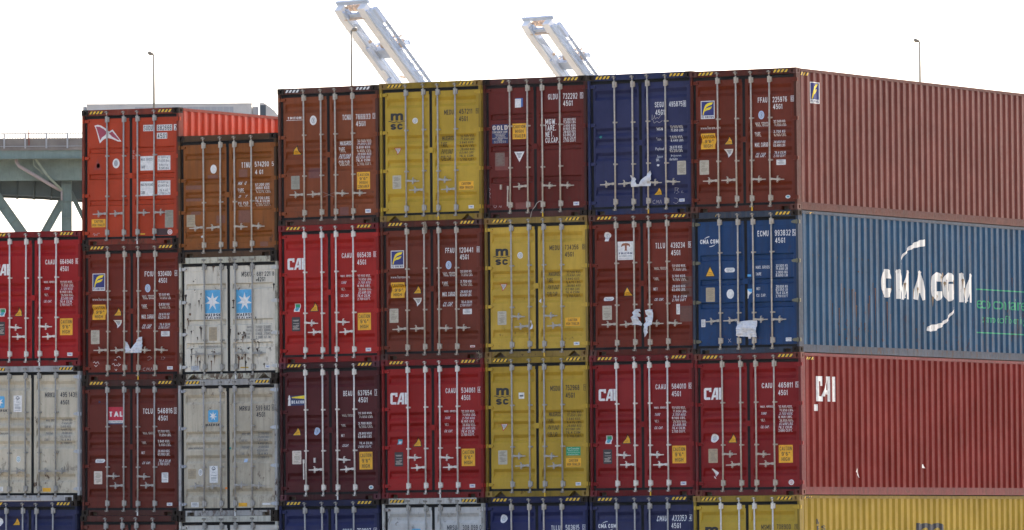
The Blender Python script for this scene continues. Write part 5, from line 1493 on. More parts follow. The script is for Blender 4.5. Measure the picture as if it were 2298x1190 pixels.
def gasket_mesh(right, H):
    X = XR if right else XL; bm = bmesh.new(); y0, y1 = DY-.012, DY+.05
    xa, xb = (1.209, 2.377) if right else (.062, 1.2065)
    add_box(bm, xa, y0, H-.192, xb, y1, H-.128); add_box(bm, xa, y0, .118, xb, y1, .168)
    add_box(bm, xa, y0+.003, .1685, X[0]-.001, y1, H-.1925); add_box(bm, X[5]+.001, y0+(.010 if right else .003), .1685, xb, y1, H-.1925)
    # rubber lip that folds over at mid height of the joint
    if not right: add_box(bm, 1.172, y0-.006, H-.26, 1.236, y0-.0005, H-.13)
    return mesh_of('gasket', bm)
def frame_mesh(H, notch):
    bm = bmesh.new()
    for s in (0, 1):
        X = lambda a: W-a if s else a
        a, b = sorted((X(.005), X(.0605))); add_box(bm, a, .012, .1185, b, .205, H-.1185)
        a, b = sorted((X(.0605), X(.10))); add_box(bm, a, .125, .1185, b, .205, H-.1185)
        a, b = sorted((X(.005), X(.10))); add_box(bm, a, L-.20, .0, b, L-.012, H-.004)
        a, b = sorted((X(.008), X(.068))); add_box(bm, a, .2055, H-.072, b, L-.2005, H-.010)      # top side rail
        a, b = sorted((X(.010), X(.060))); add_box(bm, a, .2055, .010, b, L-.2005, .158)          # bottom side rail
        a, b = sorted((X(.006), X(.020))); add_box(bm, a, .2056, .152, b, L-.2006, .1585+.004)
    add_box(bm, .1625, .016, H-.125, W-.1625, .20, H-.003)
    add_box(bm, .1625, L-.2, H-.125, W-.1625, L-.02, H-.003); add_box(bm, .11, L-.2, .004, W-.11, L-.02, .165)
    for sgn in (0, 1):                                                                            # short fillets beside the castings
        X = lambda a: W-a if sgn else a
        a, b = sorted((X(.0605), X(.1622))); add_box(bm, a, .03, H-.128, b, .19, H-.1186)
    z0, z1 = .003, .1175
    half = [(.1625,z0+.0),(.205,z0),(.205,.080),(.375,.080),(.375,z0)] if notch == 'pocket' else [(.1625,z0),(.20,z0),(.335,.109),(.365,.109),(.485,z0)]
    pts = half+[(W-a, b) for a, b in half[::-1]]+[(W-.1625, z1), (.1625, z1)]
    tri = tessellate_polygon([[Vector((a, b, 0)) for a, b in pts]])
    f = [bm.verts.new((a, .018, b)) for a, b in pts]; k = [bm.verts.new((a, .14, b)) for a, b in pts]
    for t in tri:
        bm.faces.new([f[i] for i in t]); bm.faces.new([k[i] for i in t[::-1]])
    for i in range(len(pts)):
        j = (i+1) % len(pts); bm.faces.new((f[i], f[j], k[j], k[i]))
    return mesh_of('frame', bm)
def casting_mesh(right, top):
    """corner casting with a real oblong hole in its front and in its outer side face"""
    bm = bmesh.new(); A, B, C = .162, .178, .118
    def holed(o, e1, e2, n, w, h, hc, hw, hh, dep):
        o, e1, e2, n = map(Vector, (o, e1, e2, n)); N = 16
        hole = []
        for k in range(N):
            a = 2*math.pi*(k+.5)/N; c, s = math.cos(a), math.sin(a)
            x = hw/2*c; z = (hh/2-hw/2)*(1 if s > 0 else -1)+hw/2*s
            hole.append((hc[0]+x, hc[1]+z))
        P = lambda a, b, d=0: o+e1*a+e2*b+n*d
        hv = [bm.verts.new(P(*q)) for q in hole]; iv = [bm.verts.new(P(*q, dep)) for q in hole]
        cr = [bm.verts.new(P(*q)) for q in ((w,0),(w,h),(0,h),(0,0))]
        mid = {}
        q4 = N//4
        for s_ in range(4):
            c_ = cr[(s_+1) % 4]
            idx = [s_*q4+q4//2+k for k in range(-0, q4+1)]
            c_ = cr[[1,2,3,0][s_]]
        # fan: each corner takes a quarter of the hole
        for s_ in range(4):
            c_ = [cr[1], cr[2], cr[3], cr[0]][s_]
            for k in range(s_*q4, s_*q4+q4-1): bm.faces.new((c_, hv[k+1], hv[k]))
            nx = [cr[1], cr[2], cr[3], cr[0]][(s_+1) % 4]; k = s_*q4+q4-1
            bm.faces.new((c_, nx, hv[(k+1) % N], hv[k]))
        for k in range(N): bm.faces.new((hv[k], hv[(k+1) % N], iv[(k+1) % N], iv[k]))
        bm.faces.new(iv[::-1])
    hz = .062 if not top else C-.062
    holed((0,0,0), (1,0,0), (0,0,1), (0,1,0), A, C, (.086, hz), .051, .078, .05)
    holed((0,B,0), (0,-1,0), (0,0,1), (1,0,0), B, C, (B-.10, hz), .051, .078, .05)
    v = [bm.verts.new(p) for p in ((A,0,0),(A,B,0),(A,B,C),(A,0,C),(0,0,0),(0,B,0),(0,B,C),(0,0,C))]
    for f in ((0,1,2,3),(1,5,6,2),(3,2,6,7),(4,5,1,0)): bm.faces.new([v[i] for i in f])
    bmesh.ops.remove_doubles(bm, verts=bm.verts, dist=1e-5)
    if right:
        for q in bm.verts: q.co.x = W-q.co.x
    return mesh_of('corner_casting', bm)
def side_mesh(H, right):
    bm = bmesh.new(); z0, z1 = .158, H-.070; pr = [(.2055, .036), (.254-.068, .036)]
    y = .254; pts = [(.2056, .036*(1-(.2056-.186)/.068))]
    while y < L-.30:
        pts += [(y, 0), (y+.072, 0), (y+.140, .036), (y+.2105, .036)]; y += .2785
    pts += [(L-.2006, .036)]
    col = []
    for yy, d in pts:
        x = (W-.011-d) if right else (.011+d)
        col.append((bm.verts.new((x, yy, z0)), bm.verts.new((x, yy, z1))))
    for a, b in zip(col, col[1:]):
        bm.faces.new((a[0], b[0], b[1], a[1]) if right else (b[0], a[0], a[1], b[1]))
    return mesh_of('side_wall', bm, recalc=False)
def sheet_mesh(name, x0, y0, z0, x1, y1, z1):
    bm = bmesh.new(); add_box(bm, x0, y0, z0, x1, y1, z1); return mesh_of(name, bm)
def roof_mesh(H):
    bm = bmesh.new(); y = .21; a = []
    while y < L-.22:
        for d, q in ((0,0),(.012,.03),(.012,.11),(0,.14)): a.append((y+q, H-.018+d))
        y += .209
    vs = [(bm.verts.new((.069, q, z)), bm.verts.new((W-.069, q, z))) for q, z in a]
    for p, q in zip(vs, vs[1:]): bm.faces.new((p[0], p[1], q[1], q[0]))
    return mesh_of('roof', bm)
def rod_mesh(H, clips, bent=0.):
    bm = bmesh.new(); y = .032; r = .0175
    add_tube(bm, [(0, y, .10), (bent, y, H*.4), (bent*.4, y, H*.7), (0, y, H-.07)], r, 12)
    for z, sg in ((H-.215, 1), (.262, -1)):
        add_box(bm, -.034, .010, z-.062, .022, DY-.001, z+.062); add_box(bm, .0225, .024, z-.050, .052, DY-.001, z+.050)
        for dz in (-.042, .042): add_box(bm, -.030, .004, z+dz-.008, -.016, .0095, z+dz+.008); add_box(bm, .032, .018, z+dz-.007, .045, .0235, z+dz+.007)
    for z in clips:
        add_box(bm, -.030, .011, z-.017, .026, DY-.001, z+.017); add_box(bm, .0265, .036, z-.013, .056, DY-.001, z+.013)
    for z, sg in ((H-.060, 1), (.098, -1)):       # cam hooks in their keepers
        add_box(bm, -.024, .006, z-.030, .024, .017 if 0 else .0155, z-.006) if 0 else None
        add_tube(bm, [(0, y-.004, z-sg*.05), (0, y-.008, z-sg*.005)], .022, 10)
        add_box(bm, -.032, -.004, z-.006, -.012, .0150, z+.010, 1); add_box(bm, .012, -.004, z-.012, .036, .0150, z+.004, 1)
        add_box(bm, -.014, -.010, z+sg*.010-.010, .014, .0150, z+sg*.010+.012)
        add_box(bm, -.042, -.002, z-.018, -.0325, .0150, z+.018, 1); add_box(bm, .0365, -.002, z-.022, .045, .0150, z+.012, 1)
    return mesh_of('lock_rod', bm, 2)
def handle_mesh(kind, way):
    bm = bmesh.new(); w_ = way
    def bx(a, b, *q):
        a, b = sorted((a*w_, b*w_)); add_box(bm, a, q[0], q[1], b, q[2], q[3])
    if kind == 'hang':            # arm unhooked and hanging straight down
        add_box(bm, -.060, .0, -.06, -.022, .020, .02); add_box(bm, -.055, .002, -.40, -.030, .014, -.0605)
        bx(.20, .235, .012, -.05, .05, .05)
        return mesh_of('door_handle', bm)
    bx(.0, .058, -.004, -.024, .0135, .026)
    v = [(.0585, .020), (.17, .015), (.24, .013), (.335, .008)]
    for (a, ha), (b, hb) in zip(v, v[1:]):
        add_beam(bm, (a*w_, .002, .004-.012*(a > .1)), (b*w_, .002, -.008), .011, ha+hb)
    c = .185                      # catch and hasp that hold the arm
    bx(c-.034, c+.034, .010, -.030, .060, .026)
    bx(c-.013, c+.013, -.012, -.050, -.0041, .050)
    add_tube(bm, [(c*w_+.018*math.cos(t), -.008, -.052+.018*math.sin(t)) for t in (2*math.pi*k/10 for k in range(11))], .007, 6)
    add_tube(bm, [(c*w_-w_*.01, -.008, .048), (c*w_+w_*.012, -.012, .064), (c*w_+w_*.028, -.008, .058)], .009, 6)
    return mesh_of('door_handle', bm)
def hinge_mesh(right):
    bm = bmesh.new()
    pts = [(.048,-.034),(.115,-.034),(.168,-.017),(.175,0),(.168,.017),(.115,.034),(.048,.034)]
    f = [bm.verts.new((a, .030, b)) for a, b in pts]; k = [bm.verts.new((a, DY-.0005, b)) for a, b in pts]
    bm.faces.new(f); bm.faces.new(k[::-1])
    for i in range(len(pts)):
        j = (i+1) % len(pts); bm.faces.new((f[i], f[j], k[j], k[i]))
    add_box(bm, .020, .0035, -.040, .052, .029, .040); add_tube(bm, [(.046, .018, -.046), (.046, .018, .046)], .015, 8)
    if right:
        for q in bm.verts: q.co.x = W-q.co.x
        # the outer hinge ear wraps a little past the post
        add_box(bm, W-.004, .030, -.036, W+.012, .075, .036)
    return mesh_of('hinge', bm)
RUBBER = flat('rubber_seal', (.013,.012,.0105), .8, .35, 5, .2)
CAMS = flat('cam_hook_steel', (.20,.17,.13), .5, .3, 30)
STEEL_RUST = paint('rusted_casting', (.022,.014,.008), 91, .6, .0, .5, .75)
UNDER = flat('dark_underside', (.03,.028,.025), .8)
FLOORM = flat('plywood_floor', (.10,.07,.045), .8)
ROD = {k: flat('rod_'+k, v, rg, .25, 22, .5, mt) for k, v, rg, mt in (('warm', (.43,.36,.265), .42, .1), ('grey', (.35,.315,.26), .42, .1), ('bright', (.64,.575,.475), .34, .1), ('dull', (.29,.265,.215), .55, .0))}
def container(c, r, sp, loc, roll, label):
    H = sp.get('H', 2.896); st = sp.get('door', 'wide'); key = '%d_%d' % (c, r); seed = c*4.1+r*1.7
    body = paint('paint_'+key, sp['rgb'], seed, sp.get('dirt', .3), sp.get('rust', 0), sp.get('chips', .3), sp.get('rough', .42))
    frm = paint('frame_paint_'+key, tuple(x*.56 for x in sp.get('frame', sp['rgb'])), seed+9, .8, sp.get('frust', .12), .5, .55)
    cas = STEEL_RUST if sp.get('cast') is None else paint('casting_paint_'+key, sp['cast'], seed+5, .5, .1, .5, .5)
    rod = ROD[sp.get('rods', 'warm')]
    rt = thing('shipping_container', label, 'shipping container', loc, 'shipping containers stacked in the yard'); rt.rotation_euler = (0, -roll, 0)
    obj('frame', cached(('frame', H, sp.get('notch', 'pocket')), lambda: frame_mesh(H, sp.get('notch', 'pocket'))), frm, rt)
    for rg in (0, 1):
        for tp in (0, 1):
            o = obj('corner_casting', cached(('cast', rg, tp), lambda: casting_mesh(rg, tp)), cas, rt); o.location.z = (H-.118) if tp else 0
    skin = paint('side_paint_'+key, sp.get('skin', sp['rgb']), seed+3, sp.get('sdirt', sp.get('dirt', .3)*.8), sp.get('srust', sp.get('rust', 0)), sp.get('chips', .3), .38, .25, .12, sp.get('sheen', .3))
    for rg in (0, 1): obj('side_wall', cached(('side', H, rg), lambda: side_mesh(H, rg)), skin, rt)
    obj('roof', cached(('roof', H), lambda: roof_mesh(H)), body, rt)
    obj('end_wall', cached(('end', H), lambda: sheet_mesh('end_wall', .1005, L-.10, .1655, W-.1005, L-.06, H-.1255)), body, rt)
    obj('floor', cached(('floor',), lambda: sheet_mesh('floor', .0605, .1405, .004, W-.0605, L-.201, .15)), FLOORM, rt)
    pr = profile(st, H); doors = []
    clips = sp.get('clips') or ((1.898, 1.035) if H > 2.7 else (1.163,))
    rx = (.62, 1.042, 1.386, 1.809)
    hs = sp.get('hand', 'out'); hz = sp.get('hz', .643)
    plan = [(-1, hz), (-1, hz), (1, hz), (1, hz)] if hs == 'out' else [(1, .842), (-1, .640), (1, .842), (-1, .640)]
    for dr in (0, 1):
        d = obj('door', cached(('door', dr, st, H), lambda: door_mesh(dr, st, H)), body, rt); doors.append(d)
        obj('gasket', cached(('gasket', dr, H), lambda: gasket_mesh(dr, H)), RUBBER, d)
        for q in (0, 1):
            i = dr*2+q; rnd = random.Random(key+str(i))
            o = obj('lock_rod', cached(('rod', H, tuple(clips), i % 2), lambda: rod_mesh(H, clips, .006*(-1)**i)), [rod, CAMS], d); o.location = (rx[i], 0, rnd.uniform(-.006, .006))
            way, z = plan[i]; kd = 'hang' if i in sp.get('hang', ()) else 'arm'
            o = obj('door_handle', cached(('handle', kd, way), lambda: handle_mesh(kd, way)), rod, d); o.location = (rx[i], 0, z+rnd.uniform(-.006, .006)); o.rotation_euler = (0, rnd.uniform(-.03, .03), 0)
        for z in ((2.654, 1.862, 1.057, .255) if H > 2.7 else (2.345, 1.64, .96, .265)):
            o = obj('hinge', cached(('hinge', dr), lambda: hinge_mesh(dr)), body if 'hinge' not in sp else paint('hinge_paint_'+key, sp['hinge'], seed, .4, .3), d); o.location.z = z
    if sp.get('plate', True):
        bm = bmesh.new(); z = H/2+.02; add_box(bm, 1.150, .052, z-.055, 1.268, DY-.001-.012, z+.055) if 0 else add_box(bm, 1.150, .036, z-.055, 1.268, .0535, z+.055); add_box(bm, 1.128, .04, z-.022, 1.1495, DY+.003, z+.03)
        new('joint_plate', bm, body, doors[1])
    if sp.get('seal'):
        bm = bmesh.new(); add_tube(bm, [(1.40, -.014, .10), (1.415, -.016, .07)], .006, 6); add_box(bm, 1.400, -.022, .0, 1.428, -.012, .072)
        new('seal_tag', bm, ink(sp['seal']), doors[1])
    # marks painted or stuck on the doors, and warning stripes on the header
    mk = [t for t in FRONT_MARKS.get((c, r), [])]
    cu = [a for X in (XL, XR) for a in (X[1]-.004, X[1], X[2], X[3], X[4], X[4]+.004)]
    put_marks(mk, lambda u, z: door_depth(pr, u, z, H), cu, [z for z, _ in pr]+[.2915, .2945, H-.2985, H-.2955], lambda u: doors[0] if u < 1.21 else doors[1], lambda u, z, d, lift: (u, d-lift, z))
    stp = sp.get('stripe', 'both'); ya = sp.get('stripecol', 'yellow'); S = []
    if stp in ('both', 'left'): S.append(('hazard', 'hazard_stripe', ya, (.365, H-.063, .35, .062)))
    if stp in ('both', 'right'): S.append(('hazard', 'hazard_stripe', ya, (2.085, H-.063, .35, .062)))
    if stp == 'right': S.append(('hazard', 'hazard_stripe', ya, (.47 if c == 5 else .555, H-.063, .09 if c == 5 else .03, .062)))
    put_marks(S, lambda u, z: .016, [], [], lambda u: rt, lambda u, z, d, lift: (u, d-lift, z))
    if c == 7:
        sw = [o for o in rt.children if o.name.startswith('side_wall')][1]
        def sdepth(y, z):
            if z > H-.070: return -.003
            t = (y-.254) % .2785
            return 0 if t < .072 else .036*(t-.072)/.068 if t < .140 else .036 if t < .2105 else .036*(1-(t-.2105)/.068)
        cuts = [.254+.2785*k+q for k in range(44) for q in (0, .072, .140, .2105)]
        put_marks(SIDE_MARKS.get(r, []), sdepth, cuts, [H-.070], lambda u: sw, lambda u, z, d, lift: (W-.011-d+lift, u, z))
    return rt, doors
# ---------------------------------------------------------------- the stacks
MAROON = (.125,.030,.024); MUST = (.44,.285,.055); RED = (.24,.022,.024); GREYP = (.40,.41,.42); NAVY = (.026,.034,.105)
SPEC = {
 (0,0): dict(rgb=(0.296,0.0049,0.004), cast=(.16,.016,.016), rods='bright', hand='pair', seal='offwhite', dirt=.12),
 (0,1): dict(rgb=(.51,.435,.305), frame=(.60,.57,.51), rods='dull', dirt=.5, rust=.35, hand='out', hinge=(.45,.45,.44), plate=False),
 (0,2): dict(rgb=(.018,.022,.066), rods='grey'),
 (1,0): dict(rgb=(.375,.038,.007), frame=(.30,.045,.018), frust=.45, door='slim_mid', hz=.672, rods='grey', seal='offwhite', dirt=.25),
 (1,1): dict(rgb=(0.1479,0.016,0.004), rods='warm', seal='yellow', dirt=.35),
 (1,2): dict(rgb=(.112,.015,.006), rods='grey', hand='pair', seal='offwhite', frame=(.11,.032,.02), frust=.1),
 (1,3): dict(rgb=(0.13,0.03,0.017), rods='grey', stripe='none'),
 (2,0): dict(rgb=(.23,.068,.009), frame=(.12,.055,.018), frust=.3, H=2.591, stripe='none', rods='warm', dirt=.45, rust=.12, hz=.637),
 (2,1): dict(rgb=(.60,.53,.40), frame=(.78,.72,.52), frust=1.3, H=2.591, door='slim_low', stripe='none', rods='dull', rust=.45, dirt=.55, clips=(.827,), hz=.54, notch='peak', plate=False, hinge=(.45,.43,.38), seal='offwhite'),
 (2,2): dict(rgb=(.465,.39,.27), frame=(.62,.58,.50), frust=.9, rods='grey', dirt=.6, rust=.55, plate=False, hinge=(.46,.46,.45), seal='offwhite'),
 (2,3): dict(rgb=(.53,.48,.39), frame=(.78,.72,.56), frust=1.0, H=2.591, stripe='none', rods='dull', rust=.6, plate=False),
 (3,0): dict(rgb=(.20,.046,.011), frame=(.155,.05,.028), frust=.35, rods='warm', stripecol='offwhite', dirt=.35, rust=.06),
 (3,1): dict(rgb=(.335,.0125,.007), cast=(.16,.016,.016), rods='bright', hand='pair', seal='offwhite', dirt=.15),
 (3,2): dict(rgb=(.07,.0075,.007), cast=(.09,.024,.03), rods='bright', hand='pair', hang=(0,), seal='offwhite', dirt=.2),
 (3,3): dict(rgb=(0.019,0.022,0.07), rods='grey'),
 (4,0): dict(rgb=(.44,.275,.026), cast=(.22,.13,.03), notch='peak', rods='grey', hand='pair', dirt=.18, seal='yellow'),
 (4,1): dict(rgb=(0.132,0.0215,0.0064), rods='warm', cast=(.07,.03,.022), dirt=.3),
 (4,2): dict(rgb=(.265,.0085,.006), cast=(.15,.014,.015), rods='bright', hand='pair', seal='offwhite', dirt=.18),
 (4,3): dict(rgb=(.53,.49,.42), frame=(.78,.72,.60), frust=1.2, rods='dull', rust=.9, plate=False),
 (5,0): dict(rgb=(0.1107,0.0102,0.004), frame=(.11,.03,.022), frust=.4, door='slim_high', rods='warm', stripe='right', hang=(0,), seal='yellow', dirt=.4, rust=.04),
 (5,1): dict(rgb=(.49,.305,.037), frame=(.40,.25,.05), frust=.2, cast=(.20,.11,.03), notch='peak', rods='grey', hand='pair', seal='yellow', dirt=.28, rust=.05),
 (5,2): dict(rgb=(.415,.255,.024), cast=(.26,.16,.035), notch='peak', rods='grey', hand='pair', seal='yellow', dirt=.22),
 (5,3): dict(rgb=(0.02,0.024,0.08), rods='warm'),
 (6,0): dict(rgb=(0.0238,0.0266,0.0729), frame=(.026,.036,.10), frust=.3, rods='warm', seal='yellow', dirt=.35),
 (6,1): dict(rgb=(0.1393,0.016,0.004), rods='warm', cast=(.08,.03,.02), dirt=.35),
 (6,2): dict(rgb=(.20,.007,.006), cast=(.15,.014,.015), rods='bright', hand='pair', seal='yellow', dirt=.18),
 (6,3): dict(rgb=(0.028,0.03,0.076), rods='grey', dirt=.45),
 (7,0): dict(rgb=(0.1277,0.0182,0.004), sheen=0.13, skin=(.115,.021,.011), cast=(.10,.035,.022), rods='warm', seal='yellow', dirt=.25),
 (7,1): dict(rgb=(0.0076,0.0383,0.1065), sheen=0.12, skin=(.010,.052,.100), frame=(.055,.075,.105), frust=.5, door='slim_blue', rods='warm', stripe='right', rust=.14, dirt=.6, hz=.677, clips=(2.06,.83), hinge=(.16,.15,.09), chips=.7, srust=.3, sdirt=.9),
 (7,2): dict(rgb=(.20,.0065,.0055), sheen=0.06, skin=(.135,.008,.0045), frame=(.22,.028,.024), frust=.1, cast=(.14,.035,.02), rods='warm', hand='pair', dirt=.22),
 (7,3): dict(rgb=(0.43,0.28,0.03), sheen=0.06, skin=(.30,.195,.024), cast=(.25,.15,.035), notch='peak', rods='bright', hand='pair', dirt=.2),
}
LABEL = {
 (0,0): 'bright red container crowning the outermost left stack, seen against the green bridge piers',
 (0,1): 'pale grey container cut by the photo edge, below a bright red one, with dark rods',
 (0,2): 'navy container beneath the pale grey one in the outermost left stack',
 (1,0): 'orange red container with a pink pennant flag on its door, topmost of its stack',
 (1,1): 'maroon container with yellow flag emblem and torn white paper, beneath the orange red one',
 (1,2): 'dark brown container with a red and white square plaque across its left door',
 (1,3): 'plain brown container without stripes at the foot of the stack under the plaque',
 (2,0): 'ochre brown container with reddish repaint patches and a rusty frame, lowest topped stack',
 (2,1): 'rust spotted off white container with two blue panels bearing white stars',
 (2,2): 'dirty grey container with one small blue star badge and brown rust runs',
 (2,3): 'white container with a rusty header at the foot of the stack below the star badge',
 (3,0): 'reddish brown container with white header stripes and a tall yellow four line caution sign',
 (3,1): 'bright red container with white letter mark directly below the reddish brown one',
 (3,2): 'dark plum container with a white lighthouse and yellow beam on its door',
 (3,3): 'navy container under the plum lighthouse one, its header smeared pale blue',
 (4,0): 'mustard container in the top row with a round sticker, beside a brown one',
 (4,1): 'maroon container with a yellow flag emblem, directly below the top row mustard container',
 (4,2): 'red container with white letter mark above a rusty white container',
 (4,3): 'rusty white container beneath a red one, orange rust under its header',
 (5,0): 'maroon container with a navy sign and a wide yellow caution sign side by side',
 (5,1): 'mustard container in the second row with an oval sticker and peeling sill paint',
 (5,2): 'mustard container with a green sticker above its small orange caution sign',
 (5,3): 'navy container with an oval white emblem, standing under the mustard one with green sticker',
 (6,0): 'navy container in the top row with torn white plastic across its handles',
 (6,1): 'brown container with a square white plaque bearing a brown pillar shaped letter',
 (6,2): 'red container with white letter mark standing above a navy container with white swoosh lettering',
 (6,3): 'faded navy container with white swoosh lettering, at the foot of its stack',
 (7,0): 'maroon corner container with ribbed side, topmost at right, yellow flag emblem twice',
 (7,1): 'weathered blue container whose ribbed side carries huge white letters and two swooshes',
 (7,2): 'red container with ribbed red side bearing a white letter mark, between blue and mustard ones',
 (7,3): 'mustard container with a ribbed mustard side at the foot of the right corner stack',
}
#  column: x, y, drop of its top below the tallest, roll, sideways shift of each box
STACK = {0: (-17.2813,.0055,-2.8499,-.0065,(.036,.022,-.042)), 1: (-14.8009,.0622,-.2907,-.0058,(.004,.025,.010,-.029)), 2: (-12.3386,-.0478,-.932,.0007,(.013,.018,-.016,-.014)),
 3: (-9.8793,-.0286,-.0087,.0034,(.016,.009,.001,-.037)), 4: (-7.4011,-.0078,.015,.001,(.006,.008,.006,-.002)), 5: (-4.9549,.0719,.0227,.0007,(.001,.011,0,-.030)),
 6: (-2.4783,.0302,.0152,.0032,(.014,.018,-.004,-.029)), 7: (0,-.0855,0,.0026,(-.012,0,.027,-.032))}
BOX = {}
for c, (x, y, dz, ro, dxs) in STACK.items():
    z = 11.584+dz; xx = x
    for r, dx in enumerate(dxs):
        h = SPEC[c, r].get('H', 2.896); z -= h*math.cos(ro); xx += h*math.sin(ro)
        BOX[c, r] = container(c, r, SPEC[c, r], (xx+dx*math.cos(ro), y, z+dx*math.sin(ro)), ro, LABEL[c, r])
# ---------------------------------------------------------------- loose things on the doors
SHEET = flat('torn_plastic', (.60,.585,.56), .5, .22, 7)
def printed():
    m, n, l, b = nodes('printed_sheet', .5); v = coords(n, l, 3, (1, 1, 1))
    wv = n.new('ShaderNodeTexWave'); wv.bands_direction = 'Z'; wv.inputs['Scale'].default_value = 9; wv.inputs['Distortion'].default_value = 1.5; wv.inputs['Detail'].default_value = 3; l.new(v, wv.inputs['Vector'])
    c = mixc(n, l, mul(n, l, ramp(n, l, wv.outputs['Fac'], .8, .86), ramp(n, l, noise(n, l, v, 26, 3), .45, .55)), (.62,.60,.56), (.34,.36,.42))
    c = mixc(n, l, mul(n, l, ramp(n, l, noise(n, l, v, 6, 4), .5, .7), .5), c, (.36,.34,.31))
    l.new(c, b.inputs['Base Color']); return m
PRINTED = printed()
def on_box(c, r, u, y, z):
    rt = BOX[c, r][0]; m = Matrix.Translation(rt.location) @ rt.rotation_euler.to_matrix().to_4x4()
    return m @ Vector((u, y, z))
def torn(c, r, outlines, name, label, cat, mat=SHEET, yb=.0, marks_=()):
    """crumpled torn film: a dense sheet cut to the outline, folded by noise, with thickness"""
    from mathutils import noise as nz
    bm = bmesh.new()
    for pts in outlines:
        u0 = min(p[0] for p in pts); u1 = max(p[0] for p in pts); z0 = min(p[1] for p in pts); z1 = max(p[1] for p in pts)
        P, F = poly_shape(pts); vs = [bm.verts.new((a, 0, b)) for a, b in P]
        for f in F:
            try: bm.faces.new([vs[i] for i in f])
            except ValueError: pass
    n = 14
    us = [v.co.x for v in bm.verts]; zs = [v.co.z for v in bm.verts]
    for k in range(1, n):
        for no, a, b in (((1,0,0), min(us), max(us)), ((0,0,1), min(zs), max(zs))):
            q = a+(b-a)*k/n; bmesh.ops.bisect_plane(bm, geom=bm.verts[:]+bm.edges[:]+bm.faces[:], plane_co=(q*no[0], 0, q*no[2]), plane_no=no)
    for v in bm.verts:
        d = nz.noise(Vector((v.co.x*7, c*3+r, v.co.z*7)))*.060+nz.noise(Vector((v.co.x*19, c+r*5, v.co.z*19)))*.034
        v.co.y = yb-.014+d
    g = bmesh.ops.extrude_face_region(bm, geom=bm.faces[:])
    for v in g['geom']:
        if isinstance(v, bmesh.types.BMVert): v.co.y += .003
    rt = BOX[c, r][0]; o = new(name, bm, mat); o.matrix_world = Matrix.Translation(rt.location) @ rt.rotation_euler.to_matrix().to_4x4()
    return tag(o, label, cat)
torn(6,0, TORN['a'], 'torn_plastic_sheet', 'torn white plastic sheet caught on the handles of the navy top row container', 'plastic sheet')
torn(1,1, TORN['b'], 'torn_paper_sheet', 'torn white paper hanging across the door joint of the left maroon container', 'paper sheet', PRINTED)
torn(6,1, TORN['c'], 'torn_plastic_sheet', 'shredded white plastic hanging on the handles of the brown plaque container', 'plastic sheet', PRINTED)
torn(7,1, TORN['d'], 'paper_bundle', 'white document bundle hung across the joint of the blue container doors', 'paper bundle', PRINTED, yb=-.02)
torn(5,1, TORN['e'], 'torn_paper_sheet', 'small white paper scrap on the rods of the second row mustard container', 'paper scrap')
def cord(c, r, pts, rad, name, label, cat, mat):
    bm = bmesh.new()
    for q in pts: add_tube(bm, [on_box(c, r, *p) for p in q], rad, 5)
    return tag(new(name, bm, mat), label, cat)
cord(5,0, TORN['cord'], .007, 'loose_cord', 'pale loose cord dangling over the sill of the maroon container with navy sign', 'cord', flat('pale_cord', (.45,.40,.33), .8))
TW = flat('dry_twine', (.30,.23,.15), .9)
cord(4,1, TORN['twine1'], .005, 'dry_twine_knot', 'tuft of dry twine hanging from the second rod top of the maroon flag container', 'twine', TW)
cord(4,1, TORN['twine2'], .005, 'dry_twine_knot', 'dry twine snagged on the lower right corner of the maroon flag container', 'twine', TW)
cord(3,0, TORN['wire'], .003, 'tie_wire', 'thin crossed tie wire between the handles of the reddish brown container', 'wire', flat('thin_wire', (.25,.22,.19), .6))
# ---------------------------------------------------------------- the road bridge far behind
DB = 740.; PXM = FPX/DB
E1 = Vector((math.cos(YAW), -math.sin(YAW), 0)); E2 = Vector((math.sin(YAW), math.cos(YAW), 0))
def B(px, py, dy=0): return at(px, py, DB+dy)
GREEN = paint('bridge_green_paint', (.17,.215,.175), 3, .35, .0, 0, .55, 0); GREEND = flat('bridge_inner_green', (.065,.09,.078), .6, .3, .3)  # second green is darkened: under-deck shade of the inner girders put into the colour
CONC = flat('bridge_concrete', (.20,.165,.13), .9, .25, .5); RAILM = flat('bridge_rail_steel', (.34,.33,.31), .6); PIPEM = flat('bridge_drain_pipe', (.33,.27,.25), .6)
br = thing('road_bridge', 'green steel road bridge on braced piers with railing behind the left stacks', 'bridge', (B(60,330).x, B(60,330).y, 0))
def bp(name, bm, m): o = new(name, bm, m); o.parent = br; o.matrix_parent_inverse = Matrix.Translation(-br.location); return o
zd = B(60, 331).z
def along(px, z, dy=0):           # point above photo column px on the bridge line at height z
    p = B(px, 331, dy); return Vector((p.x, p.y, z))
X0, X1 = -700, 2700
bm = bmesh.new(); add_beam(bm, along(X0, zd-.15, 8.5), along(X1, zd-.15, 8.5), 17, .3); bp('deck_slab', bm, CONC)
for dy, nm in ((.2, 'barrier'), (16.8, 'barrier')):
    bm = bmesh.new(); add_beam(bm, along(X0, zd+.45, dy), along(X1, zd+.45, dy), .3, .9); bp(nm, bm, CONC)
bm = bmesh.new(); add_beam(bm, along(X0, zd+1.38, .15), along(X1, zd+1.38, .15), .10, .10); add_beam(bm, along(X0, zd+.10, -.02), along(X1, zd+.10, -.02), .08, .06)
k = 0
px = X0
while px < 700:
    add_beam(bm, along(px, zd-.1, -.06), along(px, zd+1.36, -.06), .13, .13); px += 47.3
px = -60
while px < 640:
    add_beam(bm, along(px, zd+.9, .15), along(px, zd+1.34, .15), .05, .05); px += 5.9
bp('railing', bm, RAILM)
bm = bmesh.new(); add_beam(bm, along(X0, zd-.62, .3), along(X1, zd-.62, .3), .35, .92); add_beam(bm, along(X0, zd-1.10, .3), along(X1, zd-1.10, .3), .9, .05); bp('fascia_girder', bm, GREEN)
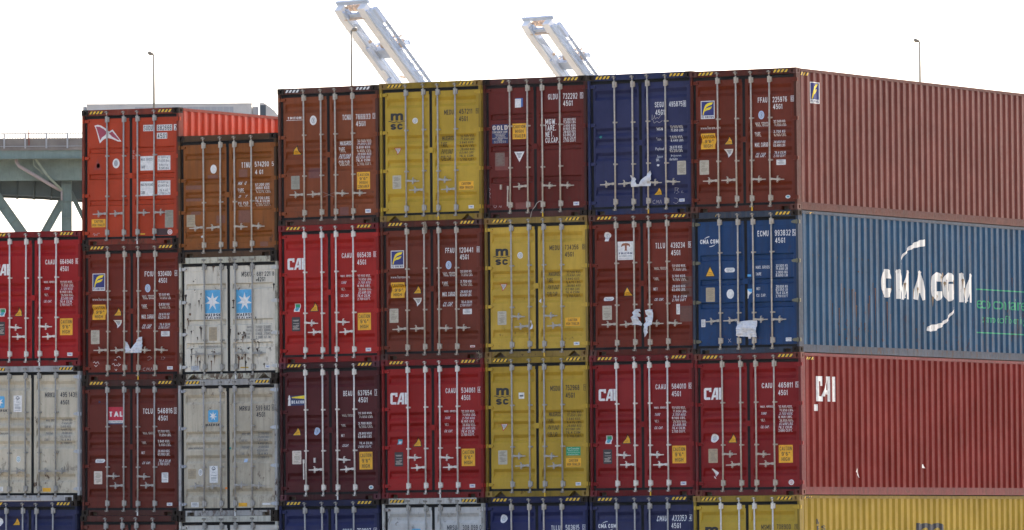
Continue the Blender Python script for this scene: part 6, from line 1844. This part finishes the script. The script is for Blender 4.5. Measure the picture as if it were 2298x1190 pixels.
bm = bmesh.new(); add_beam(bm, along(X0, zd-1.75, 2.4), along(X1, zd-1.75, 2.4), .3, 2.85)
bp('side_girder', bm, GREEN)
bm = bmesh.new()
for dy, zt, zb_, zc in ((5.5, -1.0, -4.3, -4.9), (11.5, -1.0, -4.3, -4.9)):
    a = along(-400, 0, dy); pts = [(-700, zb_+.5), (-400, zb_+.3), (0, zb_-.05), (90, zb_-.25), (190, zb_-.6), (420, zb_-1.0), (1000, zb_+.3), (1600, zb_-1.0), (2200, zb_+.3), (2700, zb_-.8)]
    for (p0, z0), (p1, z1) in zip(pts, pts[1:]):
        q = [along(p0, zd+z0, dy), along(p1, zd+z1, dy), along(p1, zd+zt, dy), along(p0, zd+zt, dy)]
        n_ = E2*.15; v = [bm.verts.new(p-n_) for p in q]+[bm.verts.new(p+n_) for p in q]
        for f in ((0,1,2,3),(7,6,5,4),(0,4,5,1),(2,6,7,3)): bm.faces.new([v[i] for i in f])
        add_beam(bm, q[0], q[1], .7, .12)
    for px in range(-380, 420, 38):
        zz = zb_-.2-.9*max(0, min(1, px/400)); add_beam(bm, along(px, zd+zz, dy-.3), along(px, zd+zt-.1, dy-.3), .12, .3)
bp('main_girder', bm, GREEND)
def girder_piece(name, a, b, wd, ht, mat=GREEN, plates=True):
    bm = bmesh.new(); d = (b-a).normalized(); up = E2
    add_beam(bm, a, b, wd*.96, ht*.25, E2)
    s = d.cross(E2).normalized()
    for sg in (-1, 1): add_beam(bm, a+s*sg*wd/2, b+s*sg*wd/2, .06, ht, E2)
    n = int((b-a).length/1.6)
    for i in range(1, n):
        p = a+(b-a)*i/n; add_beam(bm, p-s*wd*.45, p+s*wd*.45, .08, ht*.8, E2)
    return bp(name, bm, mat)
colx = 149
for px in (800, 1450, 2100, 2650):
    for dy in (3.6, 14): girder_piece('pier_column', along(px, -.03, dy), along(px, zd-3.6, dy), .92, .9)
girder_piece('pier_column', along(colx, -.03, 3.6), along(colx, zd-1.9, 3.6), .92, .9)
girder_piece('pier_column', along(colx+150, -.03, 14), along(colx+150, zd-1.9, 14), .92, .9)
girder_piece('pier_column', along(-330, -.03, 3.6), along(-330, zd-1.9, 3.6), .92, .9)
girder_piece('pier_brace', B(-12, 436, 4), B(56, 532, 4)+(B(56, 532, 4)-B(-12, 436, 4))*1.5, .95, .7)
girder_piece('pier_brace', B(140, 452, 4), B(96, 530, 4)+(B(96, 530, 4)-B(140, 452, 4))*2.0, .7, .6)
girder_piece('pier_brace', B(158, 430, 4.5), B(190, 495, 4.5)+(B(190, 495, 4.5)-B(158, 430, 4.5))*1.5, .35, .5)
bm = bmesh.new(); add_beam(bm, B(-700, 620, 4), B(700, 600, 4), .8, .8); bp('pier_strut', bm, GREEN)
bm = bmesh.new(); add_tube(bm, [B(36, 352, .9), B(37, 364, .9), B(43, 373, .9), B(80, 395, 1.4), B(112, 414, 2.2), B(136, 427, 3)], .17, 10); bp('drain_pipe', bm, PIPEM)
bm = bmesh.new(); add_beam(bm, B(76, 352, .8), B(106, 394, 1.6), .22, .3, E2); add_beam(bm, B(106, 394, 1.6), B(138, 426, 3), .22, .3, E2); add_tube(bm, [B(74, 356, .8), B(76, 372, .9), B(98, 392, 1.2)], .06, 6); bp('deck_bracket', bm, paint('bridge_light_green', (.24,.27,.20), 5, .3, 0, 0, .6, 0))
bm = bmesh.new(); add_tube(bm, [B(138, 424, 3), B(138.5, 450, 3)], .09, 6); bp('down_pipe', bm, PIPEM)
bm = bmesh.new(); add_tube(bm, [along(65, zd+.2, -.1), along(65, zd+1.8, -.1)], .065, 6); bp('rail_marker_post', bm, flat('rusty_red_post', (.22,.06,.04), .7))
# ---------------------------------------------------------------- truck on the bridge
WHITE = flat('truck_white', (.50,.455,.39), .4, .12, .6); GREYB = flat('truck_grey', (.33,.32,.30), .5, .1, .5); DARKG = flat('truck_dark_glass', (.03,.04,.05), .15); TYRE = flat('tyre_rubber', (.02,.02,.02), .8)
tk = thing('semi_truck', 'white semi truck with a long box trailer driving along the bridge', 'truck', along(400, zd, 4))
def tp(name, bm, m, par=None):
    o = new(name, bm, m); o.parent = par or tk
    if par is None: o.matrix_parent_inverse = Matrix.Translation(-tk.location)
    return o
ML = Matrix.Translation(tk.location) @ Matrix(((E1.x, E2.x, 0), (E1.y, E2.y, 0), (0, 0, 1))).to_4x4()
def tl(bm): bmesh.ops.transform(bm, matrix=ML, verts=bm.verts); return bm
xa, xb = (195-400)/PXM, (567-400)/PXM
zt = B(400, 234, 4).z-zd
bm = bmesh.new(); add_box(bm, xa, -1.3, 1.15, xb, 1.3, zt-.12); add_box(bm, xa-.05, -1.33, zt-.12, xb+.05, 1.33, zt); add_box(bm, xa-.05, -1.33, 1.0, xb+.05, 1.33, 1.149)
for i in range(27): add_box(bm, xa+.3+i*.6, -1.325, 1.16, xa+.34+i*.6, -1.3005, zt-.13)
tp('trailer_box', tl(bm), WHITE)
bm = bmesh.new(); add_box(bm, xa-.35, -1.25, 1.0, xa-.06, 1.25, zt-.25); tp('rear_door_frame', tl(bm), GREYB)
bm = bmesh.new(); add_box(bm, xa+4.8, -1.318, 1.9, xb-1.8, -1.3005 if 0 else -1.302, zt-.35); tp('trailer_side_panel', tl(bm), GREYB)
bm = bmesh.new(); add_box(bm, xb+.06, -1.0, 1.6, xb+.62, 1.0, zt-.35); tp('cooling_unit', tl(bm), GREYB)
bm = bmesh.new()
c0 = (585-400)/PXM
prof = [(c0, .9), (c0+2.9, .9), (c0+2.9, 1.9), (c0+2.3, 2.1), (c0+1.9, 3.05), (c0+1.5, 3.6), (c0+1.0, 4.0), (c0+.45, zt+.02), (c0, zt+.03)]
f = [bm.verts.new((a, -1.22, b)) for a, b in prof]; k_ = [bm.verts.new((a, 1.22, b)) for a, b in prof]
bm.faces.new(f); bm.faces.new(k_[::-1])
for i in range(len(prof)):
    j = (i+1) % len(prof); bm.faces.new((f[i], f[j], k_[j], k_[i]))
cab = tp('cab', tl(bm), WHITE)
bm = bmesh.new(); add_box(bm, c0+.06, -1.235, 1.6, c0+.62, -1.2205, zt-.2); tp('cab_side_window', tl(bm), DARKG)
bm = bmesh.new(); add_beam(bm, (c0+2.27, 0, 2.18), (c0+1.93, 0, 2.98), 2.2, .05, Vector((1,0,.4))); tp('windscreen', tl(bm), DARKG)
for wx in (xa+1.0, xa+2.3, xb-2.2, xb-.9, c0+2.0):
    bm = bmesh.new(); add_tube(bm, [(wx, -1.28, .5), (wx, -.95, .5)], .5, 16); add_tube(bm, [(wx, .95, .5), (wx, 1.28, .5)], .5, 16); tp('wheel', tl(bm), TYRE)
# ---------------------------------------------------------------- street lamps on the bridge
POLE = flat('lamp_pole_steel', (.26,.22,.155), .6, .15, .5); LHEAD = flat('lamp_head_shell', (.20,.165,.115), .5)
def lamp(px, top, side, label, dy=1.0):
    base = along(px, zd, dy); zt_ = B(px, top, dy).z
    t = thing('street_lamp', label, 'street lamp', base, 'street lamps along the bridge')
    h = zt_-zd
    bm = bmesh.new(); add_tube(bm, [(0,0,0), (0,0,.35)], .17, 10); add_tube(bm, [(0,0,.35), (0,0,h*.6), (0,0,h)], [.13,.115,.095], 10); o = new('pole', bm, POLE, t)
    bm = bmesh.new(); s = side
    a = E1*s
    pts = [Vector((0,0,h-.12)), a*.10+Vector((0,0,h+.02)), a*.30+Vector((0,0,h+.10)), a*.52+Vector((0,0,h+.17)), a*.60+Vector((0,0,h+.16))]
    add_tube(bm, pts, [.06,.13,.23,.19,.06], 10); new('lamp_head', bm, LHEAD, t)
    return t
lamp(346, 122, -1, 'street lamp on the bridge above the white truck trailer')
lamp(790, 68, 1, 'tallest street lamp, its head in front of the nearer crane boom')
lamp(2066, 93, -1, 'solitary street lamp rising behind the ribbed maroon container side')
# ---------------------------------------------------------------- cables in front of the bridge
def cable(a, b, sag, rad, d, label, mat):
    p, q = at(*a, d), at(*b, d); bm = bmesh.new()
    add_tube(bm, [p.lerp(q, t/16)-Vector((0,0,4*sag*(t/16)*(1-t/16))) for t in range(17)], rad, 5)
    return tag(new('overhead_cable', bm, mat), label, 'cable', 'overhead cables at the left')
CB = flat('black_cable', (.02,.02,.02), .6); CG = flat('grey_cable', (.30,.28,.26), .6)
cable((-400, 430), (420, 570), .6, .035, 420, 'black overhead cable sloping down below the bridge', CB)
cable((-400, 482), (620, 540), 1.2, .04, 560, 'upper pale overhead cable crossing the bridge piers', CG)
cable((-400, 500), (620, 525), .8, .03, 520, 'lower pale overhead cable crossing the bridge piers', CG)
# ---------------------------------------------------------------- ship to shore cranes in the haze
CW = flat('crane_white_paint', (.68,.66,.62), .5, .12, .15); CBL = flat('crane_blue_grey', (.40,.45,.52), .55, .15, .2); CRU = flat('crane_sheaves', (.50,.36,.25), .6, .3, .6)  # blue-grey parts carry the blue shade of the white steel in their colour
def crane(tipx, tipy, D, label, k=1.0):
    tip = at(tipx, tipy, D); al = R(45); th = R(43.7)
    h = E1*math.cos(al)+E2*math.sin(al); s = E1*math.sin(al)-E2*math.cos(al)
    d = h*math.cos(th)-Vector((0,0,1))*math.sin(th); n = h*math.sin(th)+Vector((0,0,1))*math.cos(th)
    base = tip+h*62; t = thing('gantry_crane', label, 'crane', (base.x, base.y, -.03), 'cranes beyond the container stacks')
    inv = Matrix.Translation(-t.location)
    def cp(name, bm, m): o = new(name, bm, m); o.parent = t; o.matrix_parent_inverse = inv; return o
    P = lambda a, b, c: tip+d*a+s*b+n*c        # along boom, across, above
    LB = 62*k; S = 6.6
    for b in (0, S):
        bm = bmesh.new()
        # box girder that tapers at its tip
        q = [(0,-.9),(2.5,-1.2),(LB,-1.2),(LB,1.2),(0,.6)]
        A = [bm.verts.new(P(a, b-.95, c)) for a, c in q]; Z = [bm.verts.new(P(a, b+.95, c)) for a, c in q]
        bm.faces.new(A); bm.faces.new(Z[::-1])
        for i in range(5): bm.faces.new((A[i], A[(i+1) % 5], Z[(i+1) % 5], Z[i]))
        cp('boom_girder', bm, CW)
        bm = bmesh.new(); add_beam(bm, P(.5, b+1.55, -1.0), P(LB, b+1.55, -1.0), .5, .5, n); add_beam(bm, P(1, b+1.25, .2), P(LB, b+1.25, .2), .15, .8, n)
        cp('trolley_rail', bm, CBL)
    bm = bmesh.new(); add_beam(bm, P(1.5, S+2.1, .9), P(LB, S+2.1, .9), .95, .12, n)
    for a in range(2, int(LB), 2): add_beam(bm, P(a+.5, S+2.55, .9), P(a+.5, S+2.55, 2.0), .06, .06, n); add_beam(bm, P(a+.5, S+1.2, .3), P(a+.5, S+2.5, .85), .12, .12, n)
    for c in (1.45, 2.0): add_beam(bm, P(1.5, S+2.55, c), P(LB, S+2.55, c), .05, .05, n)
    add_beam(bm, P(1.2, S+2.1, .5), P(5, S+2.1, .5), 1.0, .9, n)
    cp('walkway', bm, CBL)
    bm = bmesh.new(); add_beam(bm, P(-.3, -1.3, .9), P(-.3, S+1.3, .9), .9, .45, n); add_beam(bm, P(1.9, -.6, -.4), P(1.9, S+.6, -.4), .8, .5, n); add_beam(bm, P(.2, -.4, .3), P(1.9, S*.5, -.3), .2, .2, n); add_beam(bm, P(.2, S+.4, .3), P(1.9, S*.5, -.3), .2, .2, n); cp('boom_tip_beam', bm, CBL)
    bm = bmesh.new()
    for b in (.6, 2.0, 3.4, 4.8): add_tube(bm, [P(1.4, b, 1.2), P(1.4, b+.7, 1.2)], .75, 12); add_beam(bm, P(.4, b+.3, .4), P(2.6, b+.3, 1.9), .25, .25, n)
    add_beam(bm, P(2.5, .4, -.9), P(2.5, S-.4, -.9), .3, .6, n); cp('tip_sheaves', bm, CRU)
    bm = bmesh.new()
    for b in (-1.2, S+1.4): add_tube(bm, [P(-.3, b, 1.2), P(-.3, b, 1.2)+Vector((0,0,1.9))+E1*.9], .07, 6); add_tube(bm, [P(0, b, 1.2), P(.2, b, 1.2)+Vector((0,0,1.5))+E1*.9], .05, 6)
    for i in range(9): add_tube(bm, [P(-.3, -1.2+i*1.1, 1.2), P(-.3, -1.2+i*1.1, 1.2)+Vector((0,0,1.1))], .04, 5)
    cp('tip_antennas', bm, CBL)
    for a0 in (13.2, 31):
        bm = bmesh.new(); add_beam(bm, P(a0, .2, .9), P(a0, S-.2, .9), 2.2, 1.9, n); add_beam(bm, P(a0-.8, -1.4, 2.2), P(a0-.8, S+2.6, 2.2), .9, .5, n); cp('cross_beam', bm, CBL)
        bm = bmesh.new()
        for b in (3.0, 5.6, 7.4): add_tube(bm, [P(a0-1.2, b-.6, 1.6), P(a0-1.2, b+.6, 1.6)], .95, 12); add_beam(bm, P(a0-2.6, b, 1.2), P(a0-2.2, b, 3.0), .3, .4, n)
        add_beam(bm, P(a0+.5, .3, -.8), P(a0+2.2, .9, -1.0), .8, .5, n); cp('cross_beam_sheaves', bm, CRU)
    bm = bmesh.new()
    for i in range(5): add_beam(bm, P(4.0+i*.36, 1.2, -1.0), P(4.0+i*.36, 3.0, -1.0), .22, .1, n)
    add_beam(bm, P(4.0, 1.4, -1.05), P(6.4, 3.3, -1.05), .2, .2, n); add_beam(bm, P(3.9, 3.2, -1.05), P(6.6, 3.2, -1.05), .25, .2, n); cp('service_platform', bm, CBL)
    bm = bmesh.new(); add_beam(bm, P(24, -.0, -1.7), P(28, 0, -1.7), .7, .5, n); add_beam(bm, P(10, 1.5, -1.45), P(16, 1.5, -1.45), .8, .5, n); add_beam(bm, P(18.5, 1.5, -1.6), P(24, 1.5, -1.6), 1.2, .9, n); cp('cable_tray', bm, CBL)
    bm = bmesh.new()
    for i in range(16):
        a0 = 5+i*3.1
        if a0+4 > LB: break
        add_beam(bm, P(a0, S+1.25, -.9), P(a0+1.55, S+2.6, .7), .16, .16, n); add_beam(bm, P(a0+1.55, S+2.6, .7), P(a0+3.1, S+1.25, -.9), .16, .16, n)
        for b_ in (-1.2, S+1.2): add_beam(bm, P(a0, b_, -1.25), P(a0, b_, 1.3), .22, .10, n)
    for b_ in (-1.05, 1.05, S-1.05):
        for c_ in (1.75, 2.25): add_beam(bm, P(3, b_, c_), P(LB, b_, c_), .05, .05, n)
        for i in range(3, int(LB), 3): add_beam(bm, P(i, b_, 1.2), P(i, b_, 2.3), .07, .07, n)
    cp('side_bracing', bm, CBL)
    bm = bmesh.new()
    for a0 in (1.8, 12.0, 20.5):
        add_beam(bm, P(a0, .9, 1.25), P(a0+1.6, .9, 2.6), .5, .35, n); add_beam(bm, P(a0+.4, S-.9, 1.25), P(a0+1.2, S-.9, 2.2), .9, .5, n)
    for a0, b_ in ((6.5, S+2.7), (16, S+2.9), (19.5, S+2.2), (21.5, S+2.9)): add_tube(bm, [P(a0, b_, .9), P(a0, b_, .9)+Vector((0,0,2.3))+E1*.8], .09, 6)
    cp('boom_fitting', bm, CRU)
    bm = bmesh.new(); add_tube(bm, [P(8.2, 3.4, -1.3), P(8.6, 3.4, -1.3)], .38, 10); cp('boom_lamp', bm, CRU)
    # portal: apex frame, legs, sill and hoist ropes
    hg = P(LB, S/2, 0); ap = hg+h*4+Vector((0,0,20))
    bm = bmesh.new()
    for b in (-S/2-4, S/2+4):
        for off, z0 in ((0, .6), (30, .6)): add_beam(bm, (hg+s*b+h*off)*1, Vector(((hg+s*b+h*off).x, (hg+s*b+h*off).y, -.03)), 1.8, 1.8, h)
        add_beam(bm, hg+s*b-Vector((0,0,1.2)), hg+s*b+h*42-Vector((0,0,1.2)), 1.6, 2.2)
        add_beam(bm, hg+s*b, ap+s*b*.4, 1.0, 1.0, h); add_beam(bm, hg+s*b+h*30, ap+s*b*.4, .8, .8, h)
    for off in (0, 30): add_beam(bm, hg+h*off-s*(S/2+4), hg+h*off+s*(S/2+4), 1.5, 2.0)
    add_beam(bm, ap-s*4, ap+s*4, 1.2, 1.2); cp('portal_frame', bm, CW)
    bm = bmesh.new()
    for a0, b in ((12.6, S+.5), (13.5, .5), (15.5, S+.5)): add_tube(bm, [P(a0, b, 2.8), ap+s*(b-S/2)*.5], .09, 5)
    cp('hoist_rope', bm, CG)
    return t
crane(762, 17, 1500., 'nearer pale crane boom leaning over the mustard container, behind a street lamp')
crane(1180, 52, 1640., 'second pale crane boom leaning over the maroon and navy containers', .95)

# ---------------------------------------------------------------- thin sea haze round everything
def haze():
    m = bpy.data.materials.new('sea_haze'); m.use_nodes = True; n = m.node_tree.nodes; n.remove(n['Principled BSDF'])
    v = n.new('ShaderNodeVolumePrincipled'); v.inputs['Color'].default_value = (.93,.95,1,1); v.inputs['Density'].default_value = HAZE; v.inputs['Anisotropy'].default_value = .2
    m.node_tree.links.new(v.outputs[0], n['Material Output'].inputs['Volume'])
    bm = bmesh.new(); add_box(bm, -2600, -600, -1.03, 1400, 2600, 175)
    o = new('haze', bm, m); o['kind'] = 'stuff'; o['label'] = 'thin pale haze over the port'
HAZE = 9e-6
haze()
